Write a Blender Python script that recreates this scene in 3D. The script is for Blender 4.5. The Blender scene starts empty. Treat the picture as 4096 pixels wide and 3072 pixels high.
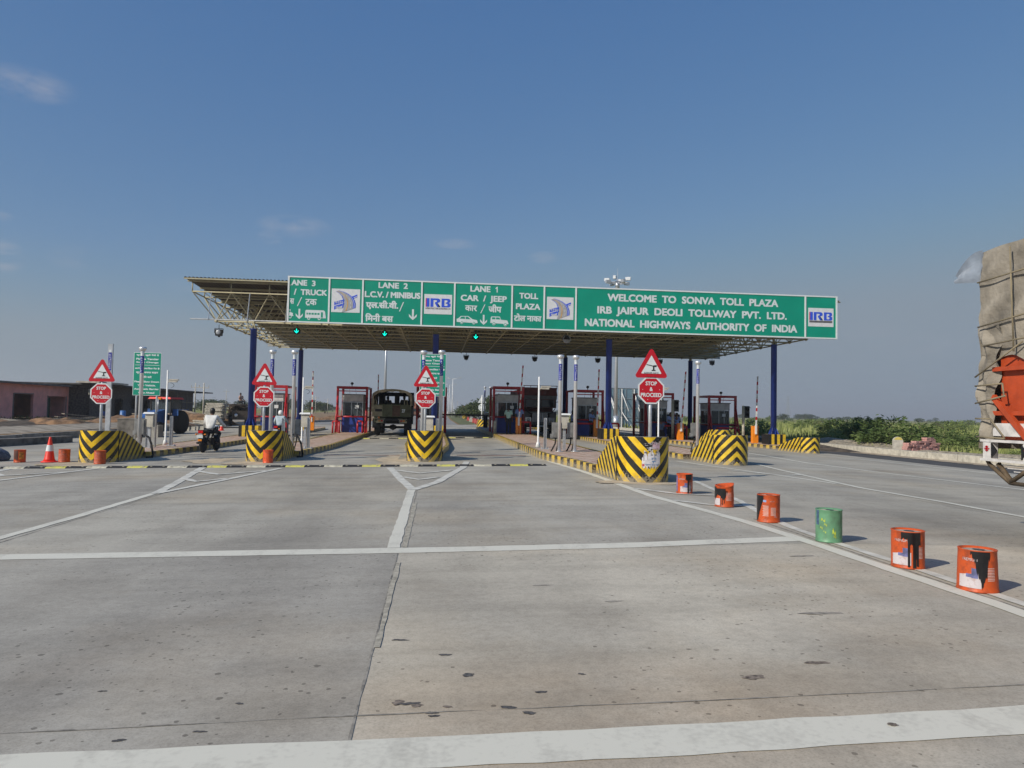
import bpy, bmesh, math, random
from mathutils import Vector, Matrix
R_ = math.radians
sc = bpy.context.scene
COL = sc.collection
rnd = random.Random(7)

# ------------------------------------------------------------------ camera
CAM_F, CAM_H = 2900.0 / 4096.0 * 36.0, 1.56
yaw, pit, rol = R_(6.0), math.atan(114 / 2900.0), R_(1.1)
fw = Vector((math.sin(yaw) * math.cos(pit), math.cos(yaw) * math.cos(pit), math.sin(pit)))
r0 = Vector((math.cos(yaw), -math.sin(yaw), 0)); u0 = r0.cross(fw)
rt = r0 * math.cos(rol) + u0 * math.sin(rol); up = u0 * math.cos(rol) - r0 * math.sin(rol)
cam = bpy.data.objects.new('camera', bpy.data.cameras.new('camera'))
cam.data.lens = CAM_F; cam.data.sensor_width = 36; cam.data.clip_end = 20000; cam.data.clip_start = .1
mw = Matrix((rt, up, -fw)).transposed().to_4x4(); mw.translation = Vector((0, 0, CAM_H))
cam.matrix_world = mw; COL.objects.link(cam); sc.camera = cam
# ------------------------------------------------------------------ light
SUN_EL, SUN_AZ = R_(33), R_(212)        # az: direction the light comes from, measured from +x counterclockwise
sund = Vector((math.cos(SUN_AZ) * math.cos(SUN_EL), math.sin(SUN_AZ) * math.cos(SUN_EL), math.sin(SUN_EL)))
sun = bpy.data.objects.new('sun', bpy.data.lights.new('sun', 'SUN'))
sun.data.energy = 4.5; sun.data.angle = R_(.5); sun.data.color = (1, .93, .82)
sun.rotation_euler = sund.to_track_quat('Z', 'Y').to_euler(); COL.objects.link(sun)
wd = bpy.data.worlds.new("World"); sc.world = wd; wd.use_nodes = True
nt = wd.node_tree; bg = nt.nodes['Background']; bg.inputs[1].default_value = .1
sky = nt.nodes.new('ShaderNodeTexSky'); sky.sky_type = 'NISHITA'; sky.sun_disc = False
sky.sun_elevation = SUN_EL; sky.sun_rotation = math.pi / 2 - SUN_AZ
sky.air_density = 1.0; sky.dust_density = .0; sky.ozone_density = 4
# thin wisps of cloud, placed by direction in the sky
tc = nt.nodes.new('ShaderNodeTexCoord'); last = None
no = nt.nodes.new('ShaderNodeTexNoise'); no.inputs['Scale'].default_value = 26; no.inputs['Detail'].default_value = 8; no.inputs['Roughness'].default_value = .62
mpn = nt.nodes.new('ShaderNodeMapping'); mpn.inputs['Scale'].default_value = (1, 1, 2.6)
nt.links.new(tc.outputs['Generated'], mpn.inputs[0]); nt.links.new(mpn.outputs[0], no.inputs['Vector'])
def mth(t, op, a, b=None, clamp=False):
    n = t.nodes.new('ShaderNodeMath'); n.operation = op; n.use_clamp = clamp
    for i, v in enumerate((a, b)):
        if v is None: continue
        if isinstance(v, (int, float)): n.inputs[i].default_value = v
        else: t.links.new(v, n.inputs[i])
    return n.outputs[0]
def cdir(px, py):
    return (fw + rt * ((px - 2048) / 2900) - up * ((py - 1536) / 2900)).normalized()
for px, py, w, h, a in ((110, 335, .05, .020, .42), (1180, 905, .05, .016, .42), (1075, 950, .018, .01, .4), (1815, 975, .035, .008, .34), (2175, 1030, .024, .009, .4),
                        (15, 1025, .022, .02, .55), (10, 865, .012, .006, .3), (290, 1030, .03, .015, .18), (3455, 1325, .04, .014, .2), (3750, 1380, .09, .02, .1), (760, 1140, .03, .012, .2)):
    d = cdir(px, py); s = d.cross(Vector((0, 0, 1))).normalized(); v = s.cross(d)
    sub = nt.nodes.new('ShaderNodeVectorMath'); sub.operation = 'SUBTRACT'; sub.inputs[1].default_value = d
    nt.links.new(tc.outputs['Generated'], sub.inputs[0])
    ds = []
    for ax, k in ((s, w), (v, h), (d, w)):
        dt = nt.nodes.new('ShaderNodeVectorMath'); dt.operation = 'DOT_PRODUCT'; dt.inputs[1].default_value = ax / k
        nt.links.new(sub.outputs[0], dt.inputs[0]); ds.append(mth(nt, 'POWER', mth(nt, 'ABSOLUTE', dt.outputs['Value']), 2))
    r2 = mth(nt, 'ADD', mth(nt, 'ADD', ds[0], ds[1]), ds[2])
    fall = mth(nt, 'SUBTRACT', 1.0, r2, True)
    k = mth(nt, 'MULTIPLY', fall, a)
    last = k if last is None else mth(nt, 'MAXIMUM', last, k)
wisp = mth(nt, 'MULTIPLY', mth(nt, 'SUBTRACT', no.outputs[0], .36, True), 3.0)
cf = mth(nt, 'MULTIPLY', wisp, last, True)
mx = nt.nodes.new('ShaderNodeMix'); mx.data_type = 'RGBA'
nt.links.new(cf, mx.inputs[0]); mx.inputs[7].default_value = (4.4, 4.4, 4.9, 1)
# tone of a dusty, deep blue afternoon sky: each channel of the sky texture is compressed towards the horizon
sep = nt.nodes.new('ShaderNodeSeparateColor'); cmb = nt.nodes.new('ShaderNodeCombineColor'); nt.links.new(sky.outputs[0], sep.inputs[0]); ch = []
for i, (e, k, cap) in enumerate(((.96, .81, 2.48), (.64, 1.255, 3.08), (.34, 2.52, 4.6))):
    pw = mth(nt, 'MULTIPLY', mth(nt, 'POWER', sep.outputs[i], e), k); sm = nt.nodes.new('ShaderNodeMath'); sm.operation = 'SMOOTH_MIN'; nt.links.new(pw, sm.inputs[0]); sm.inputs[1].default_value = cap; sm.inputs[2].default_value = .7; ch.append(sm.outputs[0])
ch[2] = mth(nt, 'SUBTRACT', ch[2], mth(nt, 'MULTIPLY', mth(nt, 'MAXIMUM', mth(nt, 'SUBTRACT', ch[0], 1.45), 0.0), .85))
for i in range(3): nt.links.new(ch[i], cmb.inputs[i])
nt.links.new(cmb.outputs[0], mx.inputs[6]); nt.links.new(mx.outputs[2], bg.inputs[0])
sc.view_settings.view_transform = 'Standard'; sc.view_settings.look = 'None'
sc.view_settings.exposure = 0.0; sc.view_settings.gamma = 1

# ------------------------------------------------------------------ ground height
def g(x):
    if x < -20: return max(-.33, -.33) if x > -20.2 else (-.33 + min(1, (-20.2 - x) / 2.5) * .36)
    if x <= 4.6: return .0165 * x
    return .076 - .0165 * (min(x, 28) - 4.6)
# ------------------------------------------------------------------ materials
MT = {}
def M(name, col, rough=.6, metal=0., var=.12, scale=6., bump=0., spec=.5, dirt=None, alpha=None):
    if name in MT: return MT[name]
    m = bpy.data.materials.new(name); m.use_nodes = True; t = m.node_tree
    b = t.nodes['Principled BSDF']; b.inputs['Roughness'].default_value = rough; b.inputs['Metallic'].default_value = metal
    b.inputs['Specular IOR Level'].default_value = spec
    tcn = t.nodes.new('ShaderNodeTexCoord'); n = t.nodes.new('ShaderNodeTexNoise')
    n.inputs['Scale'].default_value = scale; n.inputs['Detail'].default_value = 6; t.links.new(tcn.outputs['Object'], n.inputs['Vector'])
    r = t.nodes.new('ShaderNodeValToRGB'); t.links.new(n.outputs[0], r.inputs[0])
    c2 = dirt if dirt else tuple(c * (1 - 2 * var) for c in col)
    r.color_ramp.elements[0].position = .3; r.color_ramp.elements[0].color = (*c2, 1)
    r.color_ramp.elements[1].position = .62 if not dirt else .5; r.color_ramp.elements[1].color = (*[min(1, c * (1 + var * .5)) for c in col], 1)
    t.links.new(r.outputs[0], b.inputs['Base Color'])
    if bump:
        bp = t.nodes.new('ShaderNodeBump'); bp.inputs['Strength'].default_value = bump; bp.inputs['Distance'].default_value = .02
        n2 = t.nodes.new('ShaderNodeTexNoise'); n2.inputs['Scale'].default_value = scale * 6; t.links.new(tcn.outputs['Object'], n2.inputs['Vector'])
        t.links.new(n2.outputs[0], bp.inputs['Height']); t.links.new(bp.outputs[0], b.inputs['Normal'])
    if alpha is not None: b.inputs['Alpha'].default_value = alpha
    MT[name] = m; return m
def emis(name, col, s):
    m = M(name, col); b = m.node_tree.nodes['Principled BSDF']
    b.inputs['Emission Color'].default_value = (*col, 1); b.inputs['Emission Strength'].default_value = s; return m
def glass(name, col=(.75, .85, .85), a=.35):
    m = M(name, col, .05, 0, .02); m.node_tree.nodes['Principled BSDF'].inputs['Alpha'].default_value = a; return m
cream = M('cream_paint', (.42, .38, .25), .5, 0, .06); blue = M('blue_paint', (.022, .055, .30), .38, 0, .12, 3)
dkred = M('red_paint', (.42, .012, .02), .4, 0, .2, 4); steel = M('galvanised_steel', (.55, .57, .59), .38, .55, .1, 9)
chrome = M('polished_steel', (.74, .75, .76), .3, .55, .05); white = M('white_paint', (.74, .74, .72), .45, 0, .06)
black = M('black_paint', (.012, .012, .013), .5, 0, .2); rubber = M('rubber', (.018, .018, .02), .8, 0, .25, 20)
yellow = M('yellow_paint', (.72, .47, .02), .5, 0, .14, 7); orange = M('orange_paint', (.85, .25, .015), .4, 0, .06)
signgreen = M('sign_green', (.0, .27, .175), .42, 0, .05, .8); signred = M('sign_red', (.5, .008, .02), .4, 0, .04)
signwhite = M('reflective_white', (.68, .72, .72), .5, 0, .03); letterw = M('letter_white', (.62, .68, .68), .5, 0, .05, 3)
logoblue = M('logo_blue', (.03, .09, .62), .5, 0, .04); logogrey = M('logo_grey', (.36, .36, .37), .6, 0, .05)
logoyel = M('logo_ochre', (.55, .33, .12), .6); greytext = M('grey_ink', (.12, .12, .13), .6)
conc = M('concrete', (.34, .32, .28), .9, 0, .2, 3, .4); concw = M('pale_concrete', (.5, .47, .4), .9, 0, .15, 5, .4)
skin = M('skin', (.17, .085, .05), .6, 0, .05); hairm = M('hair', (.008, .007, .007), .5); alu = M('aluminium', (.45, .47, .48), .35, .7, .08)
bglass = glass('booth_glass', (.055, .07, .078), .74); dglass = M('dark_glass', (.015, .02, .025), .06, 0, .05); headl = M('lamp_glass', (.8, .82, .85), .1, .3)
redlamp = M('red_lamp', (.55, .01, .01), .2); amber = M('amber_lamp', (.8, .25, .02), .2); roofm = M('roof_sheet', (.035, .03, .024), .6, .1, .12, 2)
chassis = M('chassis', (.03, .028, .026), .8, 0, .3); dust = M('dusty_tan', (.30, .25, .17), .9, 0, .2)

def uvstripe(name, c1, c2, period, duty=.5, wear=True, yel=None):
    m = bpy.data.materials.new(name); m.use_nodes = True; t = m.node_tree; b = t.nodes['Principled BSDF']; b.inputs['Roughness'].default_value = .45
    uv = t.nodes.new('ShaderNodeUVMap'); sp = t.nodes.new('ShaderNodeSeparateXYZ'); t.links.new(uv.outputs[0], sp.inputs[0])
    tcn = t.nodes.new('ShaderNodeTexCoord'); n = t.nodes.new('ShaderNodeTexNoise'); n.inputs['Scale'].default_value = 5; n.inputs['Detail'].default_value = 7; t.links.new(tcn.outputs['Object'], n.inputs['Vector'])
    jit = mth(t, 'MULTIPLY', mth(t, 'SUBTRACT', n.outputs[0], .5), .03)
    f = mth(t, 'FRACT', mth(t, 'DIVIDE', mth(t, 'ADD', sp.outputs[1], jit), period)); f = mth(t, 'ABSOLUTE', f)
    k = mth(t, 'GREATER_THAN', f, duty)
    mx = t.nodes.new('ShaderNodeMix'); mx.data_type = 'RGBA'; mx.inputs[6].default_value = (*c1, 1); mx.inputs[7].default_value = (*c2, 1); t.links.new(k, mx.inputs[0])
    m2 = t.nodes.new('ShaderNodeMix'); m2.data_type = 'RGBA'; m2.blend_type = 'MULTIPLY'; m2.inputs[0].default_value = 1
    rr = t.nodes.new('ShaderNodeValToRGB'); rr.color_ramp.elements[0].position = .3; rr.color_ramp.elements[0].color = (.62, .58, .5, 1); rr.color_ramp.elements[1].position = .55; t.links.new(n.outputs[0], rr.inputs[0])
    t.links.new(mx.outputs[2], m2.inputs[6]); t.links.new(rr.outputs[0], m2.inputs[7]); n3 = t.nodes.new('ShaderNodeTexNoise'); n3.inputs['Scale'].default_value = 19; n3.inputs['Detail'].default_value = 5; t.links.new(tcn.outputs['Object'], n3.inputs['Vector'])
    ox = t.nodes.new('ShaderNodeSeparateXYZ'); t.links.new(tcn.outputs['Object'], ox.inputs[0])
    low_ = mth(t, 'MULTIPLY', mth(t, 'SUBTRACT', .22, ox.outputs[2], True), 1.6); cm = mth(t, 'MULTIPLY', mth(t, 'SUBTRACT', mth(t, 'ADD', n3.outputs[0], low_), .62, True), 9, True)
    m3 = t.nodes.new('ShaderNodeMix'); m3.data_type = 'RGBA'; t.links.new(mth(t, 'MULTIPLY', cm, .6), m3.inputs[0]); t.links.new(m2.outputs[2], m3.inputs[6]); m3.inputs[7].default_value = (.33, .29, .22, 1)
    t.links.new(m3.outputs[2], b.inputs['Base Color']); return m
stripe = uvstripe('chevron_stripes', (.80, .52, .012), (.013, .013, .012), .365)
stripe_old = uvstripe('painted_stripes', (.74, .50, .03), (.02, .016, .013), .335)
kerbm = uvstripe('kerb_stripes', (.66, .45, .06), (.035, .026, .02), .62)
armm = uvstripe('barrier_stripes', (.75, .75, .74), (.5, .015, .02), .52, .62)

# ------------------------------------------------------------------ mesh builder
class MB:
    def __init__(s): s.v = []; s.f = []; s.m = []; s.sm = []; s.uv = []; s.hasuv = False
    def face(s, idx, mi=0, sm=False, uv=None):
        s.f.append(tuple(idx)); s.m.append(mi); s.sm.append(sm); s.uv.append(uv)
        if uv: s.hasuv = True
    def poly(s, pts, mi=0, uv=None):
        b = len(s.v); s.v += [tuple(p) for p in pts]; s.face(range(b, b + len(pts)), mi, False, uv)
    def box(s, c, d, mi=0, rz=0, taper=None, rx=0):
        b = len(s.v); cx, cy, cz = c; hx, hy, hz = d[0] / 2, d[1] / 2, d[2] / 2
        t = taper or (1, 1)
        for z in (-1, 1):
            for x, y in ((-1, -1), (1, -1), (1, 1), (-1, 1)):
                px, py, pz = x * hx * (t[0] if z > 0 else 1), y * hy * (t[1] if z > 0 else 1), z * hz
                if rx: py, pz = py * math.cos(rx) - pz * math.sin(rx), py * math.sin(rx) + pz * math.cos(rx)
                if rz: px, py = px * math.cos(rz) - py * math.sin(rz), px * math.sin(rz) + py * math.cos(rz)
                s.v.append((cx + px, cy + py, cz + pz))
        for q in ((3, 2, 1, 0), (4, 5, 6, 7), (0, 1, 5, 4), (1, 2, 6, 5), (2, 3, 7, 6), (3, 0, 4, 7)): s.face([b + i for i in q], mi)
        return s
    def tube(s, p0, p1, r, n=8, mi=0, r1=None, cap=True):
        p0, p1 = Vector(p0), Vector(p1); d = (p1 - p0)
        if d.length < 1e-6: return s
        d.normalize(); a = d.orthogonal().normalized(); c = d.cross(a); b = len(s.v); r1 = r if r1 is None else r1
        for p, rr in ((p0, r), (p1, r1)):
            for i in range(n):
                t = 2 * math.pi * i / n; q = p + (a * math.cos(t) + c * math.sin(t)) * rr; s.v.append(tuple(q))
        for i in range(n): j = (i + 1) % n; s.face((b + i, b + j, b + n + j, b + n + i), mi, n > 5)
        if cap: s.face([b + n - 1 - i for i in range(n)], mi); s.face([b + n + i for i in range(n)], mi)
        return s
    def path(s, pts, r, n=8, mi=0):
        for a, b in zip(pts[:-1], pts[1:]): s.tube(a, b, r, n, mi)
        return s
    def lathe(s, prof, n=20, c=(0, 0, 0), mi=0, cap=True):
        b = len(s.v)
        for r, z in prof:
            for i in range(n): t = 2 * math.pi * i / n; s.v.append((c[0] + r * math.cos(t), c[1] + r * math.sin(t), c[2] + z))
        for k in range(len(prof) - 1):
            for i in range(n): j = (i + 1) % n; s.face((b + k * n + i, b + k * n + j, b + (k + 1) * n + j, b + (k + 1) * n + i), mi, True)
        if cap: s.face([b + n - 1 - i for i in range(n)], mi); s.face([b + (len(prof) - 1) * n + i for i in range(n)], mi)
        return s
    def prism(s, pts, off, mi=0):
        b = len(s.v); n = len(pts); o = Vector(off)
        s.v += [tuple(p) for p in pts] + [tuple(Vector(p) + o) for p in pts]
        s.face([b + i for i in range(n)], mi); s.face([b + 2 * n - 1 - i for i in range(n)], mi)
        for i in range(n): j = (i + 1) % n; s.face((b + i, b + n + i, b + n + j, b + j), mi)
        return s
    def wheel(s, c, r, w, mi=0, mr=1, n=20, ax='x'):
        b0 = len(s.v); s.lathe([(r * .6, -w / 2), (r * .92, -w / 2), (r, -w * .3), (r, w * .3), (r * .92, w / 2), (r * .6, w / 2)], n, mi=mi)
        s.lathe([(.01, -w * .42), (r * .2, -w * .42), (r * .6, -w * .3), (r * .6, w * .3), (r * .2, w * .42), (.01, w * .42)], n, mi=mr)
        for i in range(b0, len(s.v)):
            x, y, z = s.v[i]
            s.v[i] = (c[0] + z, c[1] + x, c[2] + y) if ax == 'x' else (c[0] + x, c[1] + z, c[2] + y)
        return s
    def add(s, vs, fs, mi=0):
        b = len(s.v); s.v += vs
        for q in fs: s.face([b + i for i in q], mi)
    def build(s, name, mats, parent=None, loc=(0, 0, 0), rz=0, fixn=True):
        me = bpy.data.meshes.new(name); me.from_pydata(s.v, [], s.f)
        for m in (mats if isinstance(mats, (list, tuple)) else [mats]): me.materials.append(m)
        me.polygons.foreach_set('material_index', s.m); me.polygons.foreach_set('use_smooth', s.sm)
        if s.hasuv:
            ul = me.uv_layers.new(name='UVMap').data; k = 0
            for f, uv in zip(s.f, s.uv):
                for i in range(len(f)):
                    if uv: ul[k].uv = uv[i]
                    k += 1
        me.update()
        o = bpy.data.objects.new(name, me); COL.objects.link(o); o.location = loc; o.rotation_euler = (0, 0, rz)
        if parent: o.parent = parent
        return o
USED = set()
def tag(o, label=None, cat=None, group=None, kind=None):
    if label:
        o['label'] = label
    if cat: o['category'] = cat
    if group: o['group'] = group
    if kind: o['kind'] = kind
    return o
def thing(name, label, cat, loc=(0, 0, 0), rz=0, group=None, kind=None):
    o = bpy.data.objects.new(name, None); COL.objects.link(o); o.location = loc; o.rotation_euler = (0, 0, rz); o.empty_display_size = .2
    return tag(o, label, cat, group, kind)
def dup(o, loc=None, rz=None, label=None, parent=None, scale=None):
    c = o.copy(); COL.objects.link(c)
    if parent: c.parent = parent
    if loc is not None: c.location = loc
    if rz is not None: c.rotation_euler = (c.rotation_euler[0], c.rotation_euler[1], rz)
    if scale is not None: c.scale = scale
    if label: c['label'] = label
    for ch in KIDS.get(o.name, None) or list(o.children): dup(ch, parent=c)
    return c
KIDS = {}
# text -> (verts in x,z ; faces), staggered so overlapping strokes never share a plane
TC = {}; CAPS = [0, .66]
def textgeo(body, bold=.022):
    key = (body, bold)
    if key in TC: return TC[key]
    c = bpy.data.curves.new('t', 'FONT'); c.body = body; c.size = 1; c.offset = bold; c.resolution_u = 3; c.align_x = 'CENTER'; c.space_line = .95
    o = bpy.data.objects.new('t', c); COL.objects.link(o)
    me = bpy.data.meshes.new_from_object(o.evaluated_get(bpy.context.evaluated_depsgraph_get()))
    vs = [v.co.copy() for v in me.vertices]; fs = [tuple(p.vertices) for p in me.polygons]
    par = list(range(len(vs)))
    def find(a):
        while par[a] != a: par[a] = par[par[a]]; a = par[a]
        return a
    for f in fs:
        for i in f[1:]: par[find(f[0])] = find(i)
    ids = {}; used = {i for f in fs for i in f}
    lay = [ids.setdefault(find(i), len(ids)) % 5 if i in used else 0 for i in range(len(vs))]
    xs = [vs[i].x for i in used]; ys = [vs[i].y for i in used]
    x0, x1, y0, y1 = min(xs), max(xs), min(ys), max(ys)
    if all(ord(q) < 128 for q in body) and body.upper() == body and len(body) > 1 and body[0] in 'LCIWN': y0, y1 = CAPS[0], CAPS[1]
    out = ([((v.x - x0) / (x1 - x0), (v.y - y0) / (y1 - y0), l) for v, l in zip(vs, lay)], fs, (x1 - x0) / (y1 - y0))
    bpy.data.objects.remove(o); bpy.data.curves.remove(c); bpy.data.meshes.remove(me)
    TC[key] = out; return out
def puttext(mb, body, x0, x1, z0, z1, y, mi=0, bold=.022, st=.0016, wrap=None):
    vs, fs, asp = textgeo(body, 0)
    lat = all(ord(ch) < 128 for ch in body)
    e = bold * (z1 - z0) * (1.25 if lat else .9)
    for k, (dx, dz) in enumerate(((0, 0), (-1, 0), (1, 0), (-.7, .7), (.7, .7), (-.7, -.7), (.7, -.7)) if e > .0 else ((0, 0),)):
        o = []
        for u, w, l in vs:
            x, z, yy = x0 + e + u * (x1 - x0 - 2 * e) + dx * e, z0 + e * .7 + w * (z1 - z0 - 1.4 * e) + dz * e, y - (l + k * .23) * st
            if wrap: a = x / wrap; r = wrap - yy; o.append((r * math.sin(a), -r * math.cos(a), z))
            else: o.append((x, yy, z))
        mb.add(o, fs, mi)
def flat(mb, pts, y, mi=0, th=.004):     # polygon in the x,z plane facing -y with thickness
    mb.prism([(x, y, z) for x, z in pts], (0, -th, 0), mi)
def disc(cx, cz, r, n=16): return [(cx + r * math.cos(2 * math.pi * i / n), cz + r * math.sin(2 * math.pi * i / n)) for i in range(n)]

# ------------------------------------------------------------------ ground, roads
XP = [-6000, -1200, -300, -120, -60, -45, -35, -28, -25, -23.5, -22.7, -21.5, -20.2, -15, -10, -5, 0, 2.5, 4.6, 7, 12, 17, 23.0, 28, 34, 45, 70, 150, 600, 1500, 6000]
def sheet(name, xs, ys, dz, mat, fz=None, kind='structure', label=None):
    mb = MB(); b = []
    for y in ys: b.append([(x, y, g(x) + dz + (fz(x, y) if fz else 0)) for x in xs])
    mb.v = [p for r in b for p in r]; n = len(xs)
    for j in range(len(ys) - 1):
        for i in range(n - 1): mb.face((j * n + i, j * n + i + 1, (j + 1) * n + i + 1, (j + 1) * n + i), 0)
    o = mb.build(name, mat); return tag(o, label, None, None, kind)
def concrete_mat():
    m = bpy.data.materials.new('road_concrete'); m.use_nodes = True; t = m.node_tree; b = t.nodes['Principled BSDF']; b.inputs['Roughness'].default_value = .82; b.inputs['Specular IOR Level'].default_value = .25
    tcn = t.nodes.new('ShaderNodeTexCoord'); P = tcn.outputs['Object']
    def noise(sc_, det=5, rough=.55, mp=None, dist=0):
        n = t.nodes.new('ShaderNodeTexNoise'); n.inputs['Scale'].default_value = sc_; n.inputs['Detail'].default_value = det; n.inputs['Roughness'].default_value = rough; n.inputs['Distortion'].default_value = dist
        if mp:
            q = t.nodes.new('ShaderNodeMapping'); q.inputs['Scale'].default_value = mp[0]; q.inputs['Location'].default_value = mp[1]; t.links.new(P, q.inputs[0]); t.links.new(q.outputs[0], n.inputs['Vector'])
        else: t.links.new(P, n.inputs['Vector'])
        return n.outputs[0]
    def ramp(v, e):
        r = t.nodes.new('ShaderNodeValToRGB'); t.links.new(v, r.inputs[0])
        while len(r.color_ramp.elements) < len(e): r.color_ramp.elements.new(.5)
        for q, (p, c) in zip(r.color_ramp.elements, e): q.position = p; q.color = (*c, 1) if len(c) == 3 else c
        return r.outputs[0]
    def mul(a, c, f=1., bt='MULTIPLY'):
        x = t.nodes.new('ShaderNodeMix'); x.data_type = 'RGBA'; x.blend_type = bt
        if isinstance(f, (int, float)): x.inputs[0].default_value = f
        else: t.links.new(f, x.inputs[0])
        for k, v in ((6, a), (7, c)):
            if isinstance(v, tuple): x.inputs[k].default_value = (*v, 1)
            else: t.links.new(v, x.inputs[k])
        return x.outputs[2]
    base = ramp(noise(.35, 6), [(.28, (.41, .380, .328)), (.5, (.475, .444, .382)), (.75, (.52, .486, .415))])
    # slabs: a slightly different pour for every bay
    sp = t.nodes.new('ShaderNodeSeparateXYZ'); t.links.new(P, sp.inputs[0])
    bay = mth(t, 'FLOOR', mth(t, 'DIVIDE', mth(t, 'ADD', sp.outputs[0], .37), 4.85)); bayy = mth(t, 'FLOOR', mth(t, 'DIVIDE', mth(t, 'SUBTRACT', sp.outputs[1], 3.83), 4.45))
    wn = t.nodes.new('ShaderNodeTexWhiteNoise'); wn.noise_dimensions = '2D'; cb = t.nodes.new('ShaderNodeCombineXYZ'); t.links.new(bay, cb.inputs[0]); t.links.new(bayy, cb.inputs[1]); t.links.new(cb.outputs[0], wn.inputs['Vector'])
    c = mul(base, ramp(wn.outputs[0], [(0, (.95, .96, .97)), (.5, (1, 1, .99)), (1, (1.0, .985, .95))]))
    # the pour left of the long joint is a greyer, darker mix; the one right of it paler
    lft = mth(t, 'LESS_THAN', sp.outputs[0], -.37); fwd_ = mth(t, 'LESS_THAN', sp.outputs[1], 8.25); c = mul(c, (.79, .795, .81), mth(t, 'MULTIPLY', lft, fwd_)); rgt = mth(t, 'SUBTRACT', 1.0, lft); c = mul(c, (1.08, 1.075, 1.06), mth(t, 'MULTIPLY', rgt, fwd_)); c = mul(c, (.88, .88, .875), mth(t, 'SUBTRACT', 1.0, fwd_))
    bx_ = mth(t, 'POWER', mth(t, 'ABSOLUTE', mth(t, 'DIVIDE', mth(t, 'SUBTRACT', sp.outputs[0], .9), 1.9)), 2); by_ = mth(t, 'POWER', mth(t, 'ABSOLUTE', mth(t, 'DIVIDE', mth(t, 'SUBTRACT', sp.outputs[1], 3.7), 1.1)), 2)
    bm_ = mth(t, 'MULTIPLY', mth(t, 'SUBTRACT', 1.0, mth(t, 'ADD', bx_, by_), True), mth(t, 'MULTIPLY', noise(1.7, 6, .65), 1.7), True); c = mul(c, (.94, .88, .83), mth(t, 'MULTIPLY', bm_, rgt))
    c = mul(c, ramp(noise(1.1, 5, .6, ((1, .6, 1), (3, 1, 0))), [(.3, (.86, .85, .84)), (.52, (1, 1, 1))]))
    # broad grey tyre-darkened and brown, dusty areas
    c = mul(c, ramp(noise(.5, 5, .55, ((1, .28, 1), (9, 4, 0))), [(.40, (1.03, 1.03, 1.03)), (.66, (.78, .78, .79))]))
    c = mul(c, ramp(noise(1.3, 6, .6, ((.35, 1.4, 1), (4, 7, 0))), [(.36, (.87, .87, .87)), (.56, (1.02, 1.02, 1.02))]))
    c = mul(c, ramp(noise(.3, 5, .6, ((1, 1, 1), (31, 14, 0))), [(.5, (1, 1, 1)), (.68, (1.0, .95, .89))]))
    # fine grain
    c = mul(c, ramp(noise(70, 4, .75), [(.25, (.70, .70, .70)), (.5, (1, 1, 1)), (.8, (1.15, 1.15, 1.15))]))
    c = mul(c, ramp(noise(16, 5, .65), [(.3, (.88, .88, .875)), (.6, (1.04, 1.04, 1.04))]))
    # dark oil and tar specks of several sizes, gathered in patches
    dens = noise(.45, 3, .5, ((1, 1, 1), (5, 2, 0)))
    for s, r, lo, hi, loc in ((9., .10, .40, .58, 0), (5.5, .06, .46, .66, 3), (20., .16, .42, .56, 7)):
        vo = t.nodes.new('ShaderNodeTexVoronoi'); vo.inputs['Scale'].default_value = s; q = t.nodes.new('ShaderNodeMapping'); q.inputs['Location'].default_value = (loc, loc * 2, 0)
        nn = t.nodes.new('ShaderNodeTexNoise'); nn.inputs['Scale'].default_value = s * 3; t.links.new(P, nn.inputs['Vector'])
        ad = t.nodes.new('ShaderNodeVectorMath'); ad.operation = 'MULTIPLY_ADD'; t.links.new(nn.outputs['Color'], ad.inputs[0]); ad.inputs[1].default_value = (.14 / s * 2,) * 3; t.links.new(P, ad.inputs[2])
        t.links.new(ad.outputs[0], q.inputs[0]); t.links.new(q.outputs[0], vo.inputs['Vector'])
        w2 = t.nodes.new('ShaderNodeSeparateXYZ'); t.links.new(vo.outputs['Color'], w2.inputs[0])
        rad = mth(t, 'MULTIPLY', mth(t, 'POWER', w2.outputs[0], 3), r * 1.9)
        on = mth(t, 'MULTIPLY', mth(t, 'LESS_THAN', vo.outputs['Distance'], rad), mth(t, 'GREATER_THAN', mth(t, 'ADD', dens, mth(t, 'MULTIPLY', w2.outputs[1], .16)), hi + .01))
        c = mul(c, (.34, .33, .32), mth(t, 'MULTIPLY', on, .7))
    t.links.new(c, b.inputs['Base Color'])
    bp = t.nodes.new('ShaderNodeBump'); bp.inputs['Strength'].default_value = .25; bp.inputs['Distance'].default_value = .004; t.links.new(noise(110, 3), bp.inputs['Height']); t.links.new(bp.outputs[0], b.inputs['Normal'])
    return m
concm = concrete_mat()
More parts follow.
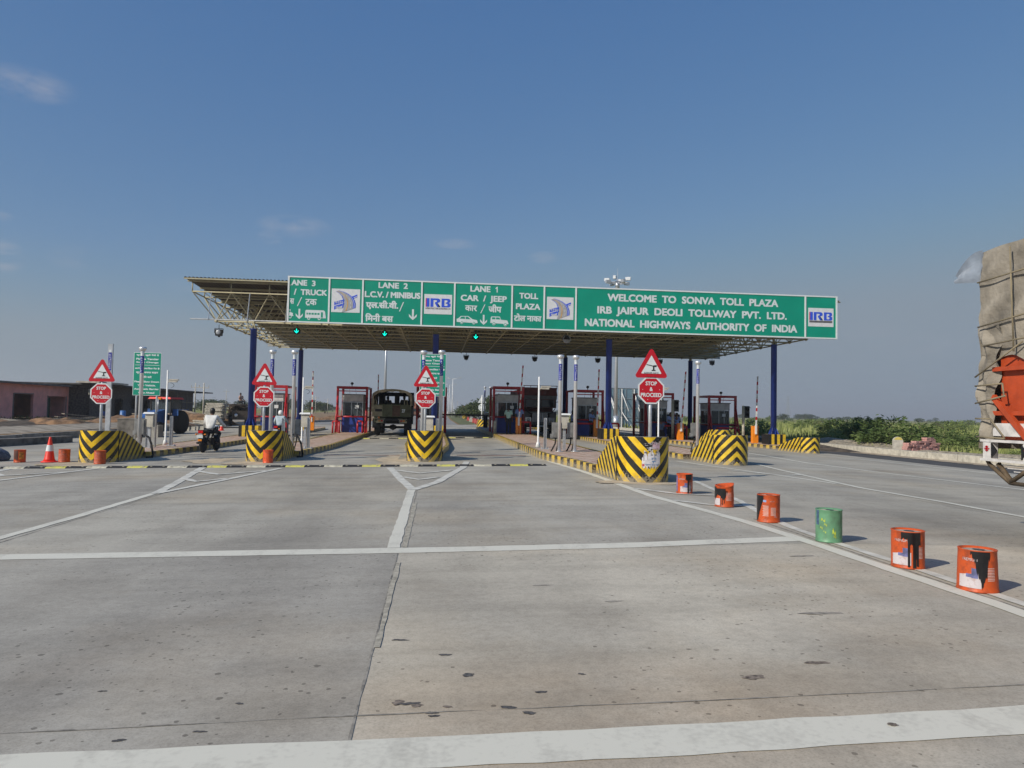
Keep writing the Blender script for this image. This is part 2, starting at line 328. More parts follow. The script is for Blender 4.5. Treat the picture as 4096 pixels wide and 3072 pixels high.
def soil_mat():
    m = bpy.data.materials.new('soil_and_grass'); m.use_nodes = True; t = m.node_tree; b = t.nodes['Principled BSDF']; b.inputs['Roughness'].default_value = .95; b.inputs['Specular IOR Level'].default_value = .1
    tcn = t.nodes.new('ShaderNodeTexCoord'); P = tcn.outputs['Object']; sp = t.nodes.new('ShaderNodeSeparateXYZ'); t.links.new(P, sp.inputs[0])
    def noise(s, d=5):
        n = t.nodes.new('ShaderNodeTexNoise'); n.inputs['Scale'].default_value = s; n.inputs['Detail'].default_value = d; t.links.new(P, n.inputs['Vector']); return n.outputs[0]
    def ramp(v, e):
        r = t.nodes.new('ShaderNodeValToRGB'); t.links.new(v, r.inputs[0])
        for q, (p, c) in zip(r.color_ramp.elements, e): q.position = p; q.color = (*c, 1)
        return r.outputs[0]
    soil = ramp(noise(.5, 8), [(.3, (.17, .11, .062)), (.65, (.33, .24, .15))])
    grass = ramp(noise(.08, 8), [(.3, (.17, .19, .055)), (.7, (.29, .27, .10))])
    # grass takes over away from the plaza
    r = mth(t, 'MULTIPLY', mth(t, 'SUBTRACT', mth(t, 'ADD', mth(t, 'MAXIMUM', mth(t, 'MULTIPLY', sp.outputs[0], -1.0), mth(t, 'ADD', sp.outputs[0], 21)), mth(t, 'MULTIPLY', noise(.12), 16)), 57), .12, True)
    x = t.nodes.new('ShaderNodeMix'); x.data_type = 'RGBA'; t.links.new(r, x.inputs[0]); t.links.new(soil, x.inputs[6]); t.links.new(grass, x.inputs[7]); t.links.new(x.outputs[2], b.inputs['Base Color'])
    bp = t.nodes.new('ShaderNodeBump'); bp.inputs['Strength'].default_value = .6; bp.inputs['Distance'].default_value = .08; t.links.new(noise(3, 8), bp.inputs['Height']); t.links.new(bp.outputs[0], b.inputs['Normal'])
    return m
soilm = soil_mat()
def tz(x, y):      # gentle unevenness away from the paved plaza
    if -22 < x < 25 : return 0
    a = min(1, (abs(x) - 22) / 20); return .12 * a * (math.sin(x * .21 + y * .13) + math.sin(y * .31 - x * .11))
sheet('ground', XP, [-60, -20, 0, 20, 40, 60, 80, 100, 140, 200, 300, 600, 1500, 6000], -.035, soilm, tz)
sheet('concrete_road', [-20.2, -15, -10, -5, 0, 2.5, 4.6, 7, 12, 17, 19.4], [-12, 0, 20, 40, 60, 84], 0, concm)
asph = M('asphalt', (.085, .083, .082), .9, 0, .12, 1.2, .3, .2)
sheet('asphalt_shoulder', [19.4, 21, 23.0], [-12, 0, 20, 40, 60, 84], -.004, asph)
# beyond the toll plaza the road narrows to a divided highway
def hw(name, xa, xb, mat, dz):
    mb = MB(); rows = [(84, xa[0], xb[0]), (125, xa[1], xb[1]), (400, xa[1] + 3, xb[1] + 3), (900, xa[1] + 22, xb[1] + 22), (3000, xa[1] + 200, xb[1] + 200)]
    for y, a, b in rows: mb.v += [(a, y, g(max(-20, a)) + dz), (b, y, g(b) + dz)]
    for i in range(len(rows) - 1): mb.face((2 * i, 2 * i + 1, 2 * i + 3, 2 * i + 2), 0)
    return tag(mb.build(name, mat), None, None, None, 'structure')
hwm = M('highway_surface', (.24, .235, .22), .9, 0, .08, .3)
hw('highway_left_carriageway', (-20.2, -7.6), (2.6, 2.6), hwm, .012); hw('highway_right_carriageway', (6.6, 6.6), (19.4, 16.4), hwm, .012)
medm = M('median_grass', (.13, .14, .05), .95, 0, .25, .6)
hw('grass_median', (2.9, 2.9), (6.3, 6.3), medm, .03)

def mark_mat():
    m = bpy.data.materials.new('road_paint'); m.use_nodes = True; t = m.node_tree; b = t.nodes['Principled BSDF']; b.inputs['Roughness'].default_value = .7
    tcn = t.nodes.new('ShaderNodeTexCoord')
    def nz(s, l=(1, 1, 1)):
        n = t.nodes.new('ShaderNodeTexNoise'); n.inputs['Scale'].default_value = s; n.inputs['Detail'].default_value = 8; q = t.nodes.new('ShaderNodeMapping'); q.inputs['Scale'].default_value = l; t.links.new(tcn.outputs['Object'], q.inputs[0]); t.links.new(q.outputs[0], n.inputs['Vector']); return n.outputs[0]
    r = t.nodes.new('ShaderNodeValToRGB'); r.color_ramp.elements[0].position = .30; r.color_ramp.elements[0].color = (.43, .41, .35, 1); r.color_ramp.elements[1].position = .50; r.color_ramp.elements[1].color = (.64, .62, .53, 1)
    v = mth(t, 'ADD', mth(t, 'ADD', mth(t, 'MULTIPLY', nz(2.5), .35), mth(t, 'MULTIPLY', nz(5, (1, .12, 1)), .35)), mth(t, 'MULTIPLY', nz(28), .3)); t.links.new(v, r.inputs[0]); t.links.new(r.outputs[0], b.inputs['Base Color']); return m
paint = mark_mat()
oldpaint = M('worn_road_paint', (.60, .585, .52), .8, 0, .14, 5)
def strip(name, pts, w, mat=paint, dz=.004, wob=.009, name2=None):
    pts = [Vector((x, y)) for x, y in pts]; P = []
    for a, b in zip(pts[:-1], pts[1:]):
        n = max(1, int((b - a).length / .22))
        P += [a.lerp(b, i / n) for i in range(n)]
    P.append(pts[-1]); mb = MB()
    for i, p in enumerate(P):
        d = (P[min(i + 1, len(P) - 1)] - P[max(i - 1, 0)]).normalized(); nrm = Vector((-d.y, d.x))
        ww = w[0] + (w[1] - w[0]) * i / (len(P) - 1) if isinstance(w, tuple) else w
        for s in (1, -1):
            q = p + nrm * s * (ww / 2 + rnd.uniform(-wob, wob)); mb.v.append((q.x, q.y, g(q.x) + dz))
    for i in range(len(P) - 1): mb.face((2 * i, 2 * i + 1, 2 * i + 3, 2 * i + 2), 0)
    return tag(mb.build(name, mat), None, None, None, 'structure')
L = 'lane_line'
strip('stop_line', [(-9, 3.41), (-.4, 3.40), (1.2, 3.405), (9, 3.6)], (.31, .31), paint, .004)
strip('transverse_line', [(-14, 8.3), (-4.5, 8.26), (0, 8.25), (2.3, 8.33), (4.52, 8.58)], .30, paint, .004)
strip(L, [(-.44, 8.41), (-.43, 14.6)], .15, paint, .006)
strip(L, [(-.40, 14.5), (-.72, 16.6), (-1.2, 20.2)], .19, oldpaint, .008); strip(L, [(-.40, 14.5), (.08, 16.0), (.8, 20.1), (1.0, 22.4)], .19, oldpaint, .010)
strip('chevron_marking', [(-1.0, 19.3), (-.34, 18.3), (.5, 19.2)], .17, oldpaint, .012); strip('chevron_marking', [(-.72, 17.3), (-.33, 16.6), (.09, 17.2)], .16, oldpaint, .012)
strip(L, [(-5.25, 8.42), (-5.18, 11.4), (-5.2, 14.4)], .15, paint, .006)
strip(L, [(-5.15, 14.2), (-5.5, 16.4), (-6.3, 20.8)], .19, oldpaint, .008); strip(L, [(-5.15, 14.2), (-4.7, 16.6), (-4.1, 20.2)], .16, oldpaint, .010)
strip('chevron_marking', [(-6.05, 19.4), (-5.2, 18.3), (-4.3, 19.4)], .17, oldpaint, .012); strip('chevron_marking', [(-5.6, 17.2), (-5.15, 16.5), (-4.7, 17.2)], .16, oldpaint, .012)
strip(L, [(-10.05, 8.42), (-10.1, 14.4)], .15, paint, .006)
strip(L, [(-10.1, 14.2), (-10.5, 16.4), (-11.1, 20.4)], .19, oldpaint, .008); strip(L, [(-10.1, 14.2), (-9.6, 16.6), (-8.9, 20.4)], .16, oldpaint, .010)
strip('chevron_marking', [(-11, 19.4), (-10.1, 18.3), (-9.1, 19.4)], .17, oldpaint, .012); strip('chevron_marking', [(-10.5, 17.2), (-10.1, 16.5), (-9.6, 17.2)], .16, oldpaint, .012)
strip('median_line', [(3.55, 22.6), (3.85, 18.5), (3.94, 16), (4.0, 13.1), (4.2, 11.6), (4.42, 9.9), (4.49, 8.6), (4.53, 6.8), (4.57, 5.6), (4.6, 2)], .17, paint, .006)
strip('median_line', [(6.2, 17.5), (5.42, 12.5), (5.07, 10.9), (4.84, 9.5), (4.80, 8.2), (4.83, 7), (4.82, 5.6), (4.84, 2)], .13, oldpaint, .008)
strip('chevron_marking', [(4.05, 14.4), (4.6, 13.4), (5.6, 13.2)], .14, oldpaint, .010); strip('chevron_marking', [(4.2, 12.4), (4.6, 11.8), (5.2, 11.7)], .13, oldpaint, .010)
strip(L, [(8.2, 24), (8.5, 22.2), (9.2, 19.2), (9.65, 16.6)], .16, paint, .006); strip(L, [(10.8, 23.5), (10.4, 21), (9.87, 17.2), (9.68, 15.6), (9.78, 13), (9.7, 10.5), (9.7, 3)], .15, paint, .008)
strip('chevron_marking', [(8.5, 20.2), (9.4, 18.7), (10.1, 19.2)], .13, oldpaint, .010)
strip(L, [(14.5, 34), (13.5, 25), (13.7, 21), (14.3, 16.4), (14.3, 4)], .16, paint, .006)
strip('edge_line', [(17.4, 31.5), (18.15, 28), (18.2, 21.8), (18.2, 4)], .16, paint, .006)
redp = M('faded_red_paint', (.26, .12, .105), .85, 0, .2, 5)
strip('red_stop_line', [(-3.85, 26.1), (-1.2, 25.8)], .2, redp, .006, .02); strip('red_stop_line', [(.8, 25.7), (3.2, 25.3)], .2, redp, .006, .02)
crackm = M('joint_sealant', (.27, .25, .215), .9, 0, .3, 12)
patchm = M('mortar_patch', (.40, .37, .30), .95, 0, .22, 14, .2)
strip('expansion_joint', [(-.37, -2), (-.37, 8.1)], .012, crackm, .003, .004); strip('expansion_joint', [(-.33, 8.42), (-.32, 14.8)], .016, crackm, .003, .008)
strip('mortar_joint', [(-.345, 4.9), (-.34, 7.6)], (.03, .055), patchm, .0055, .007); strip('mortar_joint', [(-.31, 8.42), (-.30, 12.5)], .06, patchm, .0045, .007)
strip('expansion_joint', [(-9, 3.80), (-2, 3.79), (-.4, 3.83), (2, 3.85), (8, 4.0)], .008, crackm, .003, .006)
strip('expansion_joint', [(4.66, 10.2), (4.67, 8), (4.70, 2)], .03, crackm, .003, .006)
strip('expansion_joint', [(-5.05, 8.4), (-5.05, 20)], .012, crackm, .003, .006); strip('expansion_joint', [(9.4, 16), (9.4, 3)], .012, crackm, .003, .006)
for yy in (12.7, 17.2): strip('expansion_joint', [(-16, yy), (4.3, yy)], .008, crackm, .002, .004)
# oil blots seen in the foreground
oil = M('oil_stain', (.10, .093, .086), .75, 0, .3, 40); oil2 = M('brown_stain', (.22, .18, .145), .9, 0, .4, 30)
oil3 = M('faint_stain', (.30, .275, .235), .9, 0, .2, 20)
def blot(x, y, w, h, mat, seed, dz=.0022):
    q = random.Random(seed); n = 26; mb = MB(); ph = [q.uniform(0, 6.28) for _ in range(4)]
    mb.poly([(x + w * math.cos(a) * k, y + h * math.sin(a) * k, g(x) + dz) for a, k in ((2 * math.pi * i / n, 1 + .22 * math.sin(2 * 2 * math.pi * i / n + ph[0]) + .12 * math.sin(5 * 2 * math.pi * i / n + ph[1]) + q.uniform(-.12, .12)) for i in range(n))])
    return tag(mb.build('oil_stain', mat), None, None, None, 'structure')
for i, (x, y, w, h, mt) in enumerate(((-.16, 3.98, .035, .03, oil2), (-.1, 3.96, .05, .02, oil), (-.06, 3.93, .03, .02, oil2), (.02, 3.83, .028, .018, oil), (.03, 3.79, .025, .015, oil), (.1, 3.9, .03, .012, oil2), (.23, 4.35, .04, .025, oil), (.1, 4.72, .035, .022, oil), (.62, 4.05, .03, .018, oil),
                                      (.42, 3.86, .04, .02, oil), (.52, 3.78, .035, .018, oil), (-.2, 5.05, .05, .02, oil), (.9, 4.3, .02, .015, oil), (2.4, 4.35, .07, .03, oil2), (1.9, 4.15, .06, .04, oil2), (-1.45, 3.66, .03, .014, oil), (-1.1, 3.72, .03, .012, oil), (-1.0, 4.05, .02, .012, oil), (-1.8, 4.3, .02, .012, oil),
                                      (3.05, 5.4, .28, .025, oil3), (1.5, 5.9, .08, .02, oil3), (4.0, 7.55, .12, .05, oil3), (1.0, 6.5, .1, .02, oil3), (10.2, 10.5, .7, .12, oil3), (2.3, 3.45, .03, .015, oil2), (3.4, 3.5, .04, .02, oil))):
    blot(x, y, w, h, mt, i, .0085 if y < 3.6 else .0022)
# sand blown against the island noses
sand = M('blown_sand', (.50, .42, .31), .95, 0, .15, 3, .3, .1)
for i, (x, y, w, h) in enumerate(((-.9, 22.4, .75, 1.6), (-5.0, 22.0, 1.0, .9), (-1.35, 24.2, .4, 2.2), (-9.8, 22, 1.1, .9), (-6.6, 23.5, 1.0, 1.0), (4.5, 15.6, .9, .45))):
    o = blot(x, y, w, h, sand, 70 + i, .003); o.name = 'sand_patch'

# ------------------------------------------------------------------ rubber speed humps
def hump(label, x0, x1, y, first):
    t = thing('speed_hump', label, 'speed bump', ((x0 + x1) / 2, y, g((x0 + x1) / 2)))
    n = int((x1 - x0) / .52); cx = (x0 + x1) / 2
    for i in range(n):
        xa = x0 + i * .52; xm = xa + .26; mb = MB(); k = (i + first) % 4
        pr = [(-.17, 0), (-.13, .028), (-.05, .045), (.05, .045), (.13, .028), (.17, 0)]
        for e in range(5):
            (ya, za), (yb, zb) = pr[e], pr[e + 1]
            mb.poly([(xa + .008 - cx, ya, za), (xa + .512 - cx, ya, za), (xa + .512 - cx, yb, zb), (xa + .008 - cx, yb, zb)])
        for e in ((xa + .008), (xa + .512)): mb.poly([(e - cx, a, b) for a, b in pr])
        for s in (.1, .42): mb.box((xa + s - cx, -.10, .040), (.05, .03, .012), 1)
        mt = rubber if k % 2 == 0 else (humpy if (k == 1 or first == 9) else humpw)
        o = mb.build('rubber_segment', [mt, humpw], t); o.location.z = g(xm) - g(cx)
humpy = M('worn_yellow_rubber', (.50, .47, .10), .8, 0, .25, 8, 0, .5, (.30, .28, .17)); humpw = M('worn_white_rubber', (.52, .49, .38), .8, 0, .2, 8)
hump('yellow and black rubber speed bump across all the near lanes before the striped blocks', -20.2, 3.7, 20.75, 2)
hump('short yellow and black speed bump in front of the army truck', -4.1, -1.2, 41.2, 1)
hump('short pale and black speed bump across the lane right of the army truck', .7, 3.75, 42.2, 1)

# ------------------------------------------------------------------ traffic islands
def paver_mat():
    m = bpy.data.materials.new('zigzag_pavers'); m.use_nodes = True; t = m.node_tree; b = t.nodes['Principled BSDF']; b.inputs['Roughness'].default_value = .85
    tcn = t.nodes.new('ShaderNodeTexCoord'); sp = t.nodes.new('ShaderNodeSeparateXYZ'); t.links.new(tcn.outputs['Object'], sp.inputs[0])
    zz = mth(t, 'MULTIPLY', mth(t, 'PINGPONG', sp.outputs[0], .12), .5)
    k = mth(t, 'FRACT', mth(t, 'DIVIDE', mth(t, 'ADD', sp.outputs[1], zz), .5)); k = mth(t, 'GREATER_THAN', k, .5)
    n = t.nodes.new('ShaderNodeTexNoise'); n.inputs['Scale'].default_value = 4; n.inputs['Detail'].default_value = 6; t.links.new(tcn.outputs['Object'], n.inputs['Vector'])
    a = t.nodes.new('ShaderNodeValToRGB'); t.links.new(n.outputs[0], a.inputs[0]); a.color_ramp.elements[0].position = .3; a.color_ramp.elements[0].color = (.62, .58, .5, 1); a.color_ramp.elements[1].position = .6
    x = t.nodes.new('ShaderNodeMix'); x.data_type = 'RGBA'; x.inputs[6].default_value = (.56, .52, .42, 1); x.inputs[7].default_value = (.46, .21, .14, 1); t.links.new(k, x.inputs[0])
    y = t.nodes.new('ShaderNodeMix'); y.data_type = 'RGBA'; y.blend_type = 'MULTIPLY'; y.inputs[0].default_value = 1; t.links.new(x.outputs[2], y.inputs[6]); t.links.new(a.outputs[0], y.inputs[7]); t.links.new(y.outputs[2], b.inputs['Base Color']); return m
paverm = paver_mat()
def island(cx, y0, y1, hw0, hw1, label, yramp=6.0, wl=None):
    L_, Rr = [], []
    n = 14
    ys = [y0 + yramp * i / 6 for i in range(7)] + [y0 + yramp + (y1 - 3 - y0 - yramp) * i / 5 for i in range(1, 6)] + [y1]
    for y in ys:
        t_ = min(1, (y - y0) / yramp); w = hw0 + (hw1 - hw0) * (3 * t_ * t_ - 2 * t_ ** 3)
        if y > y1 - 3.1: w = hw1 - (hw1 - .5) * max(0, (y - y1 + 3) / 3)
        L_.append((cx - w, y)); Rr.append((cx + w, y))
    out = L_ + Rr[::-1]; z0 = g(cx); H = .2; kw = .14
    def inn(x, y): return (x + (kw if x < cx else -kw), min(max(y, y0 + .02), y1 - kw))
    mb = MB(); s = 0; N = len(out)
    for i in range(N):
        a, b = out[i], out[(i + 1) % N]; d = math.dist(a, b); ai, bi = inn(*a), inn(*b)
        mb.poly([(a[0] - cx, a[1] - y0, g(a[0]) - z0 - .01), (b[0] - cx, b[1] - y0, g(b[0]) - z0 - .01), (b[0] - cx, b[1] - y0, H), (a[0] - cx, a[1] - y0, H)], 0, [(0, s), (0, s + d), (0, s + d), (0, s)])
        mb.poly([(a[0] - cx, a[1] - y0, H), (b[0] - cx, b[1] - y0, H), (bi[0] - cx, bi[1] - y0, H), (ai[0] - cx, ai[1] - y0, H)], 0, [(0, s), (0, s + d), (0, s + d), (0, s)])
        s += d
    t = thing('traffic_island', label, 'traffic island', (cx, y0, z0), kind='structure')
    mb.build('kerb', kerbm, t)
    pv = MB(); pts = [inn(*p) for p in L_], [inn(*p) for p in Rr]
    for i in range(len(L_) - 1):
        a, b, c, d = pts[0][i], pts[1][i], pts[1][i + 1], pts[0][i + 1]
        pv.poly([(q[0] - cx, q[1] - y0, H - .012) for q in (a, b, c, d)])
    pv.build('paving', paverm, t)
    return t
island(-9.9, 25.1, 64, .6, .95, 'paved island with striped kerb on the far left of the plaza')
island(-5.1, 25.2, 64, .6, .95, 'paved island with striped kerb left of the army truck')
island(-.3, 24.9, 64, .6, .92, 'paved island behind the middle striped block')
island(4.62, 18.2, 64, .62, 1.15, 'long paved island with bright striped kerb behind the postered block')
island(9.75, 25.2, 64, 1.0, 1.05, 'paved island behind the second block from the right')
island(14.5, 37.2, 64, .6, .95, 'paved island with the orange barrier box behind the second right block')
island(18.9, 35.6, 64, .5, .98, 'rightmost paved island carrying the last blue column')

# ------------------------------------------------------------------ striped crash blocks
capm = M('cement_cap', (.36, .34, .30), .9, 0, .2, 6, .3)
def block(x, y, label, R=.54, H=.95, inv=False, tail=2.0, mat=stripe, side='both', hend=.32):
    t = thing('crash_block', label, 'striped block', (x, y, g(x)), group='striped crash blocks at the island noses')
    sg = -1 if not inv else 1; ph = -H + .365 * .5 if not inv else 0.335 * .25
    mb = MB(); n = 28
    def V(s, z): return (s, z + sg * abs(s) + 8.0 + ph)
    for i in range(n):
        a0, a1 = -math.pi / 2 + math.pi * i / n, -math.pi / 2 + math.pi * (i + 1) / n
        for z0, z1 in ((0, H * .5), (H * .5, H)):
            P = [(R * math.sin(a), -R * math.cos(a), z) for a, z in ((a0, z0), (a1, z0), (a1, z1), (a0, z1))]
            mb.poly(P, 0, [V(a * R, z) for a, z in ((a0, z0), (a1, z0), (a1, z1), (a0, z1))])
    for s in (-1, 1): mb.tube((s * (R + .004), -.0, 0), (s * (R + .004), 0, H), .012, 6, 1)
    o = mb.build('chevron_panel', [mat, rubber], t)
    # ramped wall behind, same stripes carried along both flanks
    tb = MB(); m_ = 10
    def top(y_): k = min(1, max(0, (y_ - .25) / (tail - .25))); return H - (H - hend) * (k ** 1.15)
    for s in (-1, 1):
        for i in range(m_):
            ya, yb = tail * i / m_, tail * (i + 1) / m_
            P = [(s * R, ya, 0), (s * R, yb, 0), (s * R, yb, top(yb) - .01), (s * R, ya, top(ya) - .01)]
            q = R * math.pi / 2
            tb.poly(P if s > 0 else P[::-1], 0, [V(q + yy, zz) for yy, zz in ((ya, 0), (yb, 0), (yb, top(yb)), (ya, top(ya)))] if s > 0 else [V(q + yy, zz) for yy, zz in ((ya, top(ya)), (yb, top(yb)), (yb, 0), (ya, 0))])
    for i in range(m_):
        ya, yb = tail * i / m_, tail * (i + 1) / m_
        tb.poly([(-R, ya, top(ya) - .01), (R, ya, top(ya) - .01), (R, yb, top(yb) - .01), (-R, yb, top(yb) - .01)], 1)
    tb.poly([(-R, tail, 0), (R, tail, 0), (R, tail, hend - .01), (-R, tail, hend - .01)], 1)
    tb.build('ramp_wall', [stripe_old if mat is stripe else mat, capm], t)
    cp = MB(); cp.poly([(R * .98 * math.sin(-math.pi / 2 + math.pi * i / n), -R * .98 * math.cos(-math.pi / 2 + math.pi * i / n), H - .015) for i in range(n + 1)] ); cp.build('cement_cap', capm, t)
    return t
block(-10.03, 23.1, 'yellow and black V striped block under the leftmost stop sign', tail=2.0)
block(-5.23, 23.2, 'yellow and black V striped block left of the army truck, red drum before it')
block(-.3, 23.0, 'yellow and black V striped block between the two open lanes')
b4 = block(4.72, 16.2, 'nearest and largest looking striped block, with a torn poster on it', R=.59, H=1.0)
block(9.7, 23.1, 'striped block with upward pointing chevrons right of the postered one', .56, .97, True, mat=stripe_old, tail=2.1)
block(14.35, 35.3, 'half hidden striped block behind the one with upward chevrons', .5, .98, True, mat=stripe_old)
block(18.35, 34.0, 'small low striped block farthest to the right near the last column', .46, .76, True, mat=stripe_old, tail=2.4, hend=.25)
# torn poster pasted on the near block
pm = M('poster_paper', (.66, .64, .66), .8, 0, .14, 14); pink = M('poster_pink', (.62, .42, .47), .8, 0, .2, 10); bluei = M('poster_blue_ink', (.10, .22, .42), .8)
t = thing('torn_poster', 'torn white paper poster pasted on the nearest striped block', 'poster', (4.72, 16.2, g(4.72)))
mb = MB(); q = random.Random(3); Rw = .595
def wrapq(mb, s0, s1, z0, z1, r, mi=0):
    mb.poly([(r * math.sin(s / Rw), -r * math.cos(s / Rw), z) for s, z in ((s0, z0), (s1, z0), (s1, z1), (s0, z1))], mi)
for i in range(46):
    s = -.17 + i * .0092; u = i / 45
    lo = .33 + .03 * math.sin(i * .9) + q.uniform(-.015, .015) + (.05 if u > .85 else 0); hi = .66 + .05 * math.sin(i * .35) + q.uniform(-.03, .03) - (.12 if u < .1 else 0)
    if i % 9 == 4: hi -= .1
    wrapq(mb, s - .17 * 0, s + .0094, lo, hi, Rw + .003)
    if .55 < u < 1: wrapq(mb, s, s + .0094, .74 + q.uniform(-.03, .02), .88 + q.uniform(-.05, .03), Rw + .003, 1)
for i in range(30): s = q.uniform(-.12, .26); z = q.uniform(.7, .9); wrapq(mb, s, s + q.uniform(.02, .09), z, z + .008, Rw + .005)
mb.build('paper', [pm, pink], t)
mb = MB()
for s, z, w, h, mi in ((.02, .60, .05, .016, 0), (.115, .60, .05, .016, 0), (.05, .46, .09, .018, 1), (.045, .50, .016, .04, 1), (.135, .50, .016, .04, 1), (.05, .535, .10, .013, 1), (-.12, .645, .06, .03, 0), (.13, .66, .05, .03, 0), (.07, .425, .02, .05, 1), (-.165, .36, .05, .05, 2)):
    wrapq(mb, s, s + w, z, z + h, Rw + .006, mi)
puttext(mb, 'स्वागत हेल्प ग्रुप', -.10, .22, .372, .415, 0, 1, .02, .0004, Rw + .0065); puttext(mb, 'जयपुर देवली', -.06, .12, .340, .356, 0, 0, .01, .0004, Rw + .0065)
mb.build('print', [greytext, bluei, M('poster_red', (.5, .1, .15), .8)], t)

# ------------------------------------------------------------------ toll canopy: space frame on blue columns
CX = [-9.75, -.05, 9.65, 19.35]; MOD = 1.94; ZB, ZT = 6.12, 7.52
t = thing('toll_canopy', 'wide steel space frame canopy over the toll lanes on blue round columns', 'canopy', (4.8, 47, 0)); o0 = Vector((4.8, 47, 0))
mb = MB(); bx = [-9.75 + MOD * i for i in range(-1, 17)]; by = [39.9 + MOD * j * 1.015 for j in range(0, 9)]
tx = [-9.75 + MOD * (i - .5) for i in range(-1, 18)]; ty = [39.9 + MOD * 1.015 * (j - .5) for j in range(0, 10)]
def rel(p): return (p[0] - 4.8, p[1] - 47, p[2])
for y in by:
    mb.tube(rel((bx[0] - .1, y, ZB)), rel((bx[-1] + .1, y, ZB)), .045, 6)
for x in bx: mb.tube(rel((x, by[0], ZB)), rel((x, by[-1], ZB)), .04, 6)
for y in ty: mb.tube(rel((tx[0], y, ZT)), rel((tx[-1], y, ZT)), .04, 6)
for x in tx: mb.tube(rel((x, ty[0], ZT)), rel((x, ty[-1], ZT)), .035, 6)
for x in bx:
    for y in by:
        mb.lathe([(.02, -.09), (.08, -.04), (.08, .04), (.02, .09)], 6, rel((x, y, ZB)))
        for dx in (-.5, .5):
            for dy in (-.5, .5): mb.tube(rel((x, y, ZB)), rel((x + dx * MOD, y + dy * MOD * 1.015, ZT)), .03, 5, cap=False)
mb.build('space_frame', cream, t)
def rz_(y): return 8.16 - .031 * (y - 38.6)
mb = MB()
for y in ty:
    for x in tx: mb.tube(rel((x, y, ZT)), rel((x, y, rz_(y) - .1)), .035, 6)
    mb.box(rel(((tx[0] + tx[-1]) / 2, y, rz_(y) - .08)), (tx[-1] - tx[0] + .5, .07, .10))
mb.build('purlin', cream, t)
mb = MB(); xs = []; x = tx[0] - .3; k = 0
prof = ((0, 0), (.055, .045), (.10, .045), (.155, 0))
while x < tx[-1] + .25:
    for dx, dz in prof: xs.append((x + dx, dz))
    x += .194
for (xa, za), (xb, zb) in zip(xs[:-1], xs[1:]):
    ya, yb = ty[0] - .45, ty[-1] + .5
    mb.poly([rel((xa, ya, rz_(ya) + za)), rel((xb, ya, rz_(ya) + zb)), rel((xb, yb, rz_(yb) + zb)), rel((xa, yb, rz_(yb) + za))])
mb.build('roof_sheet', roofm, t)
eave = MB(); eave.box(rel(((tx[0] + tx[-1]) / 2, ty[0] - .43, rz_(ty[0]) - .035)), (tx[-1] - tx[0] + .6, .05, .07)); eave.build('eave_angle', cream, t)
for i, x in enumerate(CX):
    for y in (39.9, 39.9 + MOD * 1.015 * 7):
        z0 = g(x) + .2; mb = MB(); c = rel((x, y, 0))
        mb.lathe([(.165, z0), (.165, 5.72), (.19, 5.72), (.19, 5.76)], 20, c)
        co = mb.build('column', blue, t)
        mb = MB(); mb.lathe([(.05, 5.76), (.05, ZB)], 8, c)
        for a in range(4): mb.tube((c[0] + .14 * math.cos(a * 1.571 + .78), c[1] + .14 * math.sin(a * 1.571 + .78), 5.76), (c[0], c[1], ZB - .05), .025, 5)
        mb.build('column_head', cream, co)
        mb = MB()
        for a in range(8): 
            an = a * math.pi / 4; mb.prism([(c[0] + .16 * math.cos(an), c[1] + .16 * math.sin(an), z0 + .58), (c[0] + .30 * math.cos(an), c[1] + .30 * math.sin(an), z0 + .57), (c[0] + .30 * math.cos(an), c[1] + .30 * math.sin(an), z0 + .62), (c[0] + .16 * math.cos(an), c[1] + .16 * math.sin(an), z0 + .95)], (.012 * math.sin(an), -.012 * math.cos(an), 0))
        mb.build('base_flange', blue, co)
        mb = MB()
        for k in range(6):
            w = 1.0; mb.box((c[0] - w / 2 + w * (k + .5) / 6, c[1], z0 + .28), (w / 6, .9, .58), (k + 1) % 2)
        mb.build('plinth', [yellow, black], co)
# bird's-mouth cable of lamps along the catwalk tube
cw = MB(); cw.tube(rel((-12.6, 38.55, 6.05)), rel((22.3, 38.55, 6.05)), .035, 6)
for x in [-12.0 + 1.94 * i for i in range(3)]: cw.tube(rel((x + .3, 38.5, 6.05)), rel((x + .3, 38.9, ZT)), .025, 5)
cw.tube(rel((-12.1, 38.9, ZT)), rel((-12.5, 55, 6.3)), .02, 5)
cw.build('catwalk_rail', steel, t)

# ------------------------------------------------------------------ overhead sign along the front of the canopy
SX0, SX1, SY = -7.66, 22.15, 38.2
t = thing('overhead_sign', 'long green overhead direction sign along the front of the canopy', 'sign', (SX0, SY, 6.05)); 
def u2x(px): return -7.66 + (px - 1150) * (29.81 / 2188.) if False else None
import bisect
DV = [(1146, -7.66), (1315, -5.6), (1449, -3.89), (1684, -.84), (1815, .88), (2045, 3.93), (2173, 5.66), (2300, 7.38), (3217, 20.32), (3339, 22.15)]
def pxx(p):       # along-sign coordinate from a measured place on the sign
    for (a, xa), (b, xb) in zip(DV[:-1], DV[1:]):
        if p <= b or b == 3339: return xa + (p - a) * (xb - xa) / (b - a) - SX0
SH = 2.27
def fz_(f): return SH * (1 - f)
div = [x - SX0 for _, x in DV]
names = ['truck lane', 'road emblem on white', 'minibus lane', 'blue letter logo on white', 'car lane', 'toll plaza name', 'second road emblem on white', 'welcome text', 'last blue letter logo on white']
fr = MB(); fr.box((SX1 / 2 - SX0 / 2, 0, SH + .03), (SX1 - SX0 + .1, .10, .07)); fr.box(((SX1 - SX0) / 2, 0, -.03), (SX1 - SX0 + .1, .10, .07))
for d in div: fr.box((d, -.004, SH / 2), (.085, .10, SH + .0))
for i in range(12):
    x = 1.2 + i * 2.5; fr.tube((x, .06, .1), (x, .75, 1.35), .03, 5); fr.tube((x, .06, SH - .2), (x, .8, 1.4), .03, 5)
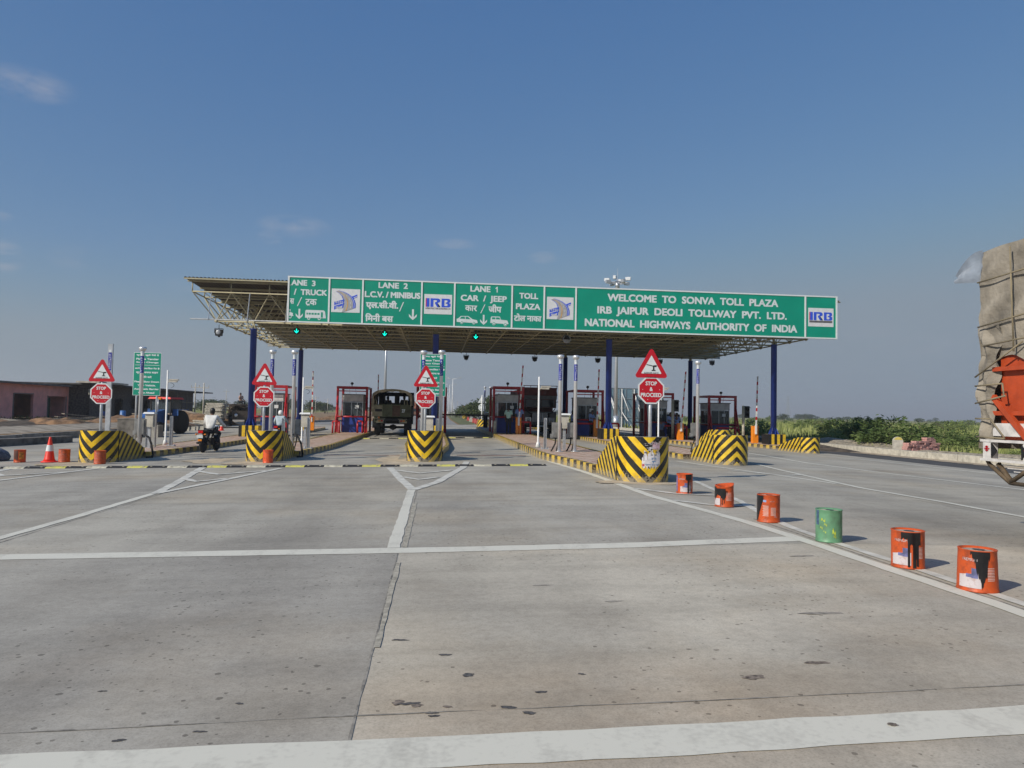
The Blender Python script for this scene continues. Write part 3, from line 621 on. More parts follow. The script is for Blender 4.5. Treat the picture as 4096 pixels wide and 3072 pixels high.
fr.build('frame', signwhite, t)
panels = []
for i in range(9):
    a, b = div[i] + .045, div[i + 1] - .045
    p = MB(); p.box(((a + b) / 2, 0, SH / 2), (b - a, .05, SH - .012)); o = p.build('sign_panel', signgreen, t); o['label'] = 'green panel with ' + names[i]; panels.append(o)
YF = -.03
def tl(pi, body, p0, p1, f0, f1, bold=.028):
    mb = MB(); puttext(mb, body, pxx(p0), pxx(p1), fz_(f1), fz_(f0), YF, 0, bold * 1.9); return mb.build('lettering', letterw, panels[pi])
def R2(v): return 1130 + v / 3.687
def R3(v): return 1650 + v / 3.16
tl(0, 'ANE', R2(97), R2(340), .055, .185); tl(0, '3', R2(410), R2(468), .06, .19); tl(0, 'TRUCK', R2(243), R2(650), .265, .40); tl(0, 'स', R2(84), R2(150), .485, .61); tl(0, 'टक', R2(320), R2(495), .485, .625)
tl(2, 'LANE  2', R2(1402), R2(1835), .045, .175); tl(2, 'L.C.V. / MINIBUS', R2(1203), R2(2022), .26, .395, .03); tl(2, 'एल.सी.वी.', R2(1225), R2(1700), .46, .675); tl(2, 'िमनी बस', R2(1220), R2(1630), .765, .955)
tl(4, 'LANE', R3(717), R3(972), .045, .18); tl(4, 'CAR  /  JEEP', R3(597), R3(1182), .265, .40); tl(4, 'कार', R3(655), R3(808), .505, .64); tl(4, 'जीप', R3(950), R3(1117), .46, .65)
tl(5, 'TOLL', R3(1337), R3(1577), .165, .305); tl(5, 'PLAZA', R3(1297), R3(1605), .415, .555); tl(5, 'टोल नाका', R3(1275), R3(1622), .655, .835)
tl(7, 'WELCOME  TO  SONVA  TOLL  PLAZA', 2422, 3105.5, .115, .285); tl(7, 'IRB  JAIPUR  DEOLI  TOLLWAY  PVT.  LTD.', 2383, 3141, .42, .59); tl(7, 'NATIONAL  HIGHWAYS  AUTHORITY  OF  INDIA', 2335, 3184, .725, .90)
# slashes, arrows, pictograms
def pic(pi, name, polys, mats=letterw):
    mb = MB()
    for k, q in enumerate(polys):
        mi, pts = q if isinstance(q[0], int) else (0, q)
        flat(mb, [(pxx(a), fz_(b)) for a, b in pts], YF - .004 * mi - .0007 * (k % 5), mi, .003)
    return mb.build(name, mats, panels[pi])
def slash(pi, x0, x1, f0, f1, w=5): pic(pi, 'lettering', [[(x0, f1), (x0 + w, f1), (x1 + w, f0), (x1, f0)]])
pic(4, 'lettering', [[(R3(1050), .18), (R3(1063), .18), (R3(1063), .045), (R3(1052), .045), (R3(1034), .08), (R3(1034), .10), (R3(1050), .088)]])
slash(0, R2(140), R2(163), .26, .40); pic(0, 'lettering', [[(R2(343), .645), (R2(362), .615), (R2(368), .615), (R2(388), .645), (R2(380), .648), (R2(365), .627), (R2(350), .648)]])
slash(0, R2(193), R2(255), .45, .655, 4); slash(2, R2(1712), R2(1768), .48, .70, 4); slash(4, R3(848), R3(900), .47, .68, 3.5)
pic(0, 'lettering', [[(R2(78), .175), (R2(94), .175), (R2(94), .185), (R2(78), .185)]])
def arrow(pi, x0, x1, f0, f1):
    c = (x0 + x1) / 2; w = (x1 - x0); h = f1 - f0
    pic(pi, 'arrow', [[(c - w * .12, f0), (c + w * .12, f0), (c + w * .12, f1 - h * .26), (c + w * .5, f1 - h * .56), (c + w * .46, f1 - h * .30), (c, f1), (c - w * .46, f1 - h * .30), (c - w * .5, f1 - h * .56), (c - w * .12, f1 - h * .26)]])
arrow(0, R2(177), R2(290), .715, .95); arrow(2, R2(1858), R2(1977), .64, .89); arrow(4, R3(847), R3(938), .715, .95)
green2 = signgreen
def cir(cx, cf, rx, n=14): k = 2188 / 29.81; return [(cx + rx * math.cos(2 * math.pi * i / n), cf + rx / k / SH * math.sin(2 * math.pi * i / n)) for i in range(n)]
x0, x1 = R2(322), R2(640); W_ = x1 - x0
pic(0, 'bus_pictogram', [[(x0, .90), (x0, .76), (x0 + W_ * .05, .735), (x1 - W_ * .12, .735), (x1 - W_ * .05, .76), (x1, .90), (x1, .915), (x0, .915)]] + [(1, [(x0 + W_ * a, .80), (x0 + W_ * b, .80), (x0 + W_ * b, .84), (x0 + W_ * a, .84)]) for a, b in ((.07, .13), (.17, .27), (.31, .41), (.45, .55), (.59, .69))] + [(1, [(x0 + W_ * .76, .78), (x0 + W_ * .85, .78), (x0 + W_ * .85, .90), (x0 + W_ * .76, .90)])] + [cir(x0 + W_ * .18, .925, 6.2), (1, cir(x0 + W_ * .18, .925, 3)), cir(x0 + W_ * .68, .925, 6.2), (1, cir(x0 + W_ * .68, .925, 3))], [letterw, green2])
pic(0, 'tractor_pictogram', [[(R2(78), .86), (R2(78), .74), (R2(100), .735), (R2(104), .80), (R2(136), .82), (R2(137), .87), (R2(147), .875), (R2(147), .885), (R2(78), .885)], (1, [(R2(80), .76), (R2(96), .76), (R2(98), .80), (R2(80), .80)]), cir(R2(93), .90, 7), (1, cir(R2(93), .90, 4))], [letterw, green2])
x0, x1 = R3(552), R3(818); W_ = x1 - x0
pic(4, 'car_pictogram', [[(x0, .83), (x0 + W_ * .08, .815), (x0 + W_ * .2, .76), (x0 + W_ * .55, .755), (x0 + W_ * .75, .825), (x0 + W_ * .96, .845), (x1, .90), (x1 - 2, .915), (x0 + 1, .90)], (1, [(x0 + W_ * .15, .82), (x0 + W_ * .22, .775), (x0 + W_ * .38, .772), (x0 + W_ * .40, .825)]), (1, [(x0 + W_ * .43, .825), (x0 + W_ * .42, .772), (x0 + W_ * .54, .772), (x0 + W_ * .66, .83)]), cir(x0 + W_ * .25, .91, 6), (1, cir(x0 + W_ * .25, .91, 4.6)), (2, cir(x0 + W_ * .25, .91, 3)), cir(x0 + W_ * .82, .915, 6), (1, cir(x0 + W_ * .82, .915, 4.6)), (2, cir(x0 + W_ * .82, .915, 3))], [letterw, green2, letterw])
x0, x1 = R3(977), R3(1208); W_ = x1 - x0
pic(4, 'jeep_pictogram', [[(x0, .89), (x0 + W_ * .03, .76), (x0 + W_ * .07, .745), (x0 + W_ * .52, .745), (x0 + W_ * .58, .815), (x0 + W_ * .93, .83), (x1, .90), (x1, .915), (x0, .90)], (1, [(x0 + W_ * .08, .81), (x0 + W_ * .10, .765), (x0 + W_ * .27, .765), (x0 + W_ * .27, .81)]), (1, [(x0 + W_ * .31, .81), (x0 + W_ * .31, .765), (x0 + W_ * .49, .765), (x0 + W_ * .54, .81)]), cir(x0 + W_ * .2, .91, 7), (1, cir(x0 + W_ * .2, .91, 5.4)), (2, cir(x0 + W_ * .2, .91, 3.6)), cir(x0 + W_ * .83, .925, 7), (1, cir(x0 + W_ * .83, .925, 5.4)), (2, cir(x0 + W_ * .83, .925, 3.6))], [letterw, green2, letterw])
whitep = M('logo_white', (.66, .67, .68), .5, 0, .04)
def logo_blue(pi, x0, x1, f0, f1, sub, xa, xb, fa, fb):
    mb = MB(); flat(mb, [(pxx(x0), fz_(f1)), (pxx(x1), fz_(f1)), (pxx(x1), fz_(f0)), (pxx(x0), fz_(f0))], YF, 0, .006); o = mb.build('logo_plate', whitep, panels[pi])
    mb = MB(); W, H = pxx(xb) - pxx(xa), fz_(fa) - fz_(fb); X, Z = pxx(xa), fz_(fb); k = 0
    def P(pts, mi=0, y=YF - .008):
        nonlocal k; k += 1; flat(mb, [(X + a * W, Z + b * H) for a, b in pts], y - .0006 * (k % 3), mi, .003)
    P([(0, 0), (.035, 0), (.035, 1), (0, 1)], 1); P([(.035, 0), (.15, 0), (.15, 1), (.035, 1)])
    P([(.19, 0), (.31, 0), (.31, 1), (.19, 1)]); P([(.31, .8), (.31, 1), (.5, 1), (.555, .93), (.58, .8), (.57, .6), (.5, .5), (.47, .5), (.53, .0), (.60, .0), (.50, .0), (.39, .42), (.39, .62), (.44, .66), (.45, .76), (.42, .8)][:9] + [(.46, .47), (.60, 0), (.46, 0), (.375, .40), (.375, .56), (.43, .60), (.45, .7), (.43, .8)])
    P([(.635, 0), (.75, 0), (.75, 1), (.635, 1)]); P([(.75, .82), (.75, 1), (.93, 1), (.985, .9), (.985, .62), (.93, .52), (1, .42), (1, .12), (.93, 0), (.75, 0), (.75, .16), (.86, .16), (.875, .25), (.875, .36), (.85, .42), (.80, .43), (.80, .56), (.85, .58), (.87, .66), (.87, .76), (.85, .82)])
    mb.build('logo', [logoblue, signred], o)
    mb = MB()
    if sub: puttext(mb, 'INFRASTRUCTURE DEVELOPERS LTD', X, X + W, Z - H * .27, Z - H * .08, YF - .008, 0, .01)
    else: flat(mb, [(X, Z - H * .3), (X + W, Z - H * .3), (X + W, Z - H * .05), (X, Z - H * .05)], YF - .008, 0, .003)
    mb.build('lettering', greytext, o)
logo_blue(3, R3(140), R3(490), .275, .735, True, R3(158), R3(472), .37, .57)
logo_blue(8, 2850 + 1520 / 4.02, 2850 + 1918 / 4.02, .275, .73, False, 2850 + 1537 / 4.02, 2850 + 1898 / 4.02, .375, .575)
def logo_road(pi, x0, x1, f0, f1):
    mb = MB(); X0, X1, Z0, Z1 = pxx(x0), pxx(x1), fz_(f1), fz_(f0); flat(mb, [(X0, Z0), (X1, Z0), (X1, Z1), (X0, Z1)], YF, 0, .006); o = mb.build('logo_plate', whitep, panels[pi])
    W, H = X1 - X0, Z1 - Z0; mb = MB()
    def P(pts, mi, l): flat(mb, [(X0 + a * W, Z0 + b * H) for a, b in pts], YF - .008 - .004 * l, mi, .003)
    P([(.10, .10), (.48, .36), (.48, .56), (.10, .44)], 0, 0); P([(.70, .55), (.90, .66), (.90, .78), (.70, .68)], 0, 0); P([(.78, .62), (.90, .685), (.90, .71), (.78, .65)], 1, 1); P([(.10, .26), (.46, .40), (.46, .425), (.10, .29)], 1, 1)
    # road ribbon sweeping from top left to bottom centre right, in bands
    cen = [(.20, .90), (.34, .84), (.47, .74), (.56, .60), (.60, .44), (.60, .28), (.56, .08)]
    wd_ = [.035, .055, .08, .11, .14, .165, .19]
    def band(a, b, mi, l, i0=0, i1=99):
        i1 = min(i1, len(cen) - 1)
        for i in range(i0, i1):
            q = []
            for j, s in ((i, a), (i, b), (i + 1, b), (i + 1, a)): q.append((cen[j][0] + wd_[j] * s, cen[j][1] + wd_[j] * s * .45))
            P(q, mi, l)
    band(-1, 1, 2, 2); band(-.35, -.1, 3, 3); band(1.0, 1.2, 0, 2); band(1.2, 1.28, 1, 2); band(1.28, 1.5, 0, 2)
    band(-1.4, -1.15, 0, 2, 0, 5)
    for i in range(1, 6): 
        a, b = cen[i], cen[i + 1]; P([(a[0] + wd_[i] * .5, a[1]), (a[0] + wd_[i] * .62, a[1]), ((a[0] + b[0]) / 2 + wd_[i] * .62, (a[1] + b[1]) / 2), ((a[0] + b[0]) / 2 + wd_[i] * .5, (a[1] + b[1]) / 2)], 1, 4)
    mb.build('logo', [logoblue, whitep, logogrey, logoyel], o)
    mb = MB(); puttext(mb, 'NHAI', X0 + .16 * W, X0 + .38 * W, Z0 + .15 * H, Z0 + .25 * H, YF - .014, 0, .02); puttext(mb, 'भा रा रा प्रा', X0 + .13 * W, X0 + .45 * W, Z0 + .33 * H, Z0 + .47 * H, YF - .014, 0, .015)
    mb.build('lettering', whitep, o)
logo_road(1, R2(717), R2(1137), .225, .765); logo_road(6, R3(1687), R3(2024), .235, .765)

# rear sign seen from behind
mb = MB(); mb.box((0, 0, 0), (36.0, .05, 1.55)); 
for i in range(24): mb.box((-17.6 + i * 1.53, -.05, 0), (.05, .04, 1.5))
o = mb.build('rear_sign', M('sign_back', (.42, .43, .42), .5, .3, .08), None, (5.1, 57.2, 7.05)); tag(o, 'bare grey back of the long sign on the far side of the canopy', 'sign')

# ------------------------------------------------------------------ lamps and lane signals hung from the canopy
def floodlight(x, y, ztop, label, s=.36, rz=0, sil=False):
    t = thing('floodlight', label, 'floodlight', (x, y, ztop), rz, 'black floodlights hanging under the canopy')
    mb = MB(); mb.tube((0, 0, 0), (0, 0, .22), .018, 6); mb.path([(-s * .58, 0, -s * .6), (-s * .58, 0, 0), (s * .58, 0, 0), (s * .58, 0, -s * .6)], .018, 6); mb.build('bracket', black, t)
    mb = MB(); mb.prism([(-s / 2, -.1, -.05), (s / 2, -.1, -.05), (s * .42, -.1, -s), (-s * .42, -.1, -s)], (0, .22, 0)); mb.box((0, .06, -s - .03), (.1, .1, .06)); mb.build('housing', black, t)
    mb = MB(); mb.lathe([(.01, 0), (s * .3, 0), (s * .34, .02)], 14); 
    for i, (a, b, c) in enumerate(mb.v): mb.v[i] = (a, -.125 + c, b - s * .52)
    mb.build('lens', M('frosted_lens', (.35, .37, .40), .2), t)
def hook(z): return z
floodlight(-11.55, 39.9, 5.72, 'black floodlight hanging alone under the left front corner of the canopy', .38)
def atp(px, py, y):
    d = fw + rt * ((px - 2048) / 2900) - up * ((py - 1536) / 2900); k = y / d.y; return d.x * k, CAM_H + d.z * k
for px, lab in ((1865, 'black floodlight behind the canopy above the small green shirted man'), (2139, 'black floodlight behind the canopy left of the pair of steel poles'), (2391, 'black floodlight just left of the third blue front column'), (2640, 'black floodlight mostly hidden by the nearest triangular sign'), (2848, 'rightmost black floodlight under the rear edge of the canopy')):
    x, z = atp(px, 1420 + (px - 1865) * .022, 56.6); floodlight(x, 56.6, z + .0, lab, .36, math.pi)
def roundlamp(px, py, y, label):
    x, z = atp(px, py, y); t = thing('round_lamp', label, 'lamp', (x, y, z), group='round lamps under the canopy')
    mb = MB(); mb.lathe([(.05, .25), (.2, .18), (.26, 0), (.24, -.02)], 16); mb.tube((0, 0, .2), (0, 0, ZB - z), .02, 6); mb.build('shade', black, t)
    mb = MB(); mb.lathe([(.01, -.02), (.22, -.02), (.24, .0)], 16)
    for i, (a, b, c) in enumerate(mb.v): mb.v[i] = (a, -.16 + c, b)
    mb.build('lens', M('frosted_lens', (.35, .37, .40), .2), t)
roundlamp(2265, 1358, 40.5, 'round lamp with grey lens under the second road emblem panel')
sigg = emis('signal_green', (.0, .9, .62), 2.2)
for px, py, lab in ((1187, 1324, 'green arrow signal under the truck lane panel'), (1539, 1335, 'green arrow signal under the minibus lane panel'), (1903, 1347, 'green arrow signal under the car lane panel')):
    x, z = atp(px, py, 40.3); t = thing('lane_signal', label := lab, 'signal', (x, 40.3, z), group='green arrow signals above the open lanes')
    mb = MB(); mb.lathe([(.16, -.06), (.19, -.02), (.19, .1), (.05, .14)], 18)
    for i, (a, b, c) in enumerate(mb.v): mb.v[i] = (a, c, b)
    mb.tube((0, .02, .15), (0, .02, ZB - z), .02, 6); mb.build('housing', black, t)
    mb = MB()
    for q in ([(-.016, -.05), (.016, -.05), (.016, .12), (-.016, .12)], [(0, -.13), (.115, -.01), (.10, .025), (0, -.07), (-.10, .025), (-.115, -.01)]): flat(mb, q, -.065 - .002 * len(q), 0, .004)
    mb.build('arrow', sigg, t)

# ------------------------------------------------------------------ stop and barrier-gate signs standing in the blocks
def stop_sign(x, y, zc, label, zt=None, off=0):
    t = thing('stop_sign', label, 'sign', (x, y, 0), group='stop and proceed signs in the striped blocks')
    zt = zt or zc + .60; mb = MB(); mb.tube((0, .04, g(x) + .3), (0, .04, zt + .05), .042, 14); mb.build('post', steel, t)
    def octa(r, y_, mi, mb, th): mb.prism([(r * math.cos(R_(22.5 + 45 * i)), y_, zc + r * math.sin(R_(22.5 + 45 * i))) for i in range(8)], (0, -th, 0), mi)
    mb = MB(); octa(.335, -.01, 0, mb, .006); octa(.298, -.018, 1, mb, .003); o = mb.build('octagon_plate', [signwhite, signred], t)
    mb = MB()
    for w, z, h in ((.27, .115, .092), (.075, -.015, .088), (.49, -.15, .092)): puttext(mb, {.27: 'STOP', .075: '&', .49: 'PROCEED'}[w], -w / 2, w / 2, zc + z, zc + z + h, -.0222, 0, .035, .0007)
    for sx, sz in ((-.2, .02), (.2, .02), (-.08, -.21), (.12, -.21)): mb.box((sx, -.0225, zc + sz), (.014, .003, .014))
    mb.build('lettering', signwhite, o)
    zb, w, h = zt - .22, .75, .66
    def tri(k, y_, mi, mb, th):
        c = (0, zb + h / 3); P = []
        for vx, vz in ((-w / 2, zb), (w / 2, zb), (0, zb + h)):
            qx, qz = c[0] + (vx - c[0]) * k, c[1] + (vz - c[1]) * k; r = .05 * k if k > .9 else .012
            a0 = math.atan2(vz - c[1], vx - c[0]); ux, uz = math.cos(a0), math.sin(a0)
            for da in (-55, -28, 0, 28, 55): P.append((qx - ux * r * 1.6 + r * math.cos(a0 + R_(da)), y_, qz - uz * r * 1.6 + r * math.sin(a0 + R_(da))))
        mb.prism(P, (0, -th, 0), mi)
    mb = MB(); tri(1.04, -.01, 0, mb, .006); tri(.64, -.018, 1, mb, .003); tp = mb.build('triangle_plate', [signred, signwhite], t)
    mb = MB(); c = zb + .22; Y = -.0225
    flat(mb, [(-.12, c + .075), (-.12, c + .06), (.045, c + .022), (.05, c + .04)], Y); flat(mb, [(.03, c + .02), (.10, c + .015), (.125, c + .03), (.12, c + .055), (.05, c + .05)], Y - .0003); flat(mb, [(.035, c - .06), (.065, c - .06), (.065, c + .03), (.035, c + .03)], Y - .0006); flat(mb, [(.0, c - .075), (.1, c - .075), (.09, c - .055), (.01, c - .055)], Y - .0009)
    mb.build('barrier_symbol', black, tp)
    mb = MB(); puttext(mb, 'BARRIER GATE', -.17, .17, zb + .075, zb + .112, Y, 0, .02, .0004); mb.build('lettering', greytext, tp)
    return t
stop_sign(-9.96, 22.9, 1.93 - .04, 'stop and proceed sign under a barrier triangle, leftmost block')
stop_sign(-5.25, 23.0, 1.90, 'stop and proceed sign under a barrier triangle, left of the army truck')
stop_sign(-.31, 22.8, 1.95, 'stop and proceed sign standing before the small green board and middle column')
stop_sign(4.94, 16.3, 2.13, 'nearest and largest stop and proceed sign, on the postered block', 2.66)

# ------------------------------------------------------------------ ringed steel poles with blue stickers
stick = M('blue_sticker', (.02, .03, .30), .4)
def pole(x, y, label, h=3.4, square=False):
    z0 = g(x) + .2; t = thing('detector_pole', label, 'pole', (x, y, z0), group='tall steel poles on the islands')
    mb = MB()
    if square: mb.box((0, 0, h / 2), (.14, .07, h)); mb.box((0, 0, .01), (.24, .2, .02))
    else: mb.lathe([(.06, 0), (.06, h - .10), (.055, h)], 16); mb.lathe([(.13, 0), (.13, .015)], 16)
    mb.build('shaft', steel if square else chrome, t)
    if not square:
        mb = MB(); mb.lathe([(.06, h - .12), (.11, h - .07), (.12, h - .03), (.115, h + .02), (.05, h + .035)], 16); mb.build('cap', chrome, t)
    mb = MB(); zt = h - .28
    if square: mb.box((-.0, -.0375, zt - .28), (.10, .003, .56))
    else:
        for i in range(10): a0, a1 = -1.3 + .26 * i, -1.04 + .26 * i; mb.poly([(.062 * math.sin(a), -.062 * math.cos(a), z) for a, z in ((a0, zt - .56), (a1, zt - .56), (a1, zt), (a0, zt))])
    o = mb.build('sticker', stick, t)
    mb = MB(); 
    for k, ch in enumerate('RAJDEEP'):
        wv = .032; z = zt - .10 - k * .072
        vs, fs, _ = textgeo(ch, 0)
        q = []
        for u, w, l in vs:
            xx = -wv + 2 * wv * u
            if square: q.append((xx, -.0405, z + w * .052))
            else: a = xx / .064; q.append((.064 * math.sin(a), -.064 * math.cos(a), z + w * .052))
        mb.add(q, fs)
    for (xx, zz) in ((0, zt + .02),):
        if square: mb.box((0, -.0385, zt + .05), (.08, .003, .07))
        else:
            for i in range(6): a0, a1 = -.6 + .2 * i, -.4 + .2 * i; mb.poly([(.063 * math.sin(a), -.063 * math.cos(a), z) for a, z in ((a0, zt + .01), (a1, zt + .01), (a1, zt + .09), (a0, zt + .09))])
    mb.build('lettering', signwhite, o); return t
pole(-10.21, 24.0, 'flat steel post with blue sticker beside the leftmost stop sign', 3.45, True)
pole(-9.79, 25.4, 'round steel pole with a disc cap in front of the leftmost green board', 3.45)
pole(-5.42, 24.8, 'ringed steel pole just behind the barrier triangle left of the army truck', 3.35)
pole(-4.84, 25.5, 'ringed steel pole right of the stop sign on the second island', 3.4)
pole(-.42, 24.4, 'ringed steel pole at the left edge of the middle green board', 3.35)
pole(.18, 24.8, 'ringed steel pole covering the right part of the middle green board', 3.4)
pole(4.2, 24.3, 'left one of the two ringed poles with cable boxes on the long island', 3.25)
pole(4.75, 24.4, 'right one of the two ringed poles with cable boxes on the long island', 3.25)
pole(9.96, 26.8, 'single ringed steel pole behind the block with upward chevrons', 3.45)
pole(4.13, 61, 'distant ringed pole at the far end of the long island, left of its twin', 3.4)
pole(4.61, 61.2, 'distant ringed pole at the far end of the long island, right of its twin', 3.4)

def camera_pole(x, y, h, label, side=1, rz=0):
    z0 = g(x) + .2; t = thing('camera_pole', label, 'camera pole', (x, y, z0), rz, 'white camera poles on the islands')
    mb = MB(); mb.lathe([(.10, 0), (.06, .18), (.034, .2), (.034, h)], 12); mb.build('post', white, t)
    mb = MB(); zc = h - .38; mb.tube((0, 0, zc - .12), (side * .12, -.02, zc - .03), .02, 6); mb.box((side * .26, -.04, zc), (.36, .13, .05), 0, 0); mb.box((side * .24, -.04, zc - .055), (.28, .1, .08)); mb.build('camera', concw, t)
    mb = MB(); P = [(side * .12 + side * .12 * math.sin(a) * 1.2, -.03, zc - .12 - .16 * (1 - math.cos(a)) * .6) for a in [i * .4 for i in range(8)]]; mb.path(P, .008, 5); mb.build('cable', rubber, t)
camera_pole(-10.58, 30, 2.95, 'white camera pole right of the leftmost green board')
camera_pole(-5.5, 31, 2.75, 'white camera pole hidden behind the pole right of the second stop sign')
camera_pole(3.92, 27.4, 2.68, 'white camera pole on the long island left of the cable boxes')
camera_pole(9.75, 31, 2.95, 'white camera pole behind the nearest stop sign')
def short_post(x, y, h, label):
    t = thing('short_post', label, 'post', (x, y, g(x) + .19), group='short grey channel posts on the islands')
    mb = MB(); mb.box((0, 0, h / 2), (.10, .05, h)); mb.box((-.045, -.05, h / 2), (.01, .06, h)); mb.box((.045, -.05, h / 2), (.01, .06, h)); mb.build('channel', steel, t)
    mb = MB(); mb.box((0, 0, .012), (.3, .22, .024)); [mb.lathe([(.012, .02), (.012, .06)], 6, (a, b, 0)) for a in (-.11, .11) for b in (-.08, .08)]; mb.build('base_plate', steel, t)
short_post(-10.08, 29.2, 1.15, 'short grey channel post right of the leftmost camera pole')
short_post(-10.5, 28.0, 1.2, 'short grey channel post left of the cabinet under the leftmost green board')
short_post(-5.36, 26.6, 1.1, 'short grey channel post just behind the second striped block'); short_post(-4.55, 27, 1.12, 'short grey channel post standing alone on pavers right of the second block')
short_post(-.55, 25.8, 1.1, 'short grey channel post left of the middle stop sign post'); short_post(.08, 26.2, 1.1, 'short grey channel post right of the middle stop sign post')
short_post(3.97, 26, 1.13, 'short grey channel post on the long island beside the camera pole')

def cabinet(x, y, label, h=1.35):
    t = thing('control_cabinet', label, 'cabinet', (x, y, g(x) + .19), group='small control cabinets on stands')
    mb = MB(); mb.box((0, 0, .45), (.09, .09, .9)); mb.build('stand', steel, t)
    mb = MB(); mb.box((0, 0, h - .35), (.27, .22, .46)); o = mb.build('body', concw, t)
    mb = MB(); mb.prism([(-.2, -.17, h - .11), (.2, -.17, h - .11), (.17, -.12, h - .05), (-.17, -.12, h - .05)], (0, .3, 0)); mb.build('lid', white, o)
cabinet(-10.25, 27.5, 'grey control cabinet on a stand under the leftmost green board'); cabinet(4.53, 25.2, 'white control cabinet on a stand between the two cable boxes'); cabinet(-4.75, 27.4, 'grey cabinet half hidden behind the second striped block'); cabinet(-.2, 26.6, 'white cabinet seen between the middle stop post and blue column', 1.25)
cabinet(4.3, 61.5, 'distant cabinet at the far end of the long island')
def cable_box(x, y, z, label):
    z0 = g(x) + .2; t = thing('cable_box', label, 'electrical box', (x, y, z0), group='steel cable boxes on poles')
    mb = MB(); mb.box((0, 0, z), (.33, .15, .52)); mb.box((0, -.085, z), (.28, .02, .46)); mb.box((-.19, -.02, z - .2), (.06, .1, .14)); o = mb.build('case', M('dull_steel', (.30, .30, .29), .42, .5, .2, 5), t)
    mb = MB(); mb.path([(-.04, 0, z - .26), (-.05, -.02, z - .45), (-.14, -.05, z - .62), (-.2, -.08, .0)], .025, 8); mb.path([(.06, 0, z - .26), (.04, 0, z - .5), (-.02, -.05, .0)], .022, 8); mb.build('hose', rubber, t)
cable_box(4.14, 24.48, .72, 'dull steel cable box on the left ringed pole of the long island'); cable_box(4.69, 24.58, .72, 'dull steel cable box on the right ringed pole of the long island')
cable_box(9.95, 27.0, .85, 'dull steel cable box on the single pole behind the chevron block'); cable_box(-4.78, 25.7, .8, 'dull steel cable box right of the second stop sign'); cable_box(-9.9, 25.75, .8, 'dull steel cable box below the leftmost green board')
for x, y, lab in ((-9.25, 25.0, 'black hose hanging down behind the leftmost striped block'), (-4.45, 25.0, 'black hose hanging down behind the second striped block')):
    mb = MB(); mb.path([(x - .3, y + .2, g(x) + .75), (x - .12, y + .1, g(x) + .66), (x, y, g(x) + .45), (x + .06, y, g(x) + .1), (x + .05, y - .05, g(x) + .02), (x - .1, y - .15, g(x) + .02)], .035, 8); tag(mb.build('hose', rubber), lab, 'hose')

# ------------------------------------------------------------------ green notice boards
def board(x, y, zb, label, w=.98, h=1.6):
    t = thing('notice_board', label, 'sign', (x, y, 0), group='green two language notice boards')
    mb = MB(); [mb.tube((s * .36, .04, g(x) + .15), (s * .36, .04, zb + h - .1), .035, 10) for s in (-1, 1)]; mb.build('post', steel, t)
    mb = MB(); mb.box((0, 0, zb + h / 2), (w, .012, h), 0); mb.box((0, -.008, zb + h / 2), (w - .035, .006, h - .035), 1); mb.box((0, -.0125, zb + h * .705), (w * .88, .004, .014), 0); o = mb.build('panel', [signwhite, signgreen], t)
    mb = MB(); L_ = [('कृपया खुले पैसे दें', .91, .82, .085, .95), ('Please Tender', .825, .82, .072, .95), ('Exact Change', .745, .8, .072, .95), ('आगे स्वचािलत गेट है', .60, .9, .085, .95), ('कृपया अपना वाहन', .50, .8, .085, .95), ('धीरे करें', .405, .34, .085, .95), ('Please Slow Down', .30, .9, .066, .95), ('Your Vehicle.', .215, .66, .066, .95), ('Automatic Barrier', .13, .9, .066, .95), ('Gate Ahead', .045, .58, .066, .95)]
    for s_, f, wf, hh, _ in L_: puttext(mb, s_, -w * wf / 2, w * wf / 2, zb + h * f - .0, zb + h * f + hh, -.0115, 0, .065, .0005)
    mb.build('lettering', signwhite, o)
board(-10.68, 28.2, 1.93, 'leftmost green notice board in Hindi and English behind the ringed pole'); board(-.12, 27.6, 2.12, 'green notice board in Hindi and English behind the middle stop sign')

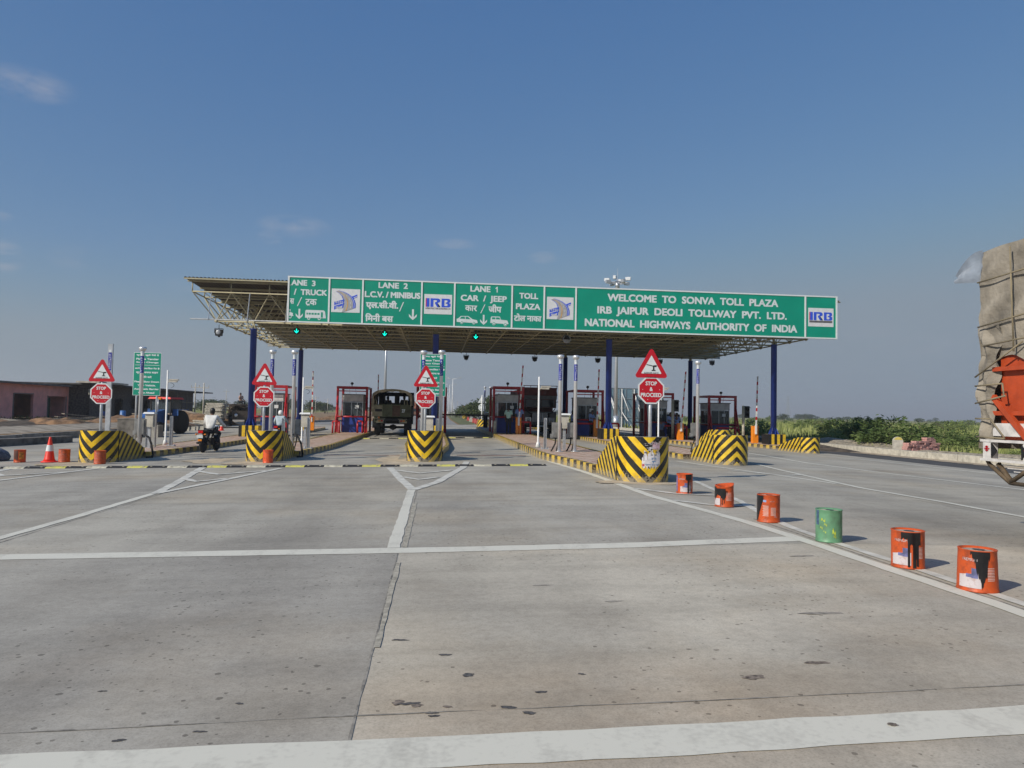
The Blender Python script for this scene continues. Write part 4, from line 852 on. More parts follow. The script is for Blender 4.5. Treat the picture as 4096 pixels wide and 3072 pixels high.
# ------------------------------------------------------------------ paint drums, cones
rust = M('rusty_orange', (.62, .085, .022), .5, .1, .3, 9, 0, .5, (.30, .06, .03)); dorange = M('drum_orange', (.50, .078, .016), .5, .05, .2, 11, .15, .4, (.27, .055, .022))
dgreen = M('drum_green', (.115, .27, .15), .5, .1, .2, 6, 0, .5, (.09, .17, .10)); tar = M('tar', (.012, .011, .012), .28, 0, .2, 12); lblw = M('label_white', (.52, .47, .48), .6, 0, .08, 16, 0, .4, (.30, .17, .14))
cemt = M('cement_fill', (.42, .36, .29), .9, 0, .2, 14, .5); paleink = M('pale_ink', (.72, .50, .44), .6); lblb = M('label_blue', (.15, .16, .34), .6, 0, .3, 14)
def drum(x, y, label, kind, h=.375, r=.152, rz=0, lean=0, r2=None):
    rz = rz - math.atan2(x, y); t = thing('paint_drum', label, 'paint drum', (x, y, g(x) + .006), rz, 'old paint drums used as lane markers'); r2 = r2 or r
    def rr(z): return (r + (r2 - r) * z / h) * (1 + .004 * math.sin(z * 60))
    bm_ = {'green': dgreen, 'rust': rust}.get(kind, dorange)
    mb = MB(); pr = [(rr(0) + .004, 0), (rr(0) + .005, .008), (rr(0), .014)] + [(rr(h * i / 6), h * i / 6) for i in range(1, 6)] + [(rr(h), h - .012), (rr(h) + .005, h - .006), (rr(h) + .004, h), (rr(h) - .008, h - .002), (rr(h) - .012, h - .022), (.01, h - .02)]
    b0 = len(mb.v); mb.lathe(pr, 36)
    if kind == 'dented':
        for i, (a, b, c) in enumerate(mb.v):
            if c > h * .6: k = max(0, math.cos(math.atan2(b, a) + 1.2)); mb.v[i] = (a * (1 - .1 * k), b * (1 - .22 * k), c - .05 * k * (c / h) + .02 * (a / r))
    o = mb.build('shell', bm_, t)
    if lean: t.rotation_euler = (R_(lean), R_(-lean * .6), rz)
    def patch(name, s0, s1, top, bot, mat, off, n=18):
        mb = MB(); R = lambda z: rr(z) + off
        for i in range(n):
            a, b = s0 + (s1 - s0) * i / n, s0 + (s1 - s0) * (i + 1) / n; ua, ub = i / n, (i + 1) / n
            za0, za1, zb0, zb1 = bot(ua), top(ua), bot(ub), top(ub)
            for k in range(3):
                q = []
                for s, z in ((a, za0 + (za1 - za0) * k / 3), (b, zb0 + (zb1 - zb0) * k / 3), (b, zb0 + (zb1 - zb0) * (k + 1) / 3), (a, za0 + (za1 - za0) * (k + 1) / 3)): an = s / r; q.append((R(z) * math.sin(an), -R(z) * math.cos(an), z))
                mb.poly(q)
        return mb.build(name, mat, t)
    T = lambda v: (lambda u: v)
    mb = MB(); mb.lathe([(rr(h) - .014, h - .019), (.01, h - .012)], 24, cap=False); mb.poly([(.05 * math.cos(a * .5) + .01, .04 * math.sin(a * .5), h - .008) for a in range(12)], 1)
    if kind in ('drip3', 'cone', 'green', 'side'): mb.build('fill', [cemt, tar], t)
    q = random.Random(int(x * 99 + y * 7)); J = [q.uniform(-1, 1) for _ in range(40)]
    hh = h - .01
    def text(s, s0, s1, z0, z1, mat, off=.004, bold=.03):
        mb = MB(); vs, fs, _ = textgeo(s, 0); p = []
        for u, w, l in vs: an = (s0 + u * (s1 - s0)) / r; z = z0 + w * (z1 - z0); p.append(((rr(z) + off) * math.sin(an), -(rr(z) + off) * math.cos(an), z))
        mb.add(p, fs); mb.build('lettering', mat, o)
    if kind in ('drip3', 'cone', 'sidew', 'first'):
        patch('white_label', -.16 if kind != 'first' else -.08, .03 if kind != 'first' else .13, lambda u: .155 - .035 * abs(u - .5) * (1 if u < .5 else -.4), T(.035), lblw, .0015)
        patch('blue_label', -.09 if kind != 'first' else -.03, -.03 if kind != 'first' else .03, T(.155), T(.125), lblb, .003, 6); patch('blue_label', -.045 if kind != 'first' else .0, .005 if kind != 'first' else .06, T(.205), T(.12), lblb, .003, 6)
        text('PREMIUM', -.125, .0, .265, .29, lblw)
        for k in range(9): patch('print_lines', .08, .15, (lambda k: lambda u: .215 - k * .013)(k), (lambda k: lambda u: .2095 - k * .013)(k), paleink, .002, 5)
    if kind == 'drip3':
        patch('tar_spill', -.06, .12, T(hh), lambda u: hh - .03 - (.075 if u > .3 else .02) - .03 * abs(J[int(u * 26)]) , tar, .004, 30)
        for s, w, b in ((.0, .02, .02), (.045, .03, .01), (.08, .02, .03), (.065, .015, .1)): patch('tar_drip', s, s + w, T(hh - .06), T(b), tar, .0045, 3)
    if kind == 'cone': patch('tar_spill', -.055, .105, T(hh), lambda u: max(.012, hh - (hh - .02) * max(.1, 1 - abs(u - .58) * 2.3) ** .8 + .035 * J[int(u * 30)]), tar, .004, 40)
    if kind == 'first':
        patch('tar_spill', .02, .15, T(hh), lambda u: hh - .09 - .05 * (.5 - abs(u - .4)) + .01 * J[int(u * 18)], tar, .004); patch('tar_drip', .055, .085, T(hh - .05), T(.01), tar, .0045, 3); patch('tar_drip', .1, .115, T(hh - .05), T(.05), tar, .0045, 3); patch('blue_label', -.2, -.15, T(.34), T(.04), lblb, .002, 6)
    if kind == 'dented':
        patch('tar_spill', -.22, .02, lambda u: hh - .06 * (1 if u > .3 else .6), lambda u: .17 - .04 * math.sin(u * 9) + .05 * J[int(u * 18)] * .4, tar, .006); patch('white_label', -.2, -.07, T(.14), T(.03), lblw, .002)
        for s in (-.06, -.035, -.005): patch('tar_drip', s, s + .008, T(.2), T(.07 + s), tar, .005, 2)
        for k in range(7): patch('print_lines', .03, .12, (lambda k: lambda u: .235 - k * .02)(k), (lambda k: lambda u: .228 - k * .02)(k), paleink, .002, 5)
    if kind == 'side':
        patch('tar_spill', -.24, -.07, T(hh), lambda u: .02 + .28 * max(0, u - .4) * 1.8, tar, .004)
        patch('blue_label', -.075, -.03, T(.315), T(.285), M('label_pale_blue', (.25, .36, .6), .5), .003, 5); text('PREMIUM', .02, .08, .29, .305, lblw)
        for k in range(9): patch('print_lines', -.08 + .01 * (k % 2), .0, (lambda k: lambda u: .235 - k * .017)(k), (lambda k: lambda u: .227 - k * .017)(k), paleink, .002, 5); patch('print_lines', .03, .105, (lambda k: lambda u: .21 - k * .013)(k), (lambda k: lambda u: .204 - k * .013)(k), paleink, .002, 5)
        text('20 L', .08, .12, .075, .095, lblw)
    if kind == 'green':
        for s, z, w_, h_ in ((-.09, .25, .05, .04), (-.10, .16, .03, .03), (-.05, .2, .03, .03), (.04, .10, .04, .08), (.055, .06, .03, .05), (-.06, .12, .03, .02)):
            patch('yellow_daub', s, s + w_, (lambda z, h_: lambda u: z + h_ * (.6 + .4 * math.sin(u * 7)))(z, h_), (lambda z: lambda u: z + .012 * math.sin(u * 5))(z), M('yellow_daub', (.42, .50, .06), .6, 0, .3, 30), .002, 6)
        patch('blue_patch', -.17, -.12, T(hh), T(.2), M('faded_blue', (.07, .13, .22), .6, 0, .3, 20), .002, 5)
    if kind == 'rusty': patch('yellow_daub', -.02, .1, T(.3), T(.1), M('ochre_rust', (.6, .25, .03), .7, 0, .4, 14), .003, 8); patch('tar_spill', -.2, -.05, T(hh), lambda u: .05 + .1 * abs(J[int(u * 18)]), M('dark_rust', (.09, .03, .02), .8, 0, .3), .003)
    if kind == 'scuffed':
        for k in range(9): patch('scuff', -.18 + .02 * abs(J[k]), .14 * abs(J[k + 9]) + .03, (lambda k: lambda u: .05 + k * .037)(k), (lambda k: lambda u: .043 + k * .037 + .008 * u)(k), lblw, .002, 8)
drum(4.79, 13.55, 'orange paint drum with white label, nearest the postered block', 'first'); drum(4.79, 11.62, 'orange paint drum with dented slanting rim and black smears', 'dented', .37)
drum(4.765, 9.97, 'orange paint drum with printed text and tar down its left edge', 'side', .385, .155); drum(4.78, 8.40, 'green paint drum with yellow daubs', 'green', .385, .15)
drum(4.80, 6.95, 'orange paint drum with three tar drips and open filled top', 'drip3', .37, .152); drum(4.80, 6.0, 'last orange drum at the right, a black tar wedge down its front', 'cone', .36, .160, r2=.148)
drum(-12.25, 23.05, 'rusty drum with ochre patch, farthest to the left', 'rusty', .37); drum(-11.0, 23.05, 'scuffed red drum with pale marks right beside the near traffic cone', 'scuffed', .38)
drum(-9.62, 22.2, 'red drum in front of the leftmost striped block', 'scuffed', .385); drum(-4.93, 22.35, 'plain rusty red drum in front of the second striped block', 'rust', .38, .145)
conem = M('cone_red', (.80, .035, .015), .45, 0, .06)
def cone(x, y, label, z=0, s=1.0):
    t = thing('traffic_cone', label, 'traffic cone', (x, y, g(x) + z + .004), group='red traffic cones')
    mb = MB(); pr = [(.17, .03), (.14, .10), (.045, .66), (.035, .70), (.03, .75)]; mb.lathe([(r * s, z_ * s) for r, z_ in pr], 20); mb.build('body', conem, t)
    mb = MB(); mb.lathe([(.235 * s, 0), (.235 * s, .02), (.18 * s, .045)], 8); mb.build('base', conem, t)
    mb = MB(); mb.lathe([(.104 * s, .33 * s), (.077 * s, .51 * s)], 20, cap=False); mb.v = [(a * 1.03, b * 1.03, c) for a, b, c in mb.v]; mb.build('reflective_band', signwhite, t)
cone(-11.42, 23.05, 'red and white traffic cone near the left edge beside two old drums'); cone(-16.5, 58.6, 'red and white traffic cone by the far kerb behind the motorcyclist'); cone(-14.3, 66, 'small distant traffic cone near the first island column', 0, .9)

# ------------------------------------------------------------------ toll booths, their red guard frames and rails
def booth(x, y, label, glab, w=1.3, d=1.9, side=1):
    z0 = g(x) + .19; grp = 'toll booths on the islands'
    t = thing('toll_booth', label, 'toll booth', (x, y, z0), group=grp)
    mb = MB(); mb.box((0, d / 2, .5), (w, d, 1.0)); mb.build('base', blue, t)
    mb = MB()
    for sx in (-1, 1):
        for yy in (.03, d * .5, d - .03): mb.box((sx * (w / 2 - .025), yy, 1.58), (.05, .05, 1.16))
    for xx in (-.08, .0 + w * .22): mb.box((xx, .025, 1.58), (.035, .045, 1.16)); mb.box((xx, d - .025, 1.58), (.035, .045, 1.16))
    for zz in (1.02, 1.93): mb.box((0, .02, zz), (w, .05, .045)); mb.box((0, d - .02, zz), (w, .05, .045)); [mb.box((s * (w / 2 - .02), d / 2, zz), (.05, d, .045)) for s in (-1, 1)]
    mb.build('window_frame', alu, t)
    mb = MB(); mb.box((0, .03, 1.5), (w - .08, .008, .9)); mb.box((0, d - .03, 1.5), (w - .08, .008, .9)); [mb.box((s * (w / 2 - .03), d / 2, 1.5), (.008, d - .08, .9)) for s in (-1, 1)]; mb.build('glazing', bglass, t)
    mb = MB(); mb.box((0, d / 2, 2.18), (w + .02, d + .02, .42)); o = mb.build('fascia', M('booth_white', (.56, .56, .54), .5, 0, .1, 4), t)
    mb = MB(); mb.box((0, d / 2, 2.415), (w + .12, d + .12, .05)); mb.build('roof', M('booth_roof', (.12, .12, .12), .7), o)
    mb = MB(); mb.box((side * .2, .5, 1.1), (.5, .3, .28)); mb.box((side * .15, .9, 1.28), (.42, .06, .32), 0); mb.box((0, .75, 1.0), (w - .15, .9, .04)); mb.build('desk', chassis, t)
    mb = MB(); mb.box((w * .2, -.004, 1.62), (.24, .006, .2)); mb.build('paper_notice', signwhite, t)
    f = thing('guard_frame', glab, 'guard frame', (x, y - .35, z0), group='red guard frames round the toll booths')
    mb = MB(); W = .98; H = 2.92; D = d + .8
    for s in (-1, 1):
        mb.box((s * W * .93, 0, H / 2), (.14, .13, H)); mb.box((s * W * .93, D, H / 2), (.14, .13, H)); mb.box((s * W * .93, D / 2, H - .05), (.10, D, .10))
        mb.tube((s * W * .93, -.75, 0), (s * W * .93, -.06, 2.2), .055, 8); mb.tube((s * W * .93, -.5, .95), (s * W * .93, D, .98), .045, 8); mb.tube((s * W * .93, -.75, .4), (s * W * .93, 0, .9), .04, 8)
    mb.box((0, 0, H - .075), (W * 2 - .05, .11, .15)); mb.box((0, D, H - .055), (W * 2 - .05, .09, .10)); mb.box((0, 0, 2.62), (W * 1.8, .03, .06)); mb.tube((-W, -.12, 1.0), (W, -.12, 1.0), .05, 8)
    mb.build('tubing', dkred, f)
    mb = MB(); mb.lathe([(.02, H), (.03, H + .10), (.09, H + .14), (.10, H + .2), (.06, H + .26), (.01, H + .27)], 12, (-.05, .1, 0)); mb.build('beacon', black, f)
    mb = MB(); mb.tube((-.2, .0, H), (-.2, .35, 2.45), .008, 4); mb.tube((.15, 0, H), (.2, .4, 2.45), .008, 4); mb.build('wire', rubber, f)
BW = ['first toll booth from the left, behind the second stop sign', 'toll booth with white notice left of the army truck', 'toll booth hidden behind the middle green board', 'toll booth the green shirted man is facing', 'toll booth beside the third blue front column', 'toll booth behind the nearest stop sign post', 'toll booth farthest right, behind the chevron block']
GW = ['red frame round the first booth from the left', 'red frame round the booth left of the army truck', 'red frame of which one post shows right of the middle green board', 'dark red frame round the booth left of the parked cargo truck', 'red frame with wide A shaped legs right of the cargo truck', 'dark red frame behind the nearest stop sign', 'dark red frame farthest to the right']
for (x, y), a, b in zip(((-9.9, 45.5), (-5.25, 47.2), (-.25, 47.5), (4.55, 45.6), (9.75, 46.0), (14.45, 46.2), (18.95, 46.8)), BW, GW): booth(x, y, a, b)
def rail(x, y, label, w=.95, h=.72, rz=0):
    z0 = g(x) + .19; t = thing('crash_rail', label, 'rail', (x, y, z0), rz, 'low red tube rails on the islands')
    mb = MB(); mb.path([(-w / 2, 0, 0), (-w / 2, 0, h), (w / 2, 0, h), (w / 2, 0, 0)], .055, 10); mb.build('tube', dkred, t)
rail(-6.0, 45.2, 'low red rail at the left foot of the frame left of the army truck', .4); rail(-4.6, 45.6, 'low red rail between the paved island edge and the army truck', .3, .72)
rail(6.1 - .75, 43.2, 'low red rail in front of the cargo truck, right of the orange box', .7, .75); rail(9.3, 43.9, 'low red rail left of the second orange barrier box', 1.3, .78); rail(11.1 - .5, 42.6, 'low red rail right of the third blue front column', .7, .85)
rail(14.4, 43.9, 'low red rail seen between the nearest stop sign posts', 1.1, .82); rail(15.1, 43.4, 'low red rail right of the third orange barrier box', .7, .8); rail(18.3, 44.2, 'low red rail above the chevron block', 1.2, .8)

# ------------------------------------------------------------------ boom barriers
borange = M('barrier_orange', (.85, .26, .015), .38, 0, .04)
def barrier(x, y, label, tilt=2, L=3.9):
    z0 = g(x) + .19; t = thing('boom_barrier', label, 'barrier', (x, y, z0), group='orange boom barriers with raised arms')
    mb = MB(); mb.box((0, 0, .5), (.32, .30, 1.0)); mb.box((0, 0, 1.0), (.34, .32, .02)); o = mb.build('housing', borange, t)
    mb = MB(); mb.lathe([(.01, 0), (.03, 0)], 10)
    for i, (a, b, c) in enumerate(mb.v): mb.v[i] = (a, -.155 + c, .42 + b)
    mb.build('badge', signwhite, o)
    a = MB(); n = 8
    for k in range(n):
        z1, z2 = .62 + k * L / n * .9, .62 + (k + 1) * L / n * .9
        for dx, dy in ((-.04, -.022), (.04, -.022), (.04, .022), (-.04, .022)): pass
        P = [(-.04, -.2), (.04, -.2), (.04, -.16), (-.04, -.16)]
        for i in range(4):
            (xa, ya), (xb, yb) = P[i], P[(i + 1) % 4]
            k_ = math.tan(R_(tilt)); a.poly([(xa + k_ * (z1 - .6), ya, z1), (xb + k_ * (z1 - .6), yb, z1), (xb + k_ * (z2 - .6), yb, z2), (xa + k_ * (z2 - .6), ya, z2)], 0, [(0, z1), (0, z1), (0, z2), (0, z2)])
    a.box((0, -.18, .80), (.11, .07, .55), 1); a.build('arm', [armm, white], t)
    mb = MB(); mb.tube((0, -.16, .82), (0, .0, .82), .04, 10); mb.build('pivot', chassis, t)
barrier(4.98, 43.3, 'raised striped barrier arm on an orange box by the two men at the booth', 3.2)
barrier(9.85, 43.8, 'raised striped barrier arm just left of the third blue front column', 1.5)
barrier(14.75, 42.6, 'raised striped barrier arm between the nearest stop sign and the single ringed pole', 4.2)
barrier(19.0 - .1, 41.4, 'raised striped barrier arm nearest the last blue front column', 1.5, 3.7)
t = thing('lowered_barrier', 'dark horizontal barrier arm closed across the lane in the distance', 'barrier', (4.15, 60, g(4.15) + .19))
mb = MB(); mb.box((0, 0, .5), (.34, .3, 1.0)); mb.build('housing', chassis, t); mb = MB(); mb.box((-1.75, -.2, 1.02), (3.9, .04, .13)); mb.build('arm', M('dark_arm', (.10, .09, .075), .6), t)  # the lowered arm is one plain dark brown
for px_, x, y, lab in ((0, -8.55, 52, 'tall striped barrier arm sticking up behind the first booth'), (0, -4.35, 56, 'thin grey barrier arm sticking up behind the booth left of the army truck')):
    t = thing('raised_arm', lab, 'barrier', (x, y, g(x) + .19)); mb = MB(); mb.box((0, 0, .5), (.3, .3, 1)); mb.build('housing', borange, t)
    a = MB(); P = [(-.04, -.2), (.04, -.2), (.04, -.16), (-.04, -.16)]
    for k in range(8):
        for i in range(4): (xa, ya), (xb, yb) = P[i], P[(i + 1) % 4]; a.poly([(xa, ya, .6 + k * .44), (xb, yb, .6 + k * .44), (xb, yb, 1.04 + k * .44), (xa, ya, 1.04 + k * .44)], 0, [(0, k * .44), (0, k * .44), (0, .44 + k * .44), (0, .44 + k * .44)])
    a.build('arm', armm, t)
def bollard(x, y, h, label, mat=M('dirty_cream', (.48, .46, .36), .6, 0, .2, 5)):
    mb = MB(); mb.lathe([(.09, 0), (.09, h - .04), (.05, h)], 14); tag(mb.build('bollard', mat, None, (x, y, g(x) + .19)), label, 'bollard', 'pale round bollards on the islands')
bollard(3.58, 43.4, .8, 'short cream bollard at the kerb by the green shirted man'); 
def siglight(x, y, label, h=2.55):
    t = thing('lane_light_post', label, 'signal', (x, y, g(x) + .19)); mb = MB(); mb.lathe([(.085, 0), (.085, h)], 14); mb.build('post', M('dirty_cream', (.48, .46, .36)), t)
    mb = MB(); mb.box((.22, 0, h - .38), (.26, .2, .72)); mb.prism([(.1, -.1, h - .1), (.34, -.1, h - .1), (.34, -.3, h - .13), (.1, -.3, h - .13)], (0, 0, .015)); o = mb.build('signal_head', black, t)
    mb = MB(); [mb.lathe([(.01, 0), (.085, 0)], 12, (0, 0, k)) for k in (0, .3)]
    for i, (a, b, c) in enumerate(mb.v): mb.v[i] = (.22 + a, -.105, h - .52 + b + c)
    mb.build('lens', dglass, o)
siglight(14.62, 43.6, 'cream post with black lane light left of the third orange barrier box', 2.45); siglight(18.55, 42.2, 'cream post with black lane light left of the last raised barrier arm', 2.2)

# ------------------------------------------------------------------ people
def skinmesh(nodes, edges):
    me = bpy.data.meshes.new('k'); keys = list(nodes); me.from_pydata([nodes[k][0] for k in keys], [(keys.index(a), keys.index(b)) for a, b in edges], [])
    o = bpy.data.objects.new('k', me); COL.objects.link(o)
    bm = bmesh.new(); bm.from_mesh(me); ly = bm.verts.layers.skin.verify(); bm.verts.ensure_lookup_table()
    for i, k in enumerate(keys):
        r = nodes[k][1]; bm.verts[i][ly].radius = r if isinstance(r, tuple) else (r, r); bm.verts[i][ly].use_root = (i == 0)
    bm.to_mesh(me); bm.free()
    o.modifiers.new('s', 'SKIN').use_smooth_shade = True; o.modifiers.new('u', 'SUBSURF').levels = 1
    m2 = bpy.data.meshes.new_from_object(o.evaluated_get(bpy.context.evaluated_depsgraph_get())); bpy.data.objects.remove(o); bpy.data.meshes.remove(me); return m2
def addmesh(name, me, mat, parent):
    me.name = name; me.materials.clear(); me.materials.append(mat); o = bpy.data.objects.new(name, me); COL.objects.link(o); o.parent = parent
    for p in me.polygons: p.use_smooth = True
    return o
POSE = {}
def person(x, y, z, face, shirt, pants, label, pose='stand', grp=None, hair=hairm, short=True, helmet=None, scale=1.0, bare=False):
    """faces local -y; face = rotation about z"""
    t = thing('person', label, 'person', (x, y, z), face, grp); t.scale = (scale,) * 3
    J = dict(pel=(0, 0, .93), wai=(0, .0, 1.06), che=(0, -.0, 1.27), nek=(0, .01, 1.44), hb=(0, -.005, 1.53), ht=(0, -.01, 1.63))
    for s, n in ((-1, 'l'), (1, 'r')):
        J['sh' + n] = (s * .17, .01, 1.385); J['el' + n] = (s * .235, .05, 1.11); J['wr' + n] = (s * .22, -.05, .87); J['hd' + n] = (s * .215, -.075, .80)
        J['hi' + n] = (s * .09, 0, .88); J['kn' + n] = (s * .10, -.03, .49); J['an' + n] = (s * .105, .03, .09); J['to' + n] = (s * .12, -.13, .035)
    if pose == 'reach':
        for s, n in ((-1, 'l'), (1, 'r')): J['el' + n] = (s * .22, -.12, 1.13); J['wr' + n] = (s * .15, -.33, 1.12); J['hd' + n] = (s * .13, -.40, 1.12)
        J['che'] = (0, -.04, 1.26); J['nek'] = (0, -.05, 1.43); J['hb'] = (0, -.09, 1.51); J['ht'] = (0, -.12, 1.60)
    if pose == 'step': J['knl'] = (-.1, -.14, .5); J['anl'] = (-.1, -.10, .10); J['tol'] = (-.11, -.26, .04); J['knr'] = (.1, .04, .48); J['anr'] = (.1, .16, .12); J['tor'] = (.11, .03, .035)
    if pose in ('ride', 'sit'):
        dz = -.93 + (.80 if pose == 'ride' else .46)
        for k in ('pel', 'wai', 'che', 'nek', 'hb', 'ht'): a = J[k]; J[k] = (a[0], a[1] - (0.30 * (a[2] - .93) if pose == 'ride' else .05), a[2] + dz)
        for s, n in ((-1, 'l'), (1, 'r')):
            J['sh' + n] = (s * .18, -.11, 1.375 + dz); J['hi' + n] = (s * .1, 0, .88 + dz)
            if pose == 'ride': J['el' + n] = (s * .30, -.30, 1.14 + dz); J['wr' + n] = (s * .33, -.56, 1.02 + dz); J['hd' + n] = (s * .31, -.63, 1.03 + dz); J['kn' + n] = (s * .20, -.40, .66); J['an' + n] = (s * .17, -.12, .30); J['to' + n] = (s * .18, -.27, .26)
            else: J['el' + n] = (s * .25, -.1, 1.12 + dz); J['wr' + n] = (s * .18, -.34, 1.0 + dz); J['hd' + n] = (s * .16, -.41, 1.0 + dz); J['kn' + n] = (s * .14, -.42, .47); J['an' + n] = (s * .14, -.38, .08); J['to' + n] = (s * .15, -.52, .035)
    R = dict(pel=(.125, .10), wai=(.115, .09), che=(.145, .10), nek=.052, hb=.072, ht=.066)
    for n in 'lr': R.update({'sh' + n: .055, 'el' + n: .04, 'wr' + n: .028, 'hd' + n: (.038, .02), 'hi' + n: .085, 'kn' + n: .055, 'an' + n: .04, 'to' + n: .035})
    E_ = [('pel', 'wai'), ('wai', 'che'), ('che', 'nek'), ('nek', 'hb'), ('hb', 'ht')]
    for n in 'lr': E_ += [('che', 'sh' + n), ('sh' + n, 'el' + n), ('el' + n, 'wr' + n), ('wr' + n, 'hd' + n), ('pel', 'hi' + n), ('hi' + n, 'kn' + n), ('kn' + n, 'an' + n), ('an' + n, 'to' + n)]
    N = {k: (J[k], R[k]) for k in J}
    for n, s in (('l', -1), ('r', 1)):     # five fingers
        h, w = Vector(J['hd' + n]), Vector(J['wr' + n]); d = (h - w).normalized(); sd = Vector((1, 0, 0)); sd = (sd - d * sd.dot(d)).normalized(); pn = d.cross(sd)
        for f, (o, l) in enumerate(((-.030, .062), (-.010, .075), (.010, .070), (.028, .055))):
            a = h + sd * o + d * .02; b = a + d * l * .55 - pn * s * .004; c = b + d * l * .4 - pn * .018
            N[f'f{n}{f}a'] = (tuple(b), .0085); N[f'f{n}{f}b'] = (tuple(c), .007); E_ += [('hd' + n, f'f{n}{f}a'), (f'f{n}{f}a', f'f{n}{f}b')]
        th = w + d * .03 - sd * s * .03; N[f't{n}'] = (tuple(th + d * .03 - sd * s * .015), .010); E_.append(('wr' + n, f't{n}'))
    key = (pose,)
    if key not in POSE:
        body = skinmesh(N, E_)
        # nose, ears and eyes added to the same mesh
        bm = bmesh.new(); bm.from_mesh(body); hx, hy, hz = J['hb']
        for c, rr_ in (((hx, hy - .082, hz + .02), (.012, .018, .022)), ((hx - .074, hy, hz + .025), (.008, .02, .03)), ((hx + .074, hy, hz + .025), (.008, .02, .03)), ((hx, hy - .07, hz - .03), (.022, .01, .007)), ((hx - .027, hy - .068, hz + .045), (.012, .008, .008)), ((hx + .027, hy - .068, hz + .045), (.012, .008, .008))):
            m_ = Matrix.Translation(c) @ Matrix.Diagonal((*rr_, 1)); bmesh.ops.create_icosphere(bm, subdivisions=1, radius=1, matrix=m_)
        bm.to_mesh(body); bm.free()
        SN = {k: (J[k], tuple(q + .03 for q in R[k]) if isinstance(R[k], tuple) else R[k] + (.026)) for k in ('wai', 'che', 'shl', 'shr', 'ell', 'elr', 'wrl', 'wrr')}
        SN['hem'] = (tuple(Vector(J['pel']) + Vector((0, 0, -.05 if pose != 'ride' else .0))), (.155, .125)); SN['col'] = (tuple(Vector(J['che']).lerp(Vector(J['nek']), .8)), .065)
        SS = dict(SN); SE = [('wai', 'hem'), ('wai', 'che'), ('che', 'col'), ('che', 'shl'), ('che', 'shr'), ('shl', 'ell'), ('shr', 'elr')]
        for n in 'lr': SS['ell' if n == 'l' else 'elr'] = (tuple(Vector(J['sh' + n]).lerp(Vector(J['el' + n]), .85)), .062); SS.pop('wr' + n)
        shirt_s = skinmesh(SS, SE); shirt_l = skinmesh(SN, SE + [('ell', 'wrl'), ('elr', 'wrr')])
        PN = {k: (J[k], tuple(q + .02 for q in R[k]) if isinstance(R[k], tuple) else R[k] + .02) for k in ('pel', 'hil', 'hir', 'knl', 'knr', 'anl', 'anr')}
        for n in 'lr': PN['an' + n] = (tuple(Vector(J['an' + n]) + Vector((0, 0, .02))), .062)
        trou = skinmesh(PN, [('pel', 'hil'), ('pel', 'hir'), ('hil', 'knl'), ('hir', 'knr'), ('knl', 'anl'), ('knr', 'anr')])
        hm = MB(); hx, hy, hz = J['hb']; hm.lathe([(.07, -.075), (.084, -.03), (.09, .04), (.085, .09), (.05, .135), (.01, .15)], 14, (hx, hy + .012, hz + .02))
        hm.v = [(a if b > hy - .015 or c > hz + .07 else a * .7, b if b > hy - .015 or c > hz + .07 else hy + .02, c) for a, b, c in hm.v]
        sho = MB()
        for n in 'lr': a, b = Vector(J['an' + n]), Vector(J['to' + n]); dd = (b - a); dd.z = 0; c_ = (a + b) / 2; sho.box((c_.x, c_.y - .01, min(a.z, b.z) + .02), (.09, .25, .07), 0, 0, (.8, .85))
        POSE[key] = (body, shirt_s, shirt_l, trou, hm, sho)
    body, ss, sl, tr, hm, sho = POSE[key]
    addmesh('body', body.copy(), skin, t)
    if not bare: addmesh('shirt', (ss if short else sl).copy(), shirt, t)
    addmesh('trousers', tr.copy(), pants, t)
    if helmet: h2 = MB(); hx, hy, hz = J['hb']; h2.lathe([(.105, -.06), (.125, .02), (.12, .09), (.07, .155), (.01, .17)], 16, (hx, hy, hz + .015)); h2.build('helmet', helmet, t)
    else: hm.build('hair', hair, t)
    sho.build('shoe', black, t)
    return t
mint = M('mint_shirt', (.45, .66, .56), .8, 0, .06); lblue = M('pale_blue_shirt', (.25, .36, .66), .8, 0, .08); wshirt = M('white_shirt', (.66, .66, .64), .85, 0, .08); dpant = M('dark_trousers', (.025, .027, .032), .85); khaki = M('khaki', (.22, .19, .12), .85)
g2 = lambda x: g(x) + .19
person(4.42, 43.6, g2(3.93), R_(155), mint, dpant, 'person in a mint green shirt and dark trousers facing the booth window', 'stand', 'people at the booths', scale=1.0)
person(5.15, 44.4, g2(5.1), R_(180), lblue, dpant, 'person in a pale blue shirt standing behind the first raised barrier arm', 'stand', 'people at the booths', scale=1.04)
person(8.72, 45.6, g2(9), R_(100), lblue, dpant, 'person in a blue shirt between the second ringed pole and the red frame', 'stand', 'people at the booths', scale=.93)
pr_ = person(9.72, 44.6, g2(9.7), R_(40), lblue, dpant, 'person in a blue shirt reading papers beside the second orange barrier box', 'reach', 'people at the booths', scale=.97)
mb = MB(); mb.box((0, 0, 0), (.28, .2, .004), 0, 0, None, R_(-35)); pp = mb.build('paper_sheet', signwhite, None, (9.72 + .42 * math.sin(R_(40)), 44.6 - .42 * math.cos(R_(40)), g2(9.7) + 1.12)); tag(pp, 'white papers held by the person at the second orange box', 'paper')
person(13.95, 43.8, g2(14) - .0, R_(180), M('slate_shirt', (.10, .15, .24), .85), dpant, 'person in a dark slate shirt sitting with back turned before the booth door', 'sit', 'people at the booths', scale=1.05)
mb = MB(); mb.box((0, 0, .2), (.4, .35, .40)); tag(mb.build('stool', chassis, None, (13.95, 43.8, g2(14))), 'low dark stool under the sitting person before the booth', 'stool')
person(14.75, 44.6, g2(14.7), R_(30), lblue, dpant, 'person in a pale blue shirt leaning to a car right of the sitting person', 'reach', 'people at the booths', scale=1.0)
